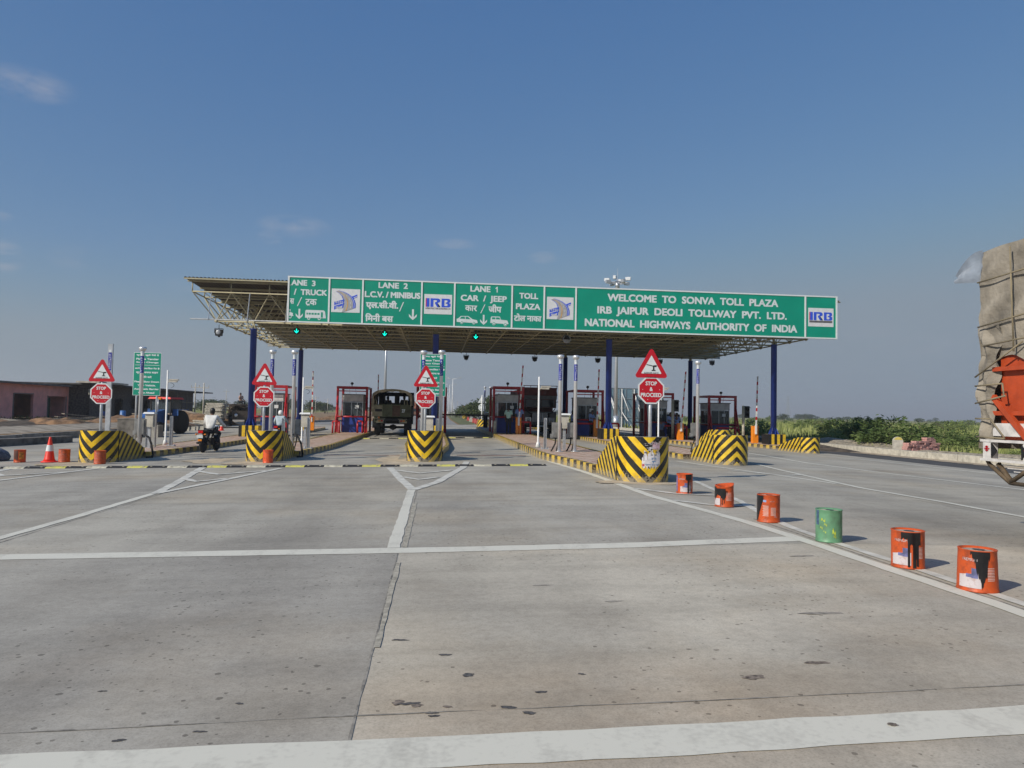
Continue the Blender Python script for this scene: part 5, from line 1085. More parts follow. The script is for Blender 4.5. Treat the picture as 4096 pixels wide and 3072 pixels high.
person(15.35, 45.0, g2(15.3), R_(-20), lblue, dpant, 'person in a blue shirt half hidden by the cream post and third barrier', 'stand', 'people at the booths', scale=.98)
person(-7.65, 37.0, g(-7.6), R_(180), M('light_grey_shirt', (.42, .50, .54), .85, 0, .08), dpant, 'motorcyclist in a white helmet seen between the poles at the first booth', 'ride', None, short=False, helmet=white)
person(-8.47, 28.6, g(-8.5), R_(175.5), wshirt, dpant, 'motorcyclist in a white shirt riding away in the left lane', 'ride', None, short=False, scale=1.06)

# ------------------------------------------------------------------ motorcycles
def motorcycle(x, y, rz, label):
    t = thing('motorcycle', label, 'motorcycle', (x, y, g(x)), rz)      # points to local -y
    for yy, nm in ((-.66, 'front_wheel'), (.62, 'rear_wheel')):
        mb = MB(); mb.wheel((0, yy, .30), .30, .10, 0, 1, 24); [mb.tube((0, yy, .3), (0, yy + .22 * math.cos(a), .3 + .22 * math.sin(a)), .008, 4, 1) for a in [i * .785 for i in range(8)]]; mb.build(nm, [rubber, steel], t)
    mb = MB(); mb.path([(0, -.52, .92), (0, -.1, .45), (0, .3, .42), (0, .62, .30)], .03, 8); mb.box((0, -.02, .38), (.18, .34, .28)); mb.tube((.14, -.1, .3), (.16, .78, .36), .04, 10); [mb.tube((s * .08, -.5, .95), (s * .08, -.66, .30), .022, 8) for s in (-1, 1)]; mb.tube((.1, .3, .75), (.1, .6, .32), .03, 8); mb.tube((-.1, .3, .75), (-.1, .6, .32), .03, 8); mb.build('frame', black, t)
    mb = MB(); mb.lathe([(.03, -.26), (.13, -.16), (.15, 0), (.12, .18), (.04, .26)], 14); mb.v = [(a, -.22 + c, .80 + b * .8) for a, b, c in mb.v]; mb.build('fuel_tank', M('tank_black', (.02, .015, .018), .2), t)
    mb = MB(); mb.box((0, .27, .79), (.24, .62, .09), 0, 0, (.8, .95)); mb.build('seat', rubber, t)
    mb = MB(); mb.prism([(-.1, .45, .66), (-.1, .85, .78), (-.08, .88, .84), (-.1, .4, .76)], (.2, 0, 0)); mb.box((0, .70, .58), (.16, .40, .02), 0, 0, None, R_(-18)); mb.box((0, .93, .52), (.1, .02, .26)); mb.build('tail_cowl', black, t)
    mb = MB(); mb.box((0, .90, .77), (.17, .03, .10)); mb.build('tail_light', redlamp, t)
    for s in (-1, 1):
        mb = MB(); mb.tube((s * .08, .86, .68), (s * .14, .88, .68), .012, 6); mb.lathe([(.01, -.03), (.028, -.025), (.028, .025), (.01, .03)], 10, (s * .165, .88, .68)); mb.build('indicator', amber, t)
    mb = MB(); mb.box((0, .965, .60), (.22, .008, .11), 0, 0, None, R_(-10)); mb.build('number_plate', signwhite, t)
    mb = MB(); mb.box((0, .95, .47), (.14, .01, .07)); mb.build('reflector', amber, t)
    mb = MB(); mb.path([(-.34, -.42, 1.02), (-.2, -.5, 1.0), (.2, -.5, 1.0), (.34, -.42, 1.02)], .014, 8); [mb.tube((s * .2, -.5, 1.0), (s * .30, -.52, 1.2), .008, 5) for s in (-1, 1)]; [mb.box((s * .30, -.52, 1.22), (.10, .02, .06)) for s in (-1, 1)]; mb.build('handlebar', black, t)
    mb = MB(); mb.lathe([(.02, -.08), (.09, 0), (.09, .03)], 14); mb.v = [(a, -.62 - c, .92 + b) for a, b, c in mb.v]; mb.build('headlight', headl, t)
    mb = MB(); mb.prism([(-.05, -.95, .52), (-.05, -.66, .64), (-.05, -.42, .55), (-.05, -.66, .60)], (.1, 0, 0)); mb.build('mudguard', black, t)
motorcycle(-8.47, 28.6, R_(175.5), 'black motorcycle ridden by the white shirted person'); motorcycle(-7.65, 37.0, R_(180), 'motorcycle under the helmeted rider, mostly hidden by the second block')

# ------------------------------------------------------------------ army truck in the second lane, seen from behind
olive = M('army_olive', (.13, .145, .08), .75, 0, .25, 3); brownc = M('army_brown', (.15, .085, .055), .75, 0, .2, 4); sandc = M('army_sand', (.42, .38, .25), .75, 0, .15, 5); canvas = M('canvas_tan', (.40, .34, .23), .95, 0, .3, 2.2, .5)
t = thing('army_truck', 'camouflaged army truck with tan canvas cover waiting in the lane, seen from behind', 'truck', (-2.72, 46.3, g(-2.72)))
W = 1.22
mb = MB(); mb.box((0, 2.6, 1.25), (2 * W, 5.2, .12)); [mb.box((s * (W - .03), 2.6, 1.55), (.06, 5.2, .62)) for s in (-1, 1)]; mb.box((0, 5.15, 1.55), (2 * W, .06, .62)); mb.build('cargo_bed', olive, t)
mb = MB()
for k in range(9):
    z = 1.26 + k * .075; 
    for j, (a, b, mi) in enumerate(((-W, -.55, 2), (-.55, -.02, 0), (-.02, .55, 1), (.55, W, 0))): mb.box(((a + b) / 2, -.02, z), (b - a - .01, .05, .055), mi)
    mb.box((0, .01, z + .037), (2 * W, .03, .02), 1)
for x in (-.56, 0, .56): mb.box((x, -.055, 1.58), (.05, .03, .68), 0)
mb.box((0, -.03, 1.93), (2 * W + .04, .08, .05), 0); mb.box((-.82, -.07, 1.58), (.42, .03, .16), 3)
tg = mb.build('tailgate', [olive, brownc, sandc, chassis], t)
mb = MB(); puttext(mb, '27', .62, .84, 1.46, 1.68, -.09, 0, .06, .001); mb.build('lettering', signwhite, tg)
mb = MB()
for x in (-1.02, .9): mb.path([(x - .12, -.03, 1.95), (x - .12, -.03, 2.22), (x + .05, -.03, 2.24), (x + .05, -.03, 1.95)], .018, 6)
mb.build('grab_rail', sandc, t)
mb = MB(); n = 22; arch = lambda a, k=1: (k * (W + .05) * (math.cos(a) if abs(math.cos(a)) < .96 else math.copysign(.96 + (abs(math.cos(a)) - .96) * .6, math.cos(a))), 0, 2.28 + k * .66 * max(0, math.sin(a)) ** .55)
P = [(-(W + .05), 0, 1.5)] + [arch(math.pi * (1 - i / n)) for i in range(n + 1)] + [(W + .05, 0, 1.9)]
m_ = 12
for j in range(m_):
    for i in range(len(P) - 1):
        q = []
        for jj, ii in ((j, i), (j, i + 1), (j + 1, i + 1), (j + 1, i)):
            p = P[ii]; y = jj * 5.2 / m_ - .08; sag = .035 * math.sin(y * 3.6) ** 2; q.append((p[0] * (1 - sag * .5), y, p[2] - (sag if p[2] > 2.3 else 0)))
        mb.poly(q)
for i in range(len(P) - 1):       # rolled back front edge of the cover, ragged opening
    a, b = P[i], P[i + 1]
    ia = lambda p, k: (p[0] * (1 - .105 - .02 * math.sin(k * 2.1)), -.085, (p[2] - 1.5) * (1 - .11 - .025 * math.sin(k * 1.7)) + 1.5)
    mb.poly([(a[0], -.08, a[2]), (b[0], -.08, b[2]), ia(b, i + 1), ia(a, i)])
    mb.poly([(a[0], -.08, a[2]), ia(a, i), (ia(a, i)[0], .02, ia(a, i)[2]), (a[0], .02, a[2])])
for x in (-.35, -.2, .15, .3): mb.tube((x, -.1, 2.93), (x + .02, -.1, 2.80), .02, 5)
mb.build('canvas_cover', canvas, t)
mb = MB()      # front bulkhead with two openings towards the cab windows
for a, b, c, d in ((-W, W, 1.5, 2.12), (-W, W, 2.58, 2.86), (-W, -.78, 2.12, 2.58), (-.12, .22, 2.12, 2.58), (.82, W, 2.12, 2.58), (-.55, -.5, 2.12, 2.58)): mb.box(((a + b) / 2, 5.1, (c + d) / 2), (b - a, .04, d - c))
mb.build('bulkhead', chassis, t)
mb = MB(); mb.box((0, 6.0, 1.2), (2.3, 1.5, 1.1)); mb.box((0, 6.0, 2.72), (2.2, 1.4, .06)); [mb.box((s * 1.1, y, 2.2), (.07, .07, 1.0)) for s in (-1, 1) for y in (5.35, 6.65)]; mb.box((-.1, 6.6, 2.2), (.05, .05, 1)); mb.build('cab', olive, t)
mb = MB(); mb.box((0, .12, 1.02), (2 * W - .1, .2, .12)); mb.box((0, -.05, .98), (2.05, .08, .10)); mb.box((0, .2, .86), (2.0, .1, .06)); [mb.box((s * .42, 2.5, .85), (.12, 5.6, .2)) for s in (-1, 1)]; mb.tube((-1, .9, .52), (1, .9, .52), .08, 8); mb.lathe([(.01, -.2), (.2, -.1), (.22, .1), (.01, .2)], 12, (.05, .85, .52)); mb.build('chassis', chassis, t)
for s in (-1, 1):
    mb = MB(); mb.box((s * .68, -.06, .93), (.55, .05, .26), 0); mb.box((s * .68, -.09, .93), (.42, .02, .14), 1); mb.box((s * .60, -.105, .93), (.12, .01, .09), 2); mb.box((s * .76, -.105, .93), (.12, .01, .09), 3)
    mb.build('tail_light', [sandc, sandc, redlamp, amber], t)
    for yy in (.9, 4.9):
        mb = MB(); mb.wheel((s * .93, yy, .52), .52, .34, 0, 1, 24); mb.build('wheel', [rubber, olive], t)
    mb = MB(); mb.box((s * 1.0, .25, .72), (.42, .03, .5)); mb.build('mud_flap', rubber, t)
mb = MB(); mb.box((-1.0, .32, 1.0), (.1, .1, .5)); mb.box((-.98, -.01, 1.02), (.22, .06, .34)); mb.build('bracket', olive, t)
for px_, lab, sc_ in ((-.48, 'dark figure sitting in the left of the army truck', 1), (.62, 'dark figure sitting in the right of the army truck', 1.05)):
    person(-2.72 + px_, 49.6, g(-2.7) + 1.32, R_(180), M('uniform', (.06, .065, .04), .9), M('uniform', (.06, .065, .04)), lab, 'sit', 'soldiers in the truck', scale=sc_)

# ------------------------------------------------------------------ decorated cargo truck facing us right of the long island
maroon = M('maroon_body', (.16, .022, .018), .5, 0, .25, 3); greyc = M('dusty_grey_paint', (.20, .20, .20), .6, 0, .2, 3)
t = thing('cargo_truck', 'maroon topped cargo truck facing the camera between two booths', 'truck', (7.25, 50, g(7.25)))
mb = MB(); mb.box((0, .95, 1.15), (2.3, 1.9, .95)); mb.box((0, 1.0, 1.95), (2.3, 1.8, .10)); [mb.box((x, .12, 2.2), (w, .12, .62)) for x, w in ((-1.09, .12), (0, .16), (1.09, .12))]; [mb.box((s * 1.1, 1.8, 2.2), (.1, .1, .62)) for s in (-1, 1)]; mb.box((0, .95, 2.62), (2.36, 1.9, .26)); mb.build('cab', greyc, t)
for s in (-1, 1):
    mb = MB(); mb.box((s * .55, .1, 2.2), (.92, .02, .52)); o = mb.build('windscreen', dglass, t)
    mb = MB(); [mb.box((s * .55 + a, .075, 2.2 + b), (c, .03, d)) for a, b, c, d in ((0, .27, .98, .04), (0, -.27, .98, .04), (-.47, 0, .04, .56), (.47, 0, .04, .56))]; mb.build('frame', maroon, o)
    mb = MB(); mb.lathe([(.01, 0), (.12, 0), (.13, .05)], 16); mb.v = [(s * .82 + a, -.03 + c, 1.05 + b) for a, b, c in mb.v]; mb.box((s * .82, .0, 1.05), (.4, .05, .34)); mb.build('headlight', headl, t)
    mb = MB(); mb.tube((s * 1.15, .1, 2.3), (s * 1.36, -.1, 2.35), .02, 6); mb.box((s * 1.38, -.1, 2.15), (.06, .16, .36)); mb.build('mirror', black, t)
    for yy in (1.1, 5.4):
        mb = MB(); mb.wheel((s * .98, yy, .5), .5, .3, 0, 1, 22); mb.build('wheel', [rubber, chassis], t)
mb = MB(); [mb.box((0, -.03, .95 + k * .07), (1.0, .03, .03)) for k in range(9)]; [mb.box((x, -.02, 1.22), (.04, .03, .62)) for x in (-.5, -.17, .17, .5)]; mb.build('grille', steel, t)
mb = MB(); mb.box((0, -.16, .62), (2.35, .14, .22)); mb.box((0, -.14, .42), (2.1, .08, .08)); mb.box((0, -.24, .63), (.5, .01, .12), 1); mb.build('bumper', [chassis, signwhite], t)
mb = MB(); mb.prism([(-1.2, -.05, 2.75), (1.2, -.05, 2.75), (1.12, -.12, 3.18), (-1.12, -.12, 3.18)], (0, .1, 0)); mb.box((0, 1.1, 3.05), (2.3, 2.3, .5)); [mb.tube((-1.15 + i * .46, -.1, 3.2), (-1.15 + i * .46, -.1, 3.42), .02, 5) for i in range(6)]; mb.tube((-1.2, -.1, 3.42), (1.2, -.1, 3.42), .025, 6); mb.build('crown', maroon, t)
mb = MB(); mb.box((0, 5.2, 2.05), (2.45, 6.4, 2.3)); [mb.box((s * 1.25, 2.4 + k * .9, 2.05), (.06, .08, 2.3)) for s in (-1, 1) for k in range(7)]; mb.build('cargo_body', maroon, t)
gar = M('garland', (.05, .045, .04), .9)
mb = MB()
for s in (-1, 1):
    P = [(s * (1.05 - .55 * i / 8), -.1, 1.86 - .12 * math.sin(math.pi * i / 8) - .05 * i) for i in range(9)]; mb.path(P, .03, 6); mb.lathe([(.02, .35), (.08, .1), (.03, 0)], 8, (s * .6, -.1, 1.2))
mb.build('garland', gar, t)
# dark jeep-like car
t = thing('dark_car', 'dark station wagon beyond the third orange barrier box', 'car', (16.75, 49.5, g(16.75)))
dk = M('dark_brown_paint', (.05, .028, .024), .35, 0, .1)
mb = MB(); mb.box((0, 2.1, .78), (1.72, 4.2, .66), 0, 0, (.97, .98)); mb.prism([(-.8, .9, 1.1), (-.8, 1.35, 1.78), (-.8, 3.9, 1.80), (-.8, 4.15, 1.1)], (1.6, 0, 0)); mb.build('body', dk, t)
mb = MB(); mb.prism([(-.70, .95, 1.14), (.70, .95, 1.14), (.64, 1.30, 1.70), (-.64, 1.30, 1.70)], (0, -.02, .02)); mb.build('windscreen', dglass, t)
mb = MB(); [mb.box((s * .815, 2.5, 1.45), (.02, 2.1, .42)) for s in (-1, 1)]; mb.build('side_window', dglass, t)
mb = MB(); mb.box((0, -.05, .5), (1.7, .14, .22)); mb.box((0, -.01, .82), (.8, .06, .2), 1); mb.build('bumper', [chassis, alu], t)
for s in (-1, 1):
    mb = MB(); mb.box((s * .66, -.01, .84), (.26, .05, .18)); mb.build('headlight', headl, t)
    for yy in (.8, 3.4): mb = MB(); mb.wheel((s * .78, yy, .34), .34, .22, 0, 1, 20); mb.build('wheel', [rubber, alu], t)
mb = MB(); [mb.box((s * .6, 2.5, 1.86), (.04, 2.2, .04)) for s in (-1, 1)]; [mb.box((0, 1.7 + k * .8, 1.88), (1.2, .04, .03)) for k in range(3)]; mb.build('roof_rack', black, t)

# ------------------------------------------------------------------ tarpaulin covered truck cut by the right edge (coming towards us)
torange = M('truck_orange', (.43, .062, .016), .55, 0, .12, 5, .1); tarp = M('tarpaulin', (.275, .245, .20), .95, 0, .28, 2.4, .8); ropec = M('rope', (.24, .2, .13), .9); twhite = M('truck_white', (.60, .58, .56), .5, 0, .12, 9)
TX = 7.92; t = thing('loaded_truck', 'orange truck under a tall grey brown tarpaulin, cut off by the right edge', 'truck', (TX, 5.5, g(TX))); TZ = g(TX)
mb = MB(); mb.box((1.2, .15, 1.9), (2.36, 7.6, 1.3)); mb.build('cargo_body', torange, t)
mb = MB(); ny, nz = 70, 30
def tp(j, k):
    y = 4.24 - 7.6 * j / ny; s = k / nz
    top = 4.05 + .10 * math.sin(y * .9) + .02 * math.sin(y * 5); z = 2.36 + .13 * math.sin(y * 1.7 + .6) + .04 * math.sin(y * 9); z = z + (top - z) * s
    x = -.03 - .02 * math.sin(z * 9 + y * 6) * math.sin(y * 3.3 + z * 2) - .008 * math.sin(z * 23 + y * 9) - .04 * math.sin(math.pi * s)
    return (x, y, z)
for j in range(ny):
    for k in range(nz): b = len(mb.v); mb.v += [tp(j, k), tp(j + 1, k), tp(j + 1, k + 1), tp(j, k + 1)]; mb.face((b, b + 1, b + 2, b + 3), 0, True)
for j in range(ny):
    a, b = tp(j, nz), tp(j + 1, nz); mb.poly([a, b, (2.4, b[1], b[2] + .08), (2.4, a[1], a[2] + .08)])
for k in range(nz): a, b = tp(0, k), tp(0, k + 1); mb.poly([a, b, (2.4, b[1], b[2]), (2.4, a[1], a[2])])
mb.build('tarpaulin', tarp, t)
mb = MB(); nz2 = 40          # the part of the sheet hanging down over the rear corner
for k in range(nz2):
    z0, z1 = 1.15 + 1.75 * k / nz2, 1.15 + 1.75 * (k + 1) / nz2
    def e(z, w): return 4.27 + .03 * math.sin(z * 7) + (.05 if w else 0) , 3.98 - .10 * max(0, (z - 1.9)) * 1.6 + .03 * math.sin(z * 11)
    for i in range(6):
        q = []
        for zz, ii in ((z0, i), (z0, i + 1), (z1, i + 1), (z1, i)):
            a, b = e(zz, 0); u = ii / 6; q.append((-.05 - .03 * math.sin(zz * 14 + u * 5) - .025 * math.sin(u * 9 + zz * 4) - .03 * math.sin(math.pi * u), a + (b - a) * u, zz))
        b_ = len(mb.v); mb.v += q; mb.face((b_, b_ + 1, b_ + 2, b_ + 3), 0, True)
    mb.poly([(-.05, 4.27 + .03 * math.sin(z0 * 7), z0), (-.05, 4.27 + .03 * math.sin(z1 * 7), z1), (2.4, 4.27, z1), (2.4, 4.27, z0)])
mb.build('hanging_flap', tarp, t)
mb = MB()
for a, b in (((4.26, 2.18), (3.4, 2.62)), ((4.26, 2.05), (3.75, 2.07)), ((3.75, 2.07), (3.72, 1.88)), ((4.26, 1.80), (3.7, 1.90)), ((4.26, 1.58), (3.98, 1.58)), ((3.98, 1.58), (3.72, 1.32)), ((4.24, 1.32), (3.72, 1.31)), ((4.2, 2.9), (2.8, 3.05)), ((4.2, 3.55), (2.8, 3.62)), ((4.1, 2.62), (2.6, 2.72)), ((3.6, 3.95), (3.55, 2.5)), ((3.35, 4.0), (3.3, 2.6))): mb.tube((-.13, a[0], a[1]), (-.13, b[0], b[1]), .012, 6)
mb.build('rope', ropec, t)
mb = MB(); mb.prism([(-.06, 3.98, 1.86), (-.06, 3.94, 1.92), (-.06, 3.0, 1.02), (-.06, 3.05, .96)], (-.06, 0, 0)); mb.box((-.05, 2.0, 1.66), (.05, 4.0, .06)); mb.box((-.05, 2.0, 2.28), (.05, 4.0, .06)); mb.box((-.06, 3.2, 1.95), (.07, .07, 1.3)); mb.build('brace', torange, t)
mb = MB(); mb.box((-.02, 2.0, 1.43), (.1, 4.0, .18)); o = mb.build('lower_panel', twhite, t)
mb = MB(); mb.box((-.06, 2.06, 1.27), (.12, 4.25, .035)); mb.box((-.06, 2.06, 1.00), (.12, 4.25, .035)); [mb.box((-.06, y, 1.13), (.10, .16, .24)) for y in (4.06, 3.35, 2.6)]; o = mb.build('side_guard', twhite, t)
mb = MB()
for y in (4.06, 3.35): [mb.box((-.12, y + a, 1.16 + b), (.01, c, d)) for a, b, c, d in ((0, .0, .09, .012), (0, 0, .015, .08), (.0, .025, .05, .01), (0, -.025, .05, .01))]
mb.build('red_mark', signred, o)
mb = MB()
for y, s in ((3.98, -1), (3.45, 1)): mb.prism([(-.10, y, 1.24), (-.10, y, 1.03), (-.10, y - .10 * 1, 1.135)], (-.02, 0, 0))
mb.build('black_arrow', black, o)
mb = MB(); P = [(4.15, 1.0), (4.10, .93), (3.72, .70), (-.5, .70), (-.5, 1.0)]
mb.path([(-.04, a, b) for a, b in P[:4]], .03, 6); [mb.box((-.02, 1.6 + .0, .94 - k * .04), (.02, 4.6 - k * .22, .012), 1) for k in range(6)]; mb.tube((-.03, 3.95, .95), (-.03, 3.70, .70), .035, 6); mb.tube((-.05, 3.70, .72), (-.05, 3.30, .98), .03, 6); mb.build('underrun_guard', [M('dirty_brown_metal', (.12, .085, .05), .8, 0, .3, 8), twhite], t)
mb = MB(); mb.box((1.2, .2, .98), (1.1, 7.4, .22)); [mb.tube((.3, y, .52), (2.1, y, .52), .09, 8) for y in (2.0, .9)]; mb.build('chassis', chassis, t)
for y in (2.0, .9, -2.4):
    for x in (.42, 1.98): mb = MB(); mb.wheel((x, y, .5), .5, .42, 0, 1, 24); mb.build('wheel', [rubber, chassis], t)
mb = MB(); mb.box((1.2, -4.3, 1.75), (2.3, 1.6, 2.0)); mb.build('cab', torange, t)
mb = MB(); mb.box((.04, -4.5, 2.2), (.02, .7, .6)); mb.box((1.2, -5.12, 2.2), (2.0, .02, .7)); mb.build('cab_window', dglass, t)
# flapping plastic sheet at the top rear corner
plast = M('plastic_sheet', (.24, .275, .33), .45, 0, .2, 6, 0, .4, None, .82)
mb = MB(); n = 8
for i in range(n):
    for j in range(n):
        q = []
        for a, b in ((i, j), (i + 1, j), (i + 1, j + 1), (i, j + 1)): u, v = a / n, b / n; q.append((-.05 - .30 * u + .03 * math.sin(v * 6), 4.2 + .16 * u, 4.03 - .47 * v - .36 * u * u * (1 - v)))
        b_ = len(mb.v); mb.v += q; mb.face((b_, b_ + 1, b_ + 2, b_ + 3), 0, True)
mb.build('loose_plastic', plast, t)

# ------------------------------------------------------------------ left roadside: kerb, heaps, buildings
def xat(px, y, py=1640):
    d = fw + rt * ((px - 2048) / 2900) - up * ((py - 1536) / 2900); return d.x * y / d.y
TL = .04
def linekerb(name, pts, w, h, mat, label, zf=None):
    mb = MB()
    for (x0, y0), (x1, y1) in zip(pts[:-1], pts[1:]):
        n = max(1, int(math.dist((x0, y0), (x1, y1)) / 2)); 
        for i in range(n):
            a, b = i / n, (i + .985) / n; xa, ya, xb, yb = x0 + (x1 - x0) * a, y0 + (y1 - y0) * a, x0 + (x1 - x0) * b, y0 + (y1 - y0) * b
            d = Vector((xb - xa, yb - ya)).normalized(); nx, ny = -d.y * w / 2, d.x * w / 2; zb = (zf or g)(xa) - .04; hh = h + rnd.uniform(-.015, .015) + .04
            mb.prism([(xa + nx, ya + ny, zb), (xa - nx, ya - ny, zb), (xb - nx, yb - ny, zb), (xb + nx, yb + ny, zb)], (0, 0, hh))
    return tag(mb.build(name, mat), label, 'kerb')
linekerb('kerb', [(-20.3, 26), (-20.3, 84), (-10, 120)], .3, .36, conc, 'grey concrete kerb along the left side of the plaza', lambda x: -.33)
tag(sheet('footpath', [-22.3, -20.5], [20, 40, 60, 84], .36, M('dusty_concrete', (.36, .31, .24), .95, 0, .25, 1.5), None), None, None, None, 'structure')
linekerb('low_wall', [(-19.2, 30), (-17.6, 37.2)], .5, .32, M('dark_stained_concrete', (.17, .155, .135), .9, 0, .3, 3), 'low dark concrete wall end at the left edge behind the cone', lambda x: -.3)
def heap(x, y, w, d, h, mat, seed, name='soil_heap'):
    q = random.Random(seed); mb = MB(); n, m_ = 26, 12; ph = [q.uniform(0, 6.3) for _ in range(6)]
    def P(i, j): u, v = i / n * 2 - 1, j / m_ * 2 - 1; k = max(0, 1 - u * u) * max(0, 1 - v * v); k = k ** .6; return (u * w / 2, v * d / 2, h * .8 * k * (1 + .22 * math.sin(u * 7 + ph[0]) * math.sin(v * 5 + ph[1]) + .07 * math.sin(u * 17 + ph[2]) + .07 * math.sin(v * 13 + u * 9 + ph[3])) - .06)
    mb.v = [P(i, j) for j in range(m_ + 1) for i in range(n + 1)]
    for j in range(m_):
        for i in range(n): a = j * (n + 1) + i; mb.face((a, a + 1, a + n + 2, a + n + 1), 0, True)
    o = mb.build(name, mat, None, (x, y, .0 if x < -22 else g(x))); return tag(o, None, None, None, 'structure')
soilb = M('dug_soil', (.25, .145, .075), .95, 0, .35, 2.2, 1.0); dsoil = M('dark_soil_and_shade', (.10, .075, .05), .95, 0, .35, 2, 1.0); rubble = M('pale_rubble', (.36, .31, .23), .95, 0, .35, 6, 1.0)
for i, (x, y, w, d, h, m_) in enumerate(((-27, 44, 9, 4, .45, dsoil), (-24.5, 50, 5, 3, .8, soilb), (-31, 52, 9, 4, .6, soilb), (-24, 62, 8, 4, .9, soilb), (-22.5, 68, 9, 4, 1.2, soilb), (-25.5, 33, 4, 16, .55, dsoil), (-26, 50, 4.5, 18, .55, dsoil), (-25, 76, 8, 6, 1.3, M('sand_heap', (.36, .28, .19), .95, 0, .15, 2, .5)), (-20, 88, 10, 4, .8, soilb), (-14, 112, 12, 4, .9, soilb), (-24, 96, 14, 5, .7, dsoil), (-36, 62, 10, 4, .4, rubble), (-31, 38, 8, 5, .35, dsoil))): heap(x, y, w, d, h, m_, i)  # long dark ridges near the left kerb carry the roadside shadow in their colour
pinkw = M('pink_plaster', (.86, .37, .31), .9, 0, .1, 1.2); brickw = M('raw_brick', (.12, .095, .08), .95, 0, .35, 5, .6); slab = M('roof_slab', (.16, .15, .14), .9, 0, .2, 2); lime = M('limewashed_band', (.50, .46, .38), .9, 0, .2, 3)
def building(name, label, x, y0, y1, h, wall, opens, over, slabm, deep=7, steps=0):
    t = thing(name, label, 'building', (x, y0, .0)); L_ = y1 - y0
    ys = sorted({0, L_} | {a for a, b, c, d in opens} | {b for a, b, c, d in opens}); mb = MB()
    for a, b in zip(ys[:-1], ys[1:]):
        op = [o for o in opens if o[0] <= a + 1e-4 and o[1] >= b - 1e-4]
        if op: z0, z1 = op[0][2], op[0][3]; segs = [(0, z0), (z1, h)] if z0 > .01 else [(z1, h)]
        else: segs = [(0, h)]
        for c, d in segs: mb.box((-.12, (a + b) / 2, (c + d) / 2), (.24, b - a, d - c))
    mb.box((-deep, L_ / 2, h / 2), (.24, L_, h)); mb.box((-deep / 2, .12, h / 2), (deep - .24, .24, h)); mb.box((-deep / 2, L_ - .12, h / 2), (deep - .24, .24, h)); mb.build('wall', wall, t)
    mb = MB(); mb.box((-deep / 2 + .2, L_ / 2 + over[0], h + .08), (deep + over[1], L_ + over[2], .16)); mb.build('roof', slabm, t)
    return t
t = building('pink_house', 'low pink plastered house with two dark door openings at the left edge', -40, 64, 84.2, 3.42, pinkw, [(9.8, 13.2, 0, 2.45), (15.9, 19.6, 0, 2.35)], (0, .9, .8), slab)
mb = MB(); mb.box((.01, 9.72, 1.25), (.05, .14, 2.5)); mb.box((.01, 11.5, 2.5), (.05, 3.4, .08)); mb.box((.01, 15.85, 1.2), (.05, .10, 2.4)); mb.box((.01, 19.65, 1.2), (.05, .10, 2.4)); mb.build('door_frame', slab, t)
mb = MB(); mb.box((-1.4, 18.0, 1.1), (.08, 2.3, 2.2)); mb.build('door', M('dark_green_door', (.015, .075, .05), .6), t)
t = building('brick_building', 'long unplastered dark brick building with a flat overhanging slab roof', -38, 84.6, 119, 3.72, brickw, [(6.3, 8.6, 0, 2.3), (11, 12.6, 1.1, 2.3), (15, 16.6, 1.1, 2.3), (19, 21, 0, 2.3), (24.5, 26, 1.1, 2.4)], (2.2, 2.4, 6.4), M('dark_slab', (.085, .08, .075), .9, 0, .25, 2))
mb = MB(); mb.box((.02, 2.0, 2.95), (.12, 4.6, .62)); mb.box((.6, 1.8, 3.98), (2.4, 7.5, .18)); mb.build('lime_band', lime, t)
mb = MB(); [mb.tube((1.2, 16 + k * 4, 0), (1.15, 16 + k * 4, 3.7), .05, 6) for k in range(4)]; mb.tube((1.1, 14, 2.25), (1.1, 33, 2.1), .05, 6); mb.build('scaffold_pole', M('bamboo', (.22, .17, .1), .9), t)
for i, (x, y, a, l) in enumerate(((-33, 70, 1.45, 6), (-33.6, 71, 1.6, 5), (-33.2, 73, 1.5, 7), (-34, 76, 1.4, 6), (-32.8, 78, 1.62, 5), (-31.5, 84, 1.5, 7), (-31, 86, 1.6, 6), (-30.5, 88, 1.45, 6), (-31.8, 90, 1.55, 7))):
    mb = MB(); mb.box((0, 0, 0), (l, .3, .09)); o = mb.build('timber_plank', M('grey_timber', (.28, .24, .18), .9, 0, .3, 5), None, (x, y, .22 + .12 * (i % 3)), a); o.rotation_euler = (.05, .03 * (i % 3), a); tag(o, 'grey planks and slabs piled on the soil before the low buildings', 'plank', 'planks piled before the low buildings')
mb = MB(); mb.lathe([(.29, 0), (.30, .3), (.29, .31), (.30, .6), (.29, .61), (.29, .9), (.26, .91)], 18); tag(mb.build('blue_barrel', M('blue_plastic', (.05, .16, .42), .4), None, (-33.8, 83, .05)), 'blue plastic barrel standing in front of the dark brick building', 'barrel')
mb = MB(); mb.lathe([(.29, 0), (.30, .5), (.27, .8)], 18); tag(mb.build('blue_barrel', M('dark_blue_plastic', (.02, .05, .2), .4), None, (-34.6, 80, .05)), 'darker blue barrel partly hidden by the leftmost sign post', 'barrel')
mb = MB(); mb.box((0, 0, .5), (1.3, 2.2, 1.0)); mb.box((0, 0, 1.02), (1.36, 2.26, .06)); tag(mb.build('concrete_tank', M('dark_stained_concrete', (.17, .155, .135)), None, (-17.3, 44.5, -.25)), 'dark square concrete tank behind the leftmost green board', 'tank')
mb = MB(); mb.box((0, 0, .35), (1.0, .8, .7)); tag(mb.build('concrete_tank', conc, None, (-16.3, 44.0, g(-16))), 'pale concrete block beside the dark tank', 'block')
for k in range(9): mb = MB(); mb.box((0, 0, .15), (.28, .3, .30)); tag(mb.build('kerb_stone', concw, None, (-18.7 + (k % 2) * .1, 55.5 + k * 1.05, g(-18.7))), 'pale kerb stones in a row along the far kerb behind the motorcyclist', 'kerb stone', 'loose pale kerb stones in a row')

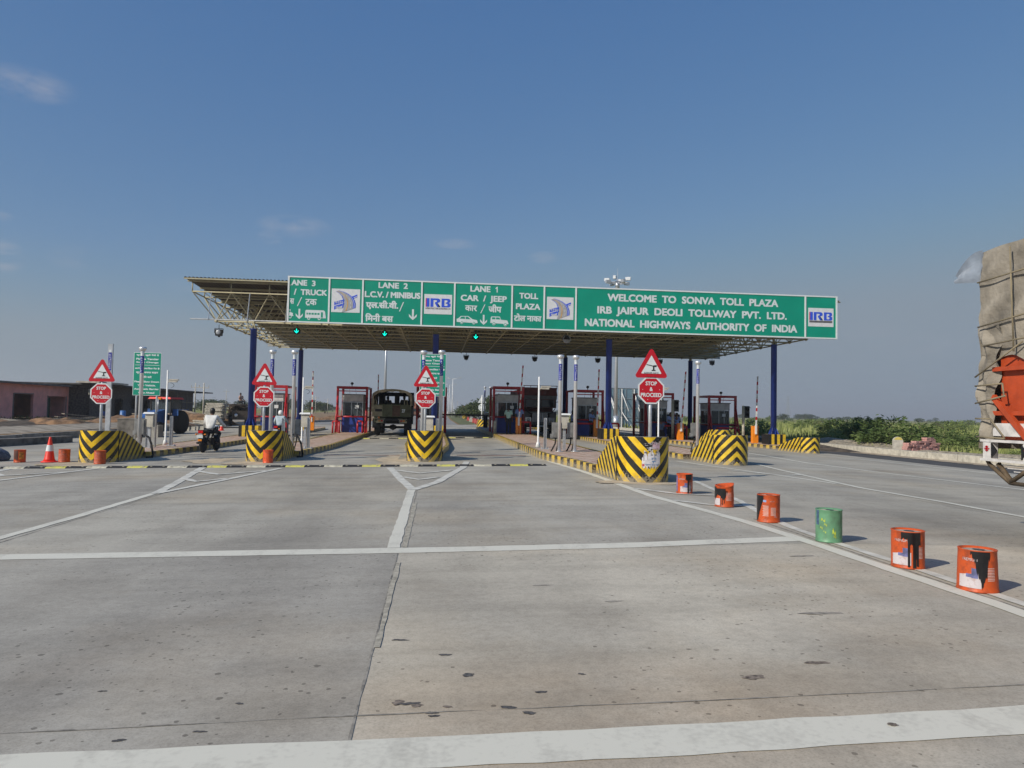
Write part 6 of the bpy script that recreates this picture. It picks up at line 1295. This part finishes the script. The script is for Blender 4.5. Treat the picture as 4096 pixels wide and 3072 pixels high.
# blue tractor
t = thing('tractor', 'blue tractor with red cab roof parked by the brick building', 'tractor', (-17.9, 50.5, -.3), R_(-12)); tb = M('tractor_blue', (.03, .11, .34), .4, 0, .12)
mb = MB(); mb.prism([(-.35, -2.3, .75), (-.35, -2.35, 1.15), (-.35, -2.0, 1.35), (-.35, -.5, 1.62), (-.35, -.5, .75)], (.7, 0, 0)); mb.build('bonnet', tb, t)
mb = MB(); [mb.box((s * .68, y, 1.75), (.07, .07, 1.15)) for s in (-1, 1) for y in (-.5, .75)]; mb.box((0, .1, 1.1), (1.4, 1.4, .35)); mb.box((0, .1, 2.28), (1.4, 1.4, .05)); mb.build('cab', black, t)
mb = MB(); mb.box((0, -.5, 1.8), (1.3, .02, .85)); [mb.box((s * .7, .1, 1.8), (.02, 1.2, .85)) for s in (-1, 1)]; mb.build('cab_glass', bglass, t)
mb = MB(); mb.box((0, .1, 2.37), (1.6, 1.6, .13), 0, 0, (.9, .9)); o = mb.build('roof', conem, t); mb = MB(); mb.box((0, -.72, 2.33), (.3, .05, .12)); mb.build('lamp', amber, o)
for s in (-1, 1):
    mb = MB(); mb.wheel((s * .85, .45, .78), .78, .42, 0, 1, 26); mb.build('rear_wheel', [rubber, steel], t); mb = MB(); mb.wheel((s * .7, -1.75, .42), .42, .25, 0, 1, 20); mb.build('front_wheel', [rubber, steel], t)
    mb = MB(); mb.box((s * .85, .4, 1.62), (.45, 1.3, .06)); mb.box((s * .85, -.22, 1.42), (.45, .06, .4)); mb.build('mudguard', tb, t)
mb = MB(); mb.tube((.25, -1.2, 1.4), (.25, -1.2, 2.3), .035, 8); mb.tube((-.4, -.4, 2.4), (-.4, -.4, 2.75), .03, 6); mb.tube((.4, -.4, 2.4), (.4, -.4, 2.75), .03, 6); mb.build('exhaust', steel, t)
# stacked stone slabs and the old stone-carrying truck
stone = M('stone_slab', (.50, .46, .38), .9, 0, .22, 5, .5); dstone = M('dark_stone_load', (.13, .105, .08), .95, 0, .35, 5, .7); q = random.Random(5)
sl = MB(); sl.box((0, 0, 0), (1.45, .5, .11)); sp_ = None; X0 = -19.4
for k in range(17):
    for j in range(2 if k > 3 else 3):
        loc = (X0 + q.uniform(-.07, .07) + (k * .015) - (.9 if j == 2 else 0), 66 + j * .55 % 1.1 + q.uniform(-.05, .05), -.05 + k * .118)
        if sp_ is None: sp_ = sl.build('stone_slab', stone, None, loc); o = sp_; tag(o, 'pale stone slabs in the tall stack behind the motorcyclist', 'stone slab', 'stacked stone slabs')
        else: o = dup(sp_, loc)
        o.rotation_euler = (q.uniform(-.03, .03), q.uniform(-.03, .03), q.uniform(-.12, .12))
t = thing('stone_truck', 'old brown truck loaded with dark stones beside the pale slab stack', 'truck', (-17.6, 68, -.15), R_(20))
mb = MB(); mb.box((0, 1.5, .95), (2.0, 4.6, .16)); [mb.box((s * .45, 1, .75), (.12, 5, .2)) for s in (-1, 1)]; mb.build('chassis', chassis, t)
mb = MB(); mb.box((0, -.9, 1.0), (1.5, .9, .8)); mb.box((0, -.4, 1.9), (1.9, .9, .08)); [mb.box((s * .9, -.2, 1.6), (.06, .06, .6)) for s in (-1, 1)]; mb.build('cab', M('old_brown_paint', (.08, .06, .045), .7), t)
mb = MB(); [mb.box((q.uniform(-.85, .85), q.uniform(-.3, 3.6), 1.1 + .12 * (i % 8)), (q.uniform(.4, .9), q.uniform(.3, .6), .13), 0, q.uniform(-.5, .5)) for i in range(90)]; mb.build('stone_load', dstone, t)
mb = MB(); mb.lathe([(.01, 0), (.13, 0), (.15, .06)], 14); mb.v = [(-.45 + a, -1.37 + c, 1.0 + b) for a, b, c in mb.v]; mb.build('headlight', headl, t)
for s in (-1, 1):
    for yy in (-.8, 2.6): mb = MB(); mb.wheel((s * .85, yy, .45), .45, .28, 0, 1, 20); mb.build('wheel', [rubber, chassis], t)
person(-18.0, 69.5, 1.68, R_(60), M('peach_shirt', (.5, .3, .22), .8), dpant, 'small person sitting on top of the stone load', 'sit')

# ------------------------------------------------------------------ right roadside
linekerb('kerb', [(23.2, 8), (23.2, 60), (21, 84)], .25, .30, concw, 'pale concrete kerb along the right side of the road')
for i, (x, y, w, d, h) in enumerate(((25, 30, 4, 16, .5), (25.5, 44, 5, 12, .7), (26, 22, 4, 10, .4), (24.4, 17, 1.6, 8, .18), (25, 54, 4, 10, .5))): heap(x, y, w, d, h, rubble, 40 + i, 'rubble_bank')
heap(21.9, 45, 2.6, 18, .45, dsoil, 61, 'gravel_heap'); strip('sand_strip', [(22.45, 8), (22.5, 60)], 1.25, M('pale_sand', (.42, .34, .24), .95, 0, .2, 2), .010, .12)
pv = MB(); pv.box((0, 0, 0), (.42, .24, .085)); pinkp = M('pink_paver', (.50, .27, .24), .9, 0, .2, 9); pz = None; q = random.Random(8)
for k in range(8):
    n = 8 if k < 5 else (5 if k < 6 else 2)
    for j in range(n):
        jj = j + (6 - n if k >= 5 else 0) - (0 if k > 5 else 0) + (1 if 4 < k else 0); u = jj / 8; loc = (23.9 + 2.2 * u + q.uniform(-.05, .05), 34.6 + .7 * u + q.uniform(-.05, .05), g(24.2) + .25 + k * .09)
        if pz is None: pz = pv.build('pink_paver', pinkp, None, loc); o = pz; tag(o, 'pink paving blocks stacked beside the right kerb', 'paving block', 'pink pavers stacked by the right kerb')
        else: o = dup(pz, loc)
        o.rotation_euler = (0, 0, R_(18) + q.uniform(-.2, .2)); o.scale = (.72, 1.3, 1)
t = thing('milestone', 'round topped white milestone with yellow top left of the pink paver stack', 'milestone', (23.6, 34.9, g(23.75) + .15), R_(-15))
mb = MB(); mb.prism([(-.24, 0, 0), (.24, 0, 0)] + [(.24 * math.cos(a), 0, .55 + .24 * math.sin(a)) for a in [math.pi * i / 10 for i in range(11)]], (0, .16, 0)); mb.build('stone', concw, t)
mb = MB(); mb.prism([(.225 * math.cos(a), -.004, .55 + .225 * math.sin(a)) for a in [math.pi * (.12 + .76 * i / 10) for i in range(11)]], (0, -.004, 0)); mb.build('painted_top', M('pale_yellow', (.6, .5, .12), .8), t)

# ------------------------------------------------------------------ vegetation
def leafmat(name, c1, c2, sc_=.8):
    m = bpy.data.materials.new(name); m.use_nodes = True; t = m.node_tree; b = t.nodes['Principled BSDF']; b.inputs['Roughness'].default_value = .7; b.inputs['Specular IOR Level'].default_value = .2
    n = t.nodes.new('ShaderNodeTexNoise'); n.inputs['Scale'].default_value = sc_; n.inputs['Detail'].default_value = 6; tcn = t.nodes.new('ShaderNodeTexCoord'); t.links.new(tcn.outputs['Object'], n.inputs['Vector'])
    oi = t.nodes.new('ShaderNodeObjectInfo'); v = mth(t, 'ADD', n.outputs[0], mth(t, 'MULTIPLY', mth(t, 'SUBTRACT', oi.outputs['Random'], .5), .25))
    r = t.nodes.new('ShaderNodeValToRGB'); t.links.new(v, r.inputs[0]); r.color_ramp.elements[0].position = .35; r.color_ramp.elements[0].color = (*c1, 1); r.color_ramp.elements[1].position = .65; r.color_ramp.elements[1].color = (*c2, 1)
    t.links.new(r.outputs[0], b.inputs['Base Color'])
    tr = t.nodes.new('ShaderNodeBsdfTranslucent'); t.links.new(r.outputs[0], tr.inputs[0]); ms = t.nodes.new('ShaderNodeMixShader'); ms.inputs[0].default_value = .25
    out = t.nodes['Material Output']; t.links.new(b.outputs[0], ms.inputs[1]); t.links.new(tr.outputs[0], ms.inputs[2]); t.links.new(ms.outputs[0], out.inputs[0]); return m
leafA = leafmat('thorn_bush_leaves', (.085, .13, .04), (.20, .26, .085)); leafB = leafmat('light_bush_leaves', (.13, .18, .05), (.27, .32, .11)); leafF = leafmat('far_tree_leaves', (.05, .075, .03), (.10, .125, .05), .3)
barkm = M('bark', (.12, .09, .065), .9, 0, .3, 9)
def crown(seed, rx, ry, h, n, leaf, droop=.3, low=.08, clumps=26):
    q = random.Random(seed); mb = MB(); cl = []
    for i in range(clumps):
        a = q.uniform(0, 6.283); r = math.sqrt(q.random()) * .92; z = low + (1 - low) * (q.random() ** .8) * (1 - .55 * r * r)
        cl.append((rx * r * math.cos(a), ry * r * math.sin(a), h * z, q.uniform(.16, .34) * (rx + ry) / 2, q.uniform(.10, .22) * h))
    for i in range(n):
        c = cl[i % clumps]; a = q.uniform(0, 6.283); r = q.random() ** .5; u = q.gauss(0, .5)
        p = Vector((c[0] + c[3] * r * math.cos(a) * 1.2, c[1] + c[3] * r * math.sin(a) * 1.2, max(.03, c[2] + c[4] * u - droop * r * c[4]))); s_ = leaf * q.uniform(.6, 1.5)
        d = Vector((math.cos(a), math.sin(a), q.uniform(-.6, .7))).normalized(); w = d.cross(Vector((q.uniform(-1, 1), q.uniform(-1, 1), q.uniform(.2, 1)))).normalized()
        b = len(mb.v); mb.v += [tuple(p), tuple(p + d * s_ * .6 + w * s_ * .22), tuple(p + d * s_ * 1.25), tuple(p + d * s_ * .5 - w * s_ * .22)]; mb.face((b, b + 1, b + 2, b + 3))
    return mb
def limbs(seed, rx, h, n=6, r=.05):
    q = random.Random(seed); mb = MB()
    for i in range(n):
        a = q.uniform(0, 6.283); p = Vector((q.uniform(-.08, .08), q.uniform(-.08, .08), 0)); rr = r
        for k in range(4):
            p2 = p + Vector((math.cos(a) * rx * .2, math.sin(a) * rx * .2, h * .2)) * q.uniform(.8, 1.2); mb.tube(p, p2, rr, 5, 0, rr * .7, False); p = p2; rr *= .7; a += q.uniform(-.5, .5)
    return mb
protos = {}
def plant(kind, x, y, z, s, label, cat, group, name='thorn_bush', rz=None):
    if kind not in protos:
        spec = {'b0': (1, 1.9, 1.9, 1.9, 3400, .17, leafA), 'b1': (2, 2.3, 1.8, 1.6, 3400, .17, leafB), 'b2': (3, 1.6, 1.6, 2.1, 3000, .16, leafA), 'b3': (4, 2.6, 2.2, 1.35, 3600, .18, leafB), 't0': (5, 3.2, 3.0, 4.6, 1600, .5, leafF), 't1': (6, 4.2, 3.8, 3.8, 1600, .5, leafF), 't2': (7, 2.6, 2.6, 5.2, 1400, .5, leafA)}[kind]
        t = thing(name, label, cat, (x, y, z), 0, group); low = .32 if kind[0] == 't' else .06
        crown(spec[0], spec[1], spec[2], spec[3], spec[4], spec[5], low=low, clumps=30 if kind[0] == 't' else 34).build('crown', spec[6], t); limbs(spec[0], spec[1], spec[3], 5 if kind[0] == 't' else 7, .12 if kind[0] == 't' else .035).build('trunk', barkm, t); protos[kind] = t
    else:
        t = dup(protos[kind]); t.name = name; t['label'] = label; t['category'] = cat; t['group'] = group; t.location = (x, y, z)
    t.scale = (s, s, s * rnd.uniform(.9, 1.12)); t.rotation_euler = (0, 0, rnd.uniform(0, 6.28) if rz is None else rz); return t
q = random.Random(21)
near = [(27.5, 41, 'b0', 1.0), (30.5, 40, 'b2', 1.05), (33, 43, 'b0', 1.0), (28.5, 34.5, 'b1', .8), (31.5, 33.5, 'b0', .95), (29.5, 27.5, 'b0', .85), (27.9, 24.5, 'b1', .75), (34, 36, 'b2', 1.0), (26.8, 46.5, 'b1', .8), (30, 48, 'b2', .95), (36, 50, 'b0', 1.05), (28.5, 53, 'b0', .9), (33, 57, 'b2', 1.0), (38, 44, 'b1', 1.1), (35, 30, 'b0', .9), (33, 25, 'b2', .8), (26.4, 29.8, 'b3', .7), (27, 37, 'b3', .75), (27.2, 60, 'b0', .9), (25.2, 66, 'b1', .9)]
for i, (x, y, k, s) in enumerate(near):
  if i % 4 != 3: plant(k, x, y, g(x) - .05, s * (1.08, .6, .8)[i % 3], 'green thorny bush in the scrub close behind the right kerb', 'bush', 'bushes close behind the right kerb')
for i in range(46):
    y = q.uniform(52, 300); x = 28 + (y - 40) * .04 + q.random() ** .9 * (y * .78 - 4); k = q.choice(['b0', 'b1', 'b2', 'b3', 'b1', 'b3']); plant(k, x, y, -.45 + tz(x, y), q.choice((.4, .5, .6, .8, 1.1)) * (1 + y / 450), 'green bush in the scrubland stretching to the right horizon', 'bush', 'bushes of the right scrubland')
for i in range(80):
    y = q.uniform(420, 1000); x = q.uniform(.10, .95) * y * .84; plant(q.choice(['t0', 't1', 'b0', 'b2']), x, y, -.5, q.uniform(.8, 1.25) * (1 if i % 2 else 1.0), 'distant dark tree on the horizon right of the road', 'tree', 'distant trees right of the road', 'distant_tree')
for i in range(44):
    y = q.uniform(330, 800); x = -q.uniform(.06, .66) * y; plant(q.choice(['t0', 't1', 't2']), x, y, .0, q.uniform(.9, 1.4), 'distant dark tree on the horizon beyond the left field', 'tree', 'distant trees beyond the left field', 'distant_tree')
for px, y, s, k in ((1885, 150, .8, 't1'), (1905, 165, .95, 't1'), (1922, 150, .85, 't0'), (1945, 140, .9, 't1'), (1968, 150, 1.0, 't0'), (1872, 210, .8, 't1'), (1990, 160, 1.0, 't1'), (1860, 300, .8, 't0'), (1895, 240, 1.0, 't0')):
    plant(k, xat(px, y), y, -.1, s, 'bushy green tree beside the highway beyond the booths', 'tree', 'roadside trees beyond the plaza', 'roadside_tree')
for px, y, s in ((1700, 260, .7), (1735, 300, .7), (1250, 240, .9), (1300, 250, .8), (820, 190, .8), (850, 180, .75)): plant('t0', xat(px, y), y, 0, s, 'small dark tree at the left of the highway', 'tree', 'small trees left of the highway', 'roadside_tree')
# grass tufts and weeds in the right scrub and along the kerbs
q = random.Random(33); mb = MB()
for i in range(26000):
    y = 22 + 190 * q.random() ** 1.6; x = 25.6 + q.random() ** 1.1 * (y * .8); z = g(x) + tz(x, y) - .04; h = q.uniform(.15, .55) * (1 + y / 200); a = q.uniform(0, 6.28); w = .05 + y * .0011
    b = len(mb.v); mb.v += [(x - w * math.cos(a), y - w * math.sin(a), z), (x + w * math.cos(a), y + w * math.sin(a), z), (x + q.uniform(-.15, .15), y + q.uniform(-.15, .15), z + h)]; mb.face((b, b + 1, b + 2))
tag(mb.build('scrub_grass', leafmat('grass_blades', (.24, .28, .085), (.44, .45, .19), .15)), 'green grass between the bushes right of the road', 'grass', kind='stuff')
mb = MB()
for i in range(9000):
    y = q.uniform(34, 130); x = -23.5 - q.random() ** 1.4 * y * .35; z = .0 + tz(x, y); h = q.uniform(.06, .22); a = q.uniform(0, 6.28); w = .05
    b = len(mb.v); mb.v += [(x - w * math.cos(a), y - w * math.sin(a), z), (x + w * math.cos(a), y + w * math.sin(a), z), (x, y, z + h)]; mb.face((b, b + 1, b + 2))
tag(mb.build('dry_weeds', leafmat('weeds', (.16, .15, .05), (.28, .24, .10), .2)), 'low dry weeds on the soil left of the plaza', 'weeds', kind='stuff')

# ------------------------------------------------------------------ far structures
def hill(name, px0, px1, y, h, seed):
    q = random.Random(seed); x0, x1 = xat(px0, y), xat(px1, y); n = 24; mb = MB(); hs = [h * math.sin(math.pi * i / n) ** 1.3 * (1 + .12 * math.sin(i * 1.9 + seed) + .06 * q.uniform(-1, 1)) for i in range(n + 1)]
    for j, (dy, k) in enumerate(((-120, 0), (-60, .55), (0, 1), (120, 0))): mb.v += [(x0 + (x1 - x0) * i / n, y + dy, -2 + hs[i] * k) for i in range(n + 1)]
    for j in range(3):
        for i in range(n): a = j * (n + 1) + i; mb.face((a, a + 1, a + n + 2, a + n + 1), 0, True)
    tag(mb.build(name, M('hill_rock', (.12, .13, .10), .95, 0, .2, .02)), None, None, None, 'structure')
hill('hill', 1858, 1925, 2600, 38, 2); hill('hill', 1790, 1890, 3000, 24, 5); hill('hill', 1690, 1800, 3300, 10, 9)
def streetlight(x, y, h, label, arm=1.6):
    t = thing('street_lamp', label, 'street lamp', (x, y, g(x)), group='double armed street lamps along the highway')
    mb = MB(); mb.tube((0, 0, 0), (0, 0, h), .14, 8, 0, .07); mb.build('pole', white, t)
    mb = MB(); mb.path([(-arm, 0, h + .25), (0, 0, h - .1), (arm, 0, h + .25)], .05, 6); mb.build('arm', white, t)
    for s in (-1, 1): mb = MB(); mb.box((s * (arm + .3), 0, h + .3), (.7, .25, .12)); mb.build('lamp_head', concw, t)
for i in range(14): y = 190 + i * 42 + i * i * 2.5; streetlight(4.4 + max(0, y - 300) * .03, y, 10, 'double armed street lamp in the row along the far highway median')
def mast(x, y, h, label, top=True):
    t = thing('high_mast', label, 'light mast', (x, y, g(x)), group='tall lighting masts'); mb = MB(); mb.tube((0, 0, 0), (0, 0, h), .27, 14, 0, .11); mb.tube((0, 0, 0), (0, 0, 1.6), .36, 12); mb.tube((0, 0, h), (0, 0, h + 1.5), .02, 5); mb.build('pole', steel, t)
    mb = MB(); [mb.tube((1.0 * math.cos(a), 1.0 * math.sin(a), h - .5), (1.0 * math.cos(a + .524), 1.0 * math.sin(a + .524), h - .5), .06, 5) for a in [i * .524 for i in range(12)]]; [mb.tube((0, 0, h - .5), (1.0 * math.cos(a), 1.0 * math.sin(a), h - .5), .05, 5) for a in [i * 1.047 for i in range(6)]]; mb.lathe([(.2, h - 1.3), (.3, h - 1.2), (.3, h - .6), (.1, h - .3)], 12); mb.build('ring', steel, t)
    for i in range(8):
        a = i * .785 + .3; mb = MB(); mb.box((1.45 * math.cos(a), 1.45 * math.sin(a), h - .35 + (.35 if i % 2 else -.1)), (.7, .35, .42), 0, a); mb.box((1.1 * math.cos(a), 1.1 * math.sin(a), h - .5), (.5, .06, .06), 0, a); mb.build('floodlight', steel, t)
mast(24.0, 95, 20.0, 'tall lighting mast whose lamp ring rises above the welcome panel'); mast(-8.9, 130, 19, 'thin tall mast standing beyond the army truck')
# glazed hoarding with white props
t = thing('glazed_screen', 'blue glazed screen wall with white diagonal props behind the third column', 'glass wall', (23.5, 98, g(24))); Wd, H = 8.0, 5.35
mb = MB(); mb.box((Wd / 2, 0, H / 2 + .1), (Wd, .05, H)); mb.build('glazing', M('blue_glazing', (.16, .25, .31), .25, .2, .12, .5), t)
mb = MB(); [mb.box((i * Wd / 9, -.06, H / 2), (.07, .08, H + .1)) for i in range(10)]; [mb.box((Wd / 2, -.06, k), (Wd, .08, .06)) for k in (.1, 1.4, 2.7, 4.0, H + .1)]; mb.build('frame', alu, t)
mb = MB()
for i in range(5): x = .3 + i * 1.75; mb.box((x, -.15, H / 2), (.14, .1, H)); mb.tube((x, -.2, 2.2 if i % 2 else 4.6), (x + 1.0, -2.2, 0), .06, 6); mb.tube((x, -.2, 4.8), (x + .9, -1.6, 1.6), .05, 6)
mb.build('prop', white, t)
def backsign(x, y, label, s=1.0):
    t = thing('sign_back', label, 'sign', (x, y, g(x) + .1), group='signs seen from behind'); mb = MB(); mb.tube((0, -.03, 0), (0, -.03, 3.0 * s), .05, 8); mb.build('post', white, t)
    mb = MB(); mb.prism([(-.42 * s, 0, 2.25 * s), (.42 * s, 0, 2.25 * s), (0, 0, 3.0 * s)], (0, .01, 0)); o = mb.build('triangle_plate', signwhite, t)
    mb = MB(); mb.prism([(.37 * s * math.cos(R_(22.5 + 45 * i)), 0, 1.82 * s + .37 * s * math.sin(R_(22.5 + 45 * i))) for i in range(8)], (0, .01, 0)); mb.build('octagon_plate', signwhite, t)
    mb = MB(); [mb.box((0, -.012, z * s), (.4 * s, .01, .03)) for z in (2.35, 1.65, 1.98)]; mb.build('bracket', greytext, o)
backsign(4.4 + .05, 69.5, 'white back of a triangle and octagon sign in the distance left of the booths'); backsign(14.6, 66, 'white back of a triangle and octagon sign before the glazed screen')
for x, y, lab, inv in ((9.7, 66.5, 'pale striped block at the far end of the island by the third column', True), (4.4, 66.3, 'yellow striped block at the far end of the long island', True)):
    block(x, y, lab, .5, .8, inv, mat=stripe_old)
rw = uvstripe('red_white_stripes', (.55, .05, .04), (.62, .6, .58), .5)
for i in range(7):
    y = 72 + i * 3.2 * (1 + i * .25); mb = MB(); mb.box((0, 0, .32), (.4, 1.2, .64), 0, 0, (.6, 1)); o = mb.build('barrier_block', M('faded_red_block', (.55, .10, .09), .8, 0, .3, 4) if i % 3 != 2 else concw, None, (4.7 + i * .12, y, g(5))); tag(o, 'faded red and white concrete barrier block on the highway median', 'barrier block', 'red and white blocks on the far median')
t = block(6.0, 148, 'tiny striped block far down the highway before the distant truck', .45, 1.0, False, mat=stripe_old, tail=.8)
def fartruck(x, y, label, body, cabm, front=True, h=3.4, w=2.4, L_=7):
    t = thing('distant_truck', label, 'truck', (x, y, g(x)), group='distant vehicles on the highway'); mb = MB(); mb.box((0, 1.0, 1.35), (w, 2.0, 1.5)); mb.build('cab', cabm, t)
    mb = MB(); mb.box((0, -.02, 1.75), (w * .86, .03, .6)); mb.build('windscreen', dglass, t); mb = MB(); mb.box((0, L_ / 2 + 1.3, (h + .9) / 2), (w + .1, L_ - 1.5, h - .9)); mb.prism([(-w / 2, -.1, 2.15), (w / 2, -.1, 2.15), (w / 2, -.1, 2.75), (-w / 2, -.1, 2.75)], (0, 1.6, 0)); mb.build('cargo_body', body, t)
    mb = MB(); mb.box((0, -.1, .62), (w, .2, .3)); [mb.box((s * w * .37, -.12, .95), (.3, .1, .2), 1) for s in (-1, 1)]; mb.build('bumper', [chassis, headl], t)
    for s in (-1, 1):
        for yy in (1, L_ - 1): mb = MB(); mb.wheel((s * w * .42, yy, .48), .48, .3, 0, 1, 14); mb.build('wheel', [rubber, chassis], t)
fartruck(10.6, 245, 'distant truck with an orange and white painted front on the far carriageway', M('orange_load', (.5, .16, .06), .7), white); fartruck(xat(1665, 162), 162, 'distant truck with a reddish load just right of the army truck', M('reddish_load', (.30, .12, .07), .8), M('brown_cab', (.2, .1, .06)), h=3.7)
t = thing('distant_van', 'small white van far down the highway', 'van', (xat(1815, 420), 420, -.05)); mb = MB(); mb.box((0, 2, 1.1), (1.9, 4, 1.4), 0, 0, (.9, .9)); mb.build('body', white, t); mb = MB(); mb.box((0, -.02, 1.4), (1.5, .05, .5)); mb.build('windscreen', dglass, t); mb = MB(); [mb.wheel((s * .8, yy, .35), .35, .2, 0, 0, 12) for s in (-1, 1) for yy in (.8, 3.2)]; mb.build('wheels', rubber, t)
t = thing('parked_pickup', 'small white pickup parked far left of the highway', 'pickup', (xat(1783, 330), 330, -.05)); mb = MB(); mb.box((0, 2, .8), (1.8, 4.2, .7)); mb.box((0, 1.6, 1.5), (1.6, 1.6, .7), 0, 0, (.8, .8)); mb.build('body', white, t); mb = MB(); [mb.wheel((s * .8, yy, .35), .35, .2, 0, 0, 12) for s in (-1, 1) for yy in (.8, 3.2)]; mb.build('wheels', rubber, t)
# poles, wires and pylon
def epole(x, y, h, label, arm=.9):
    t = thing('utility_pole', label, 'utility pole', (x, y, 0), group='thin utility poles in the fields'); mb = MB(); mb.tube((0, 0, 0), (0, 0, h), .11, 7, 0, .07); mb.build('pole', concw, t); mb = MB(); mb.box((0, 0, h - .6), (arm * 2, .08, .08)); [mb.tube((k * arm * .9, 0, h - .55), (k * arm * .9, 0, h - .3), .04, 5) for k in (-1, 0, 1)]; mb.build('crossarm', concw, t)
for px, y, h, lab in ((779, 105, 4.8, 'white utility pole in the field right of the brick building'), (813, 90, 4.4, 'thin dark utility pole right of the brick building'), (903, 260, 7.5, 'far utility pole behind the stone truck'), (1262, 230, 5.5, 'far utility pole in the field left of the second booth'), (1310, 240, 5, 'second far utility pole in the field left of the second booth'), (1830, 480, 8.5, 'far utility pole beside the highway')): epole(xat(px, y), y, h, lab, 1.0 if y > 200 else .6)
t = thing('power_pylon', 'faint steel lattice pylon on the right horizon left of the last column', 'pylon', (xat(3152, 620), 620, -.4)); mb = MB(); H = 22
for s, u in ((-1, -1), (1, -1), (1, 1), (-1, 1)): mb.tube((s * 2.4, u * 2.4, 0), (s * .5, u * .5, H * .72), .10, 4); mb.tube((s * .5, u * .5, H * .72), (0, 0, H), .08, 4)
for k in range(8):
    z0, z1 = H * .72 * k / 8, H * .72 * (k + 1) / 8; w0, w1 = 2.4 - 1.9 * k / 8, 2.4 - 1.9 * (k + 1) / 8
    for u in (-1, 1): mb.tube((-w0, u * w0, z0), (w1, u * w1, z1), .06, 4); mb.tube((w0, u * w0, z0), (-w1, u * w1, z1), .06, 4); mb.tube((-w1, u * w1, z1), (w1, u * w1, z1), .05, 4)
for z, a in ((H * .66, 4.2), (H * .8, 3.4), (H * .92, 2.4)): mb.tube((-a, 0, z), (a, 0, z), .09, 4); mb.tube((-a, 0, z), (0, 0, z + 1.2), .06, 4); mb.tube((a, 0, z), (0, 0, z + 1.2), .06, 4)
mb.build('lattice', steel, t)
# grey bundle at the very left edge
mb = MB(); q = random.Random(4); mb.lathe([(.05, 0), (.30, .02), (.34, .14), (.27, .26), (.12, .33), (.02, .34)], 16); mb.v = [(a * (1 + .2 * math.sin(b * 9)), b * 1.4 * (1 + .15 * math.sin(a * 11)), c * (1 + .2 * math.sin(a * 9 + b * 7))) for a, b, c in mb.v]; tag(mb.build('sack', M('denim_grey', (.12, .15, .2), .9, 0, .3, 9), None, (-13.32, 23.7, g(-13.3))), 'grey blue bundle on the road cut off by the left edge', 'sack')

# ------------------------------------------------------------------ haze: one even, pale volume round the whole scene
hz = MB(); hz.box((0, 2600, 34), (12600, 7400, 72)); ho = hz.build('haze', bpy.data.materials.new('haze_air')); tag(ho, None, None, None, 'stuff')
hm_ = ho.data.materials[0]; hm_.use_nodes = True; ht = hm_.node_tree; ht.nodes.remove(ht.nodes['Principled BSDF'])
pvn = ht.nodes.new('ShaderNodeVolumePrincipled'); pvn.inputs['Color'].default_value = (.90, .92, .95, 1); pvn.inputs['Density'].default_value = .00045; pvn.inputs['Anisotropy'].default_value = .2
ht.links.new(pvn.outputs[0], ht.nodes['Material Output'].inputs['Volume'])
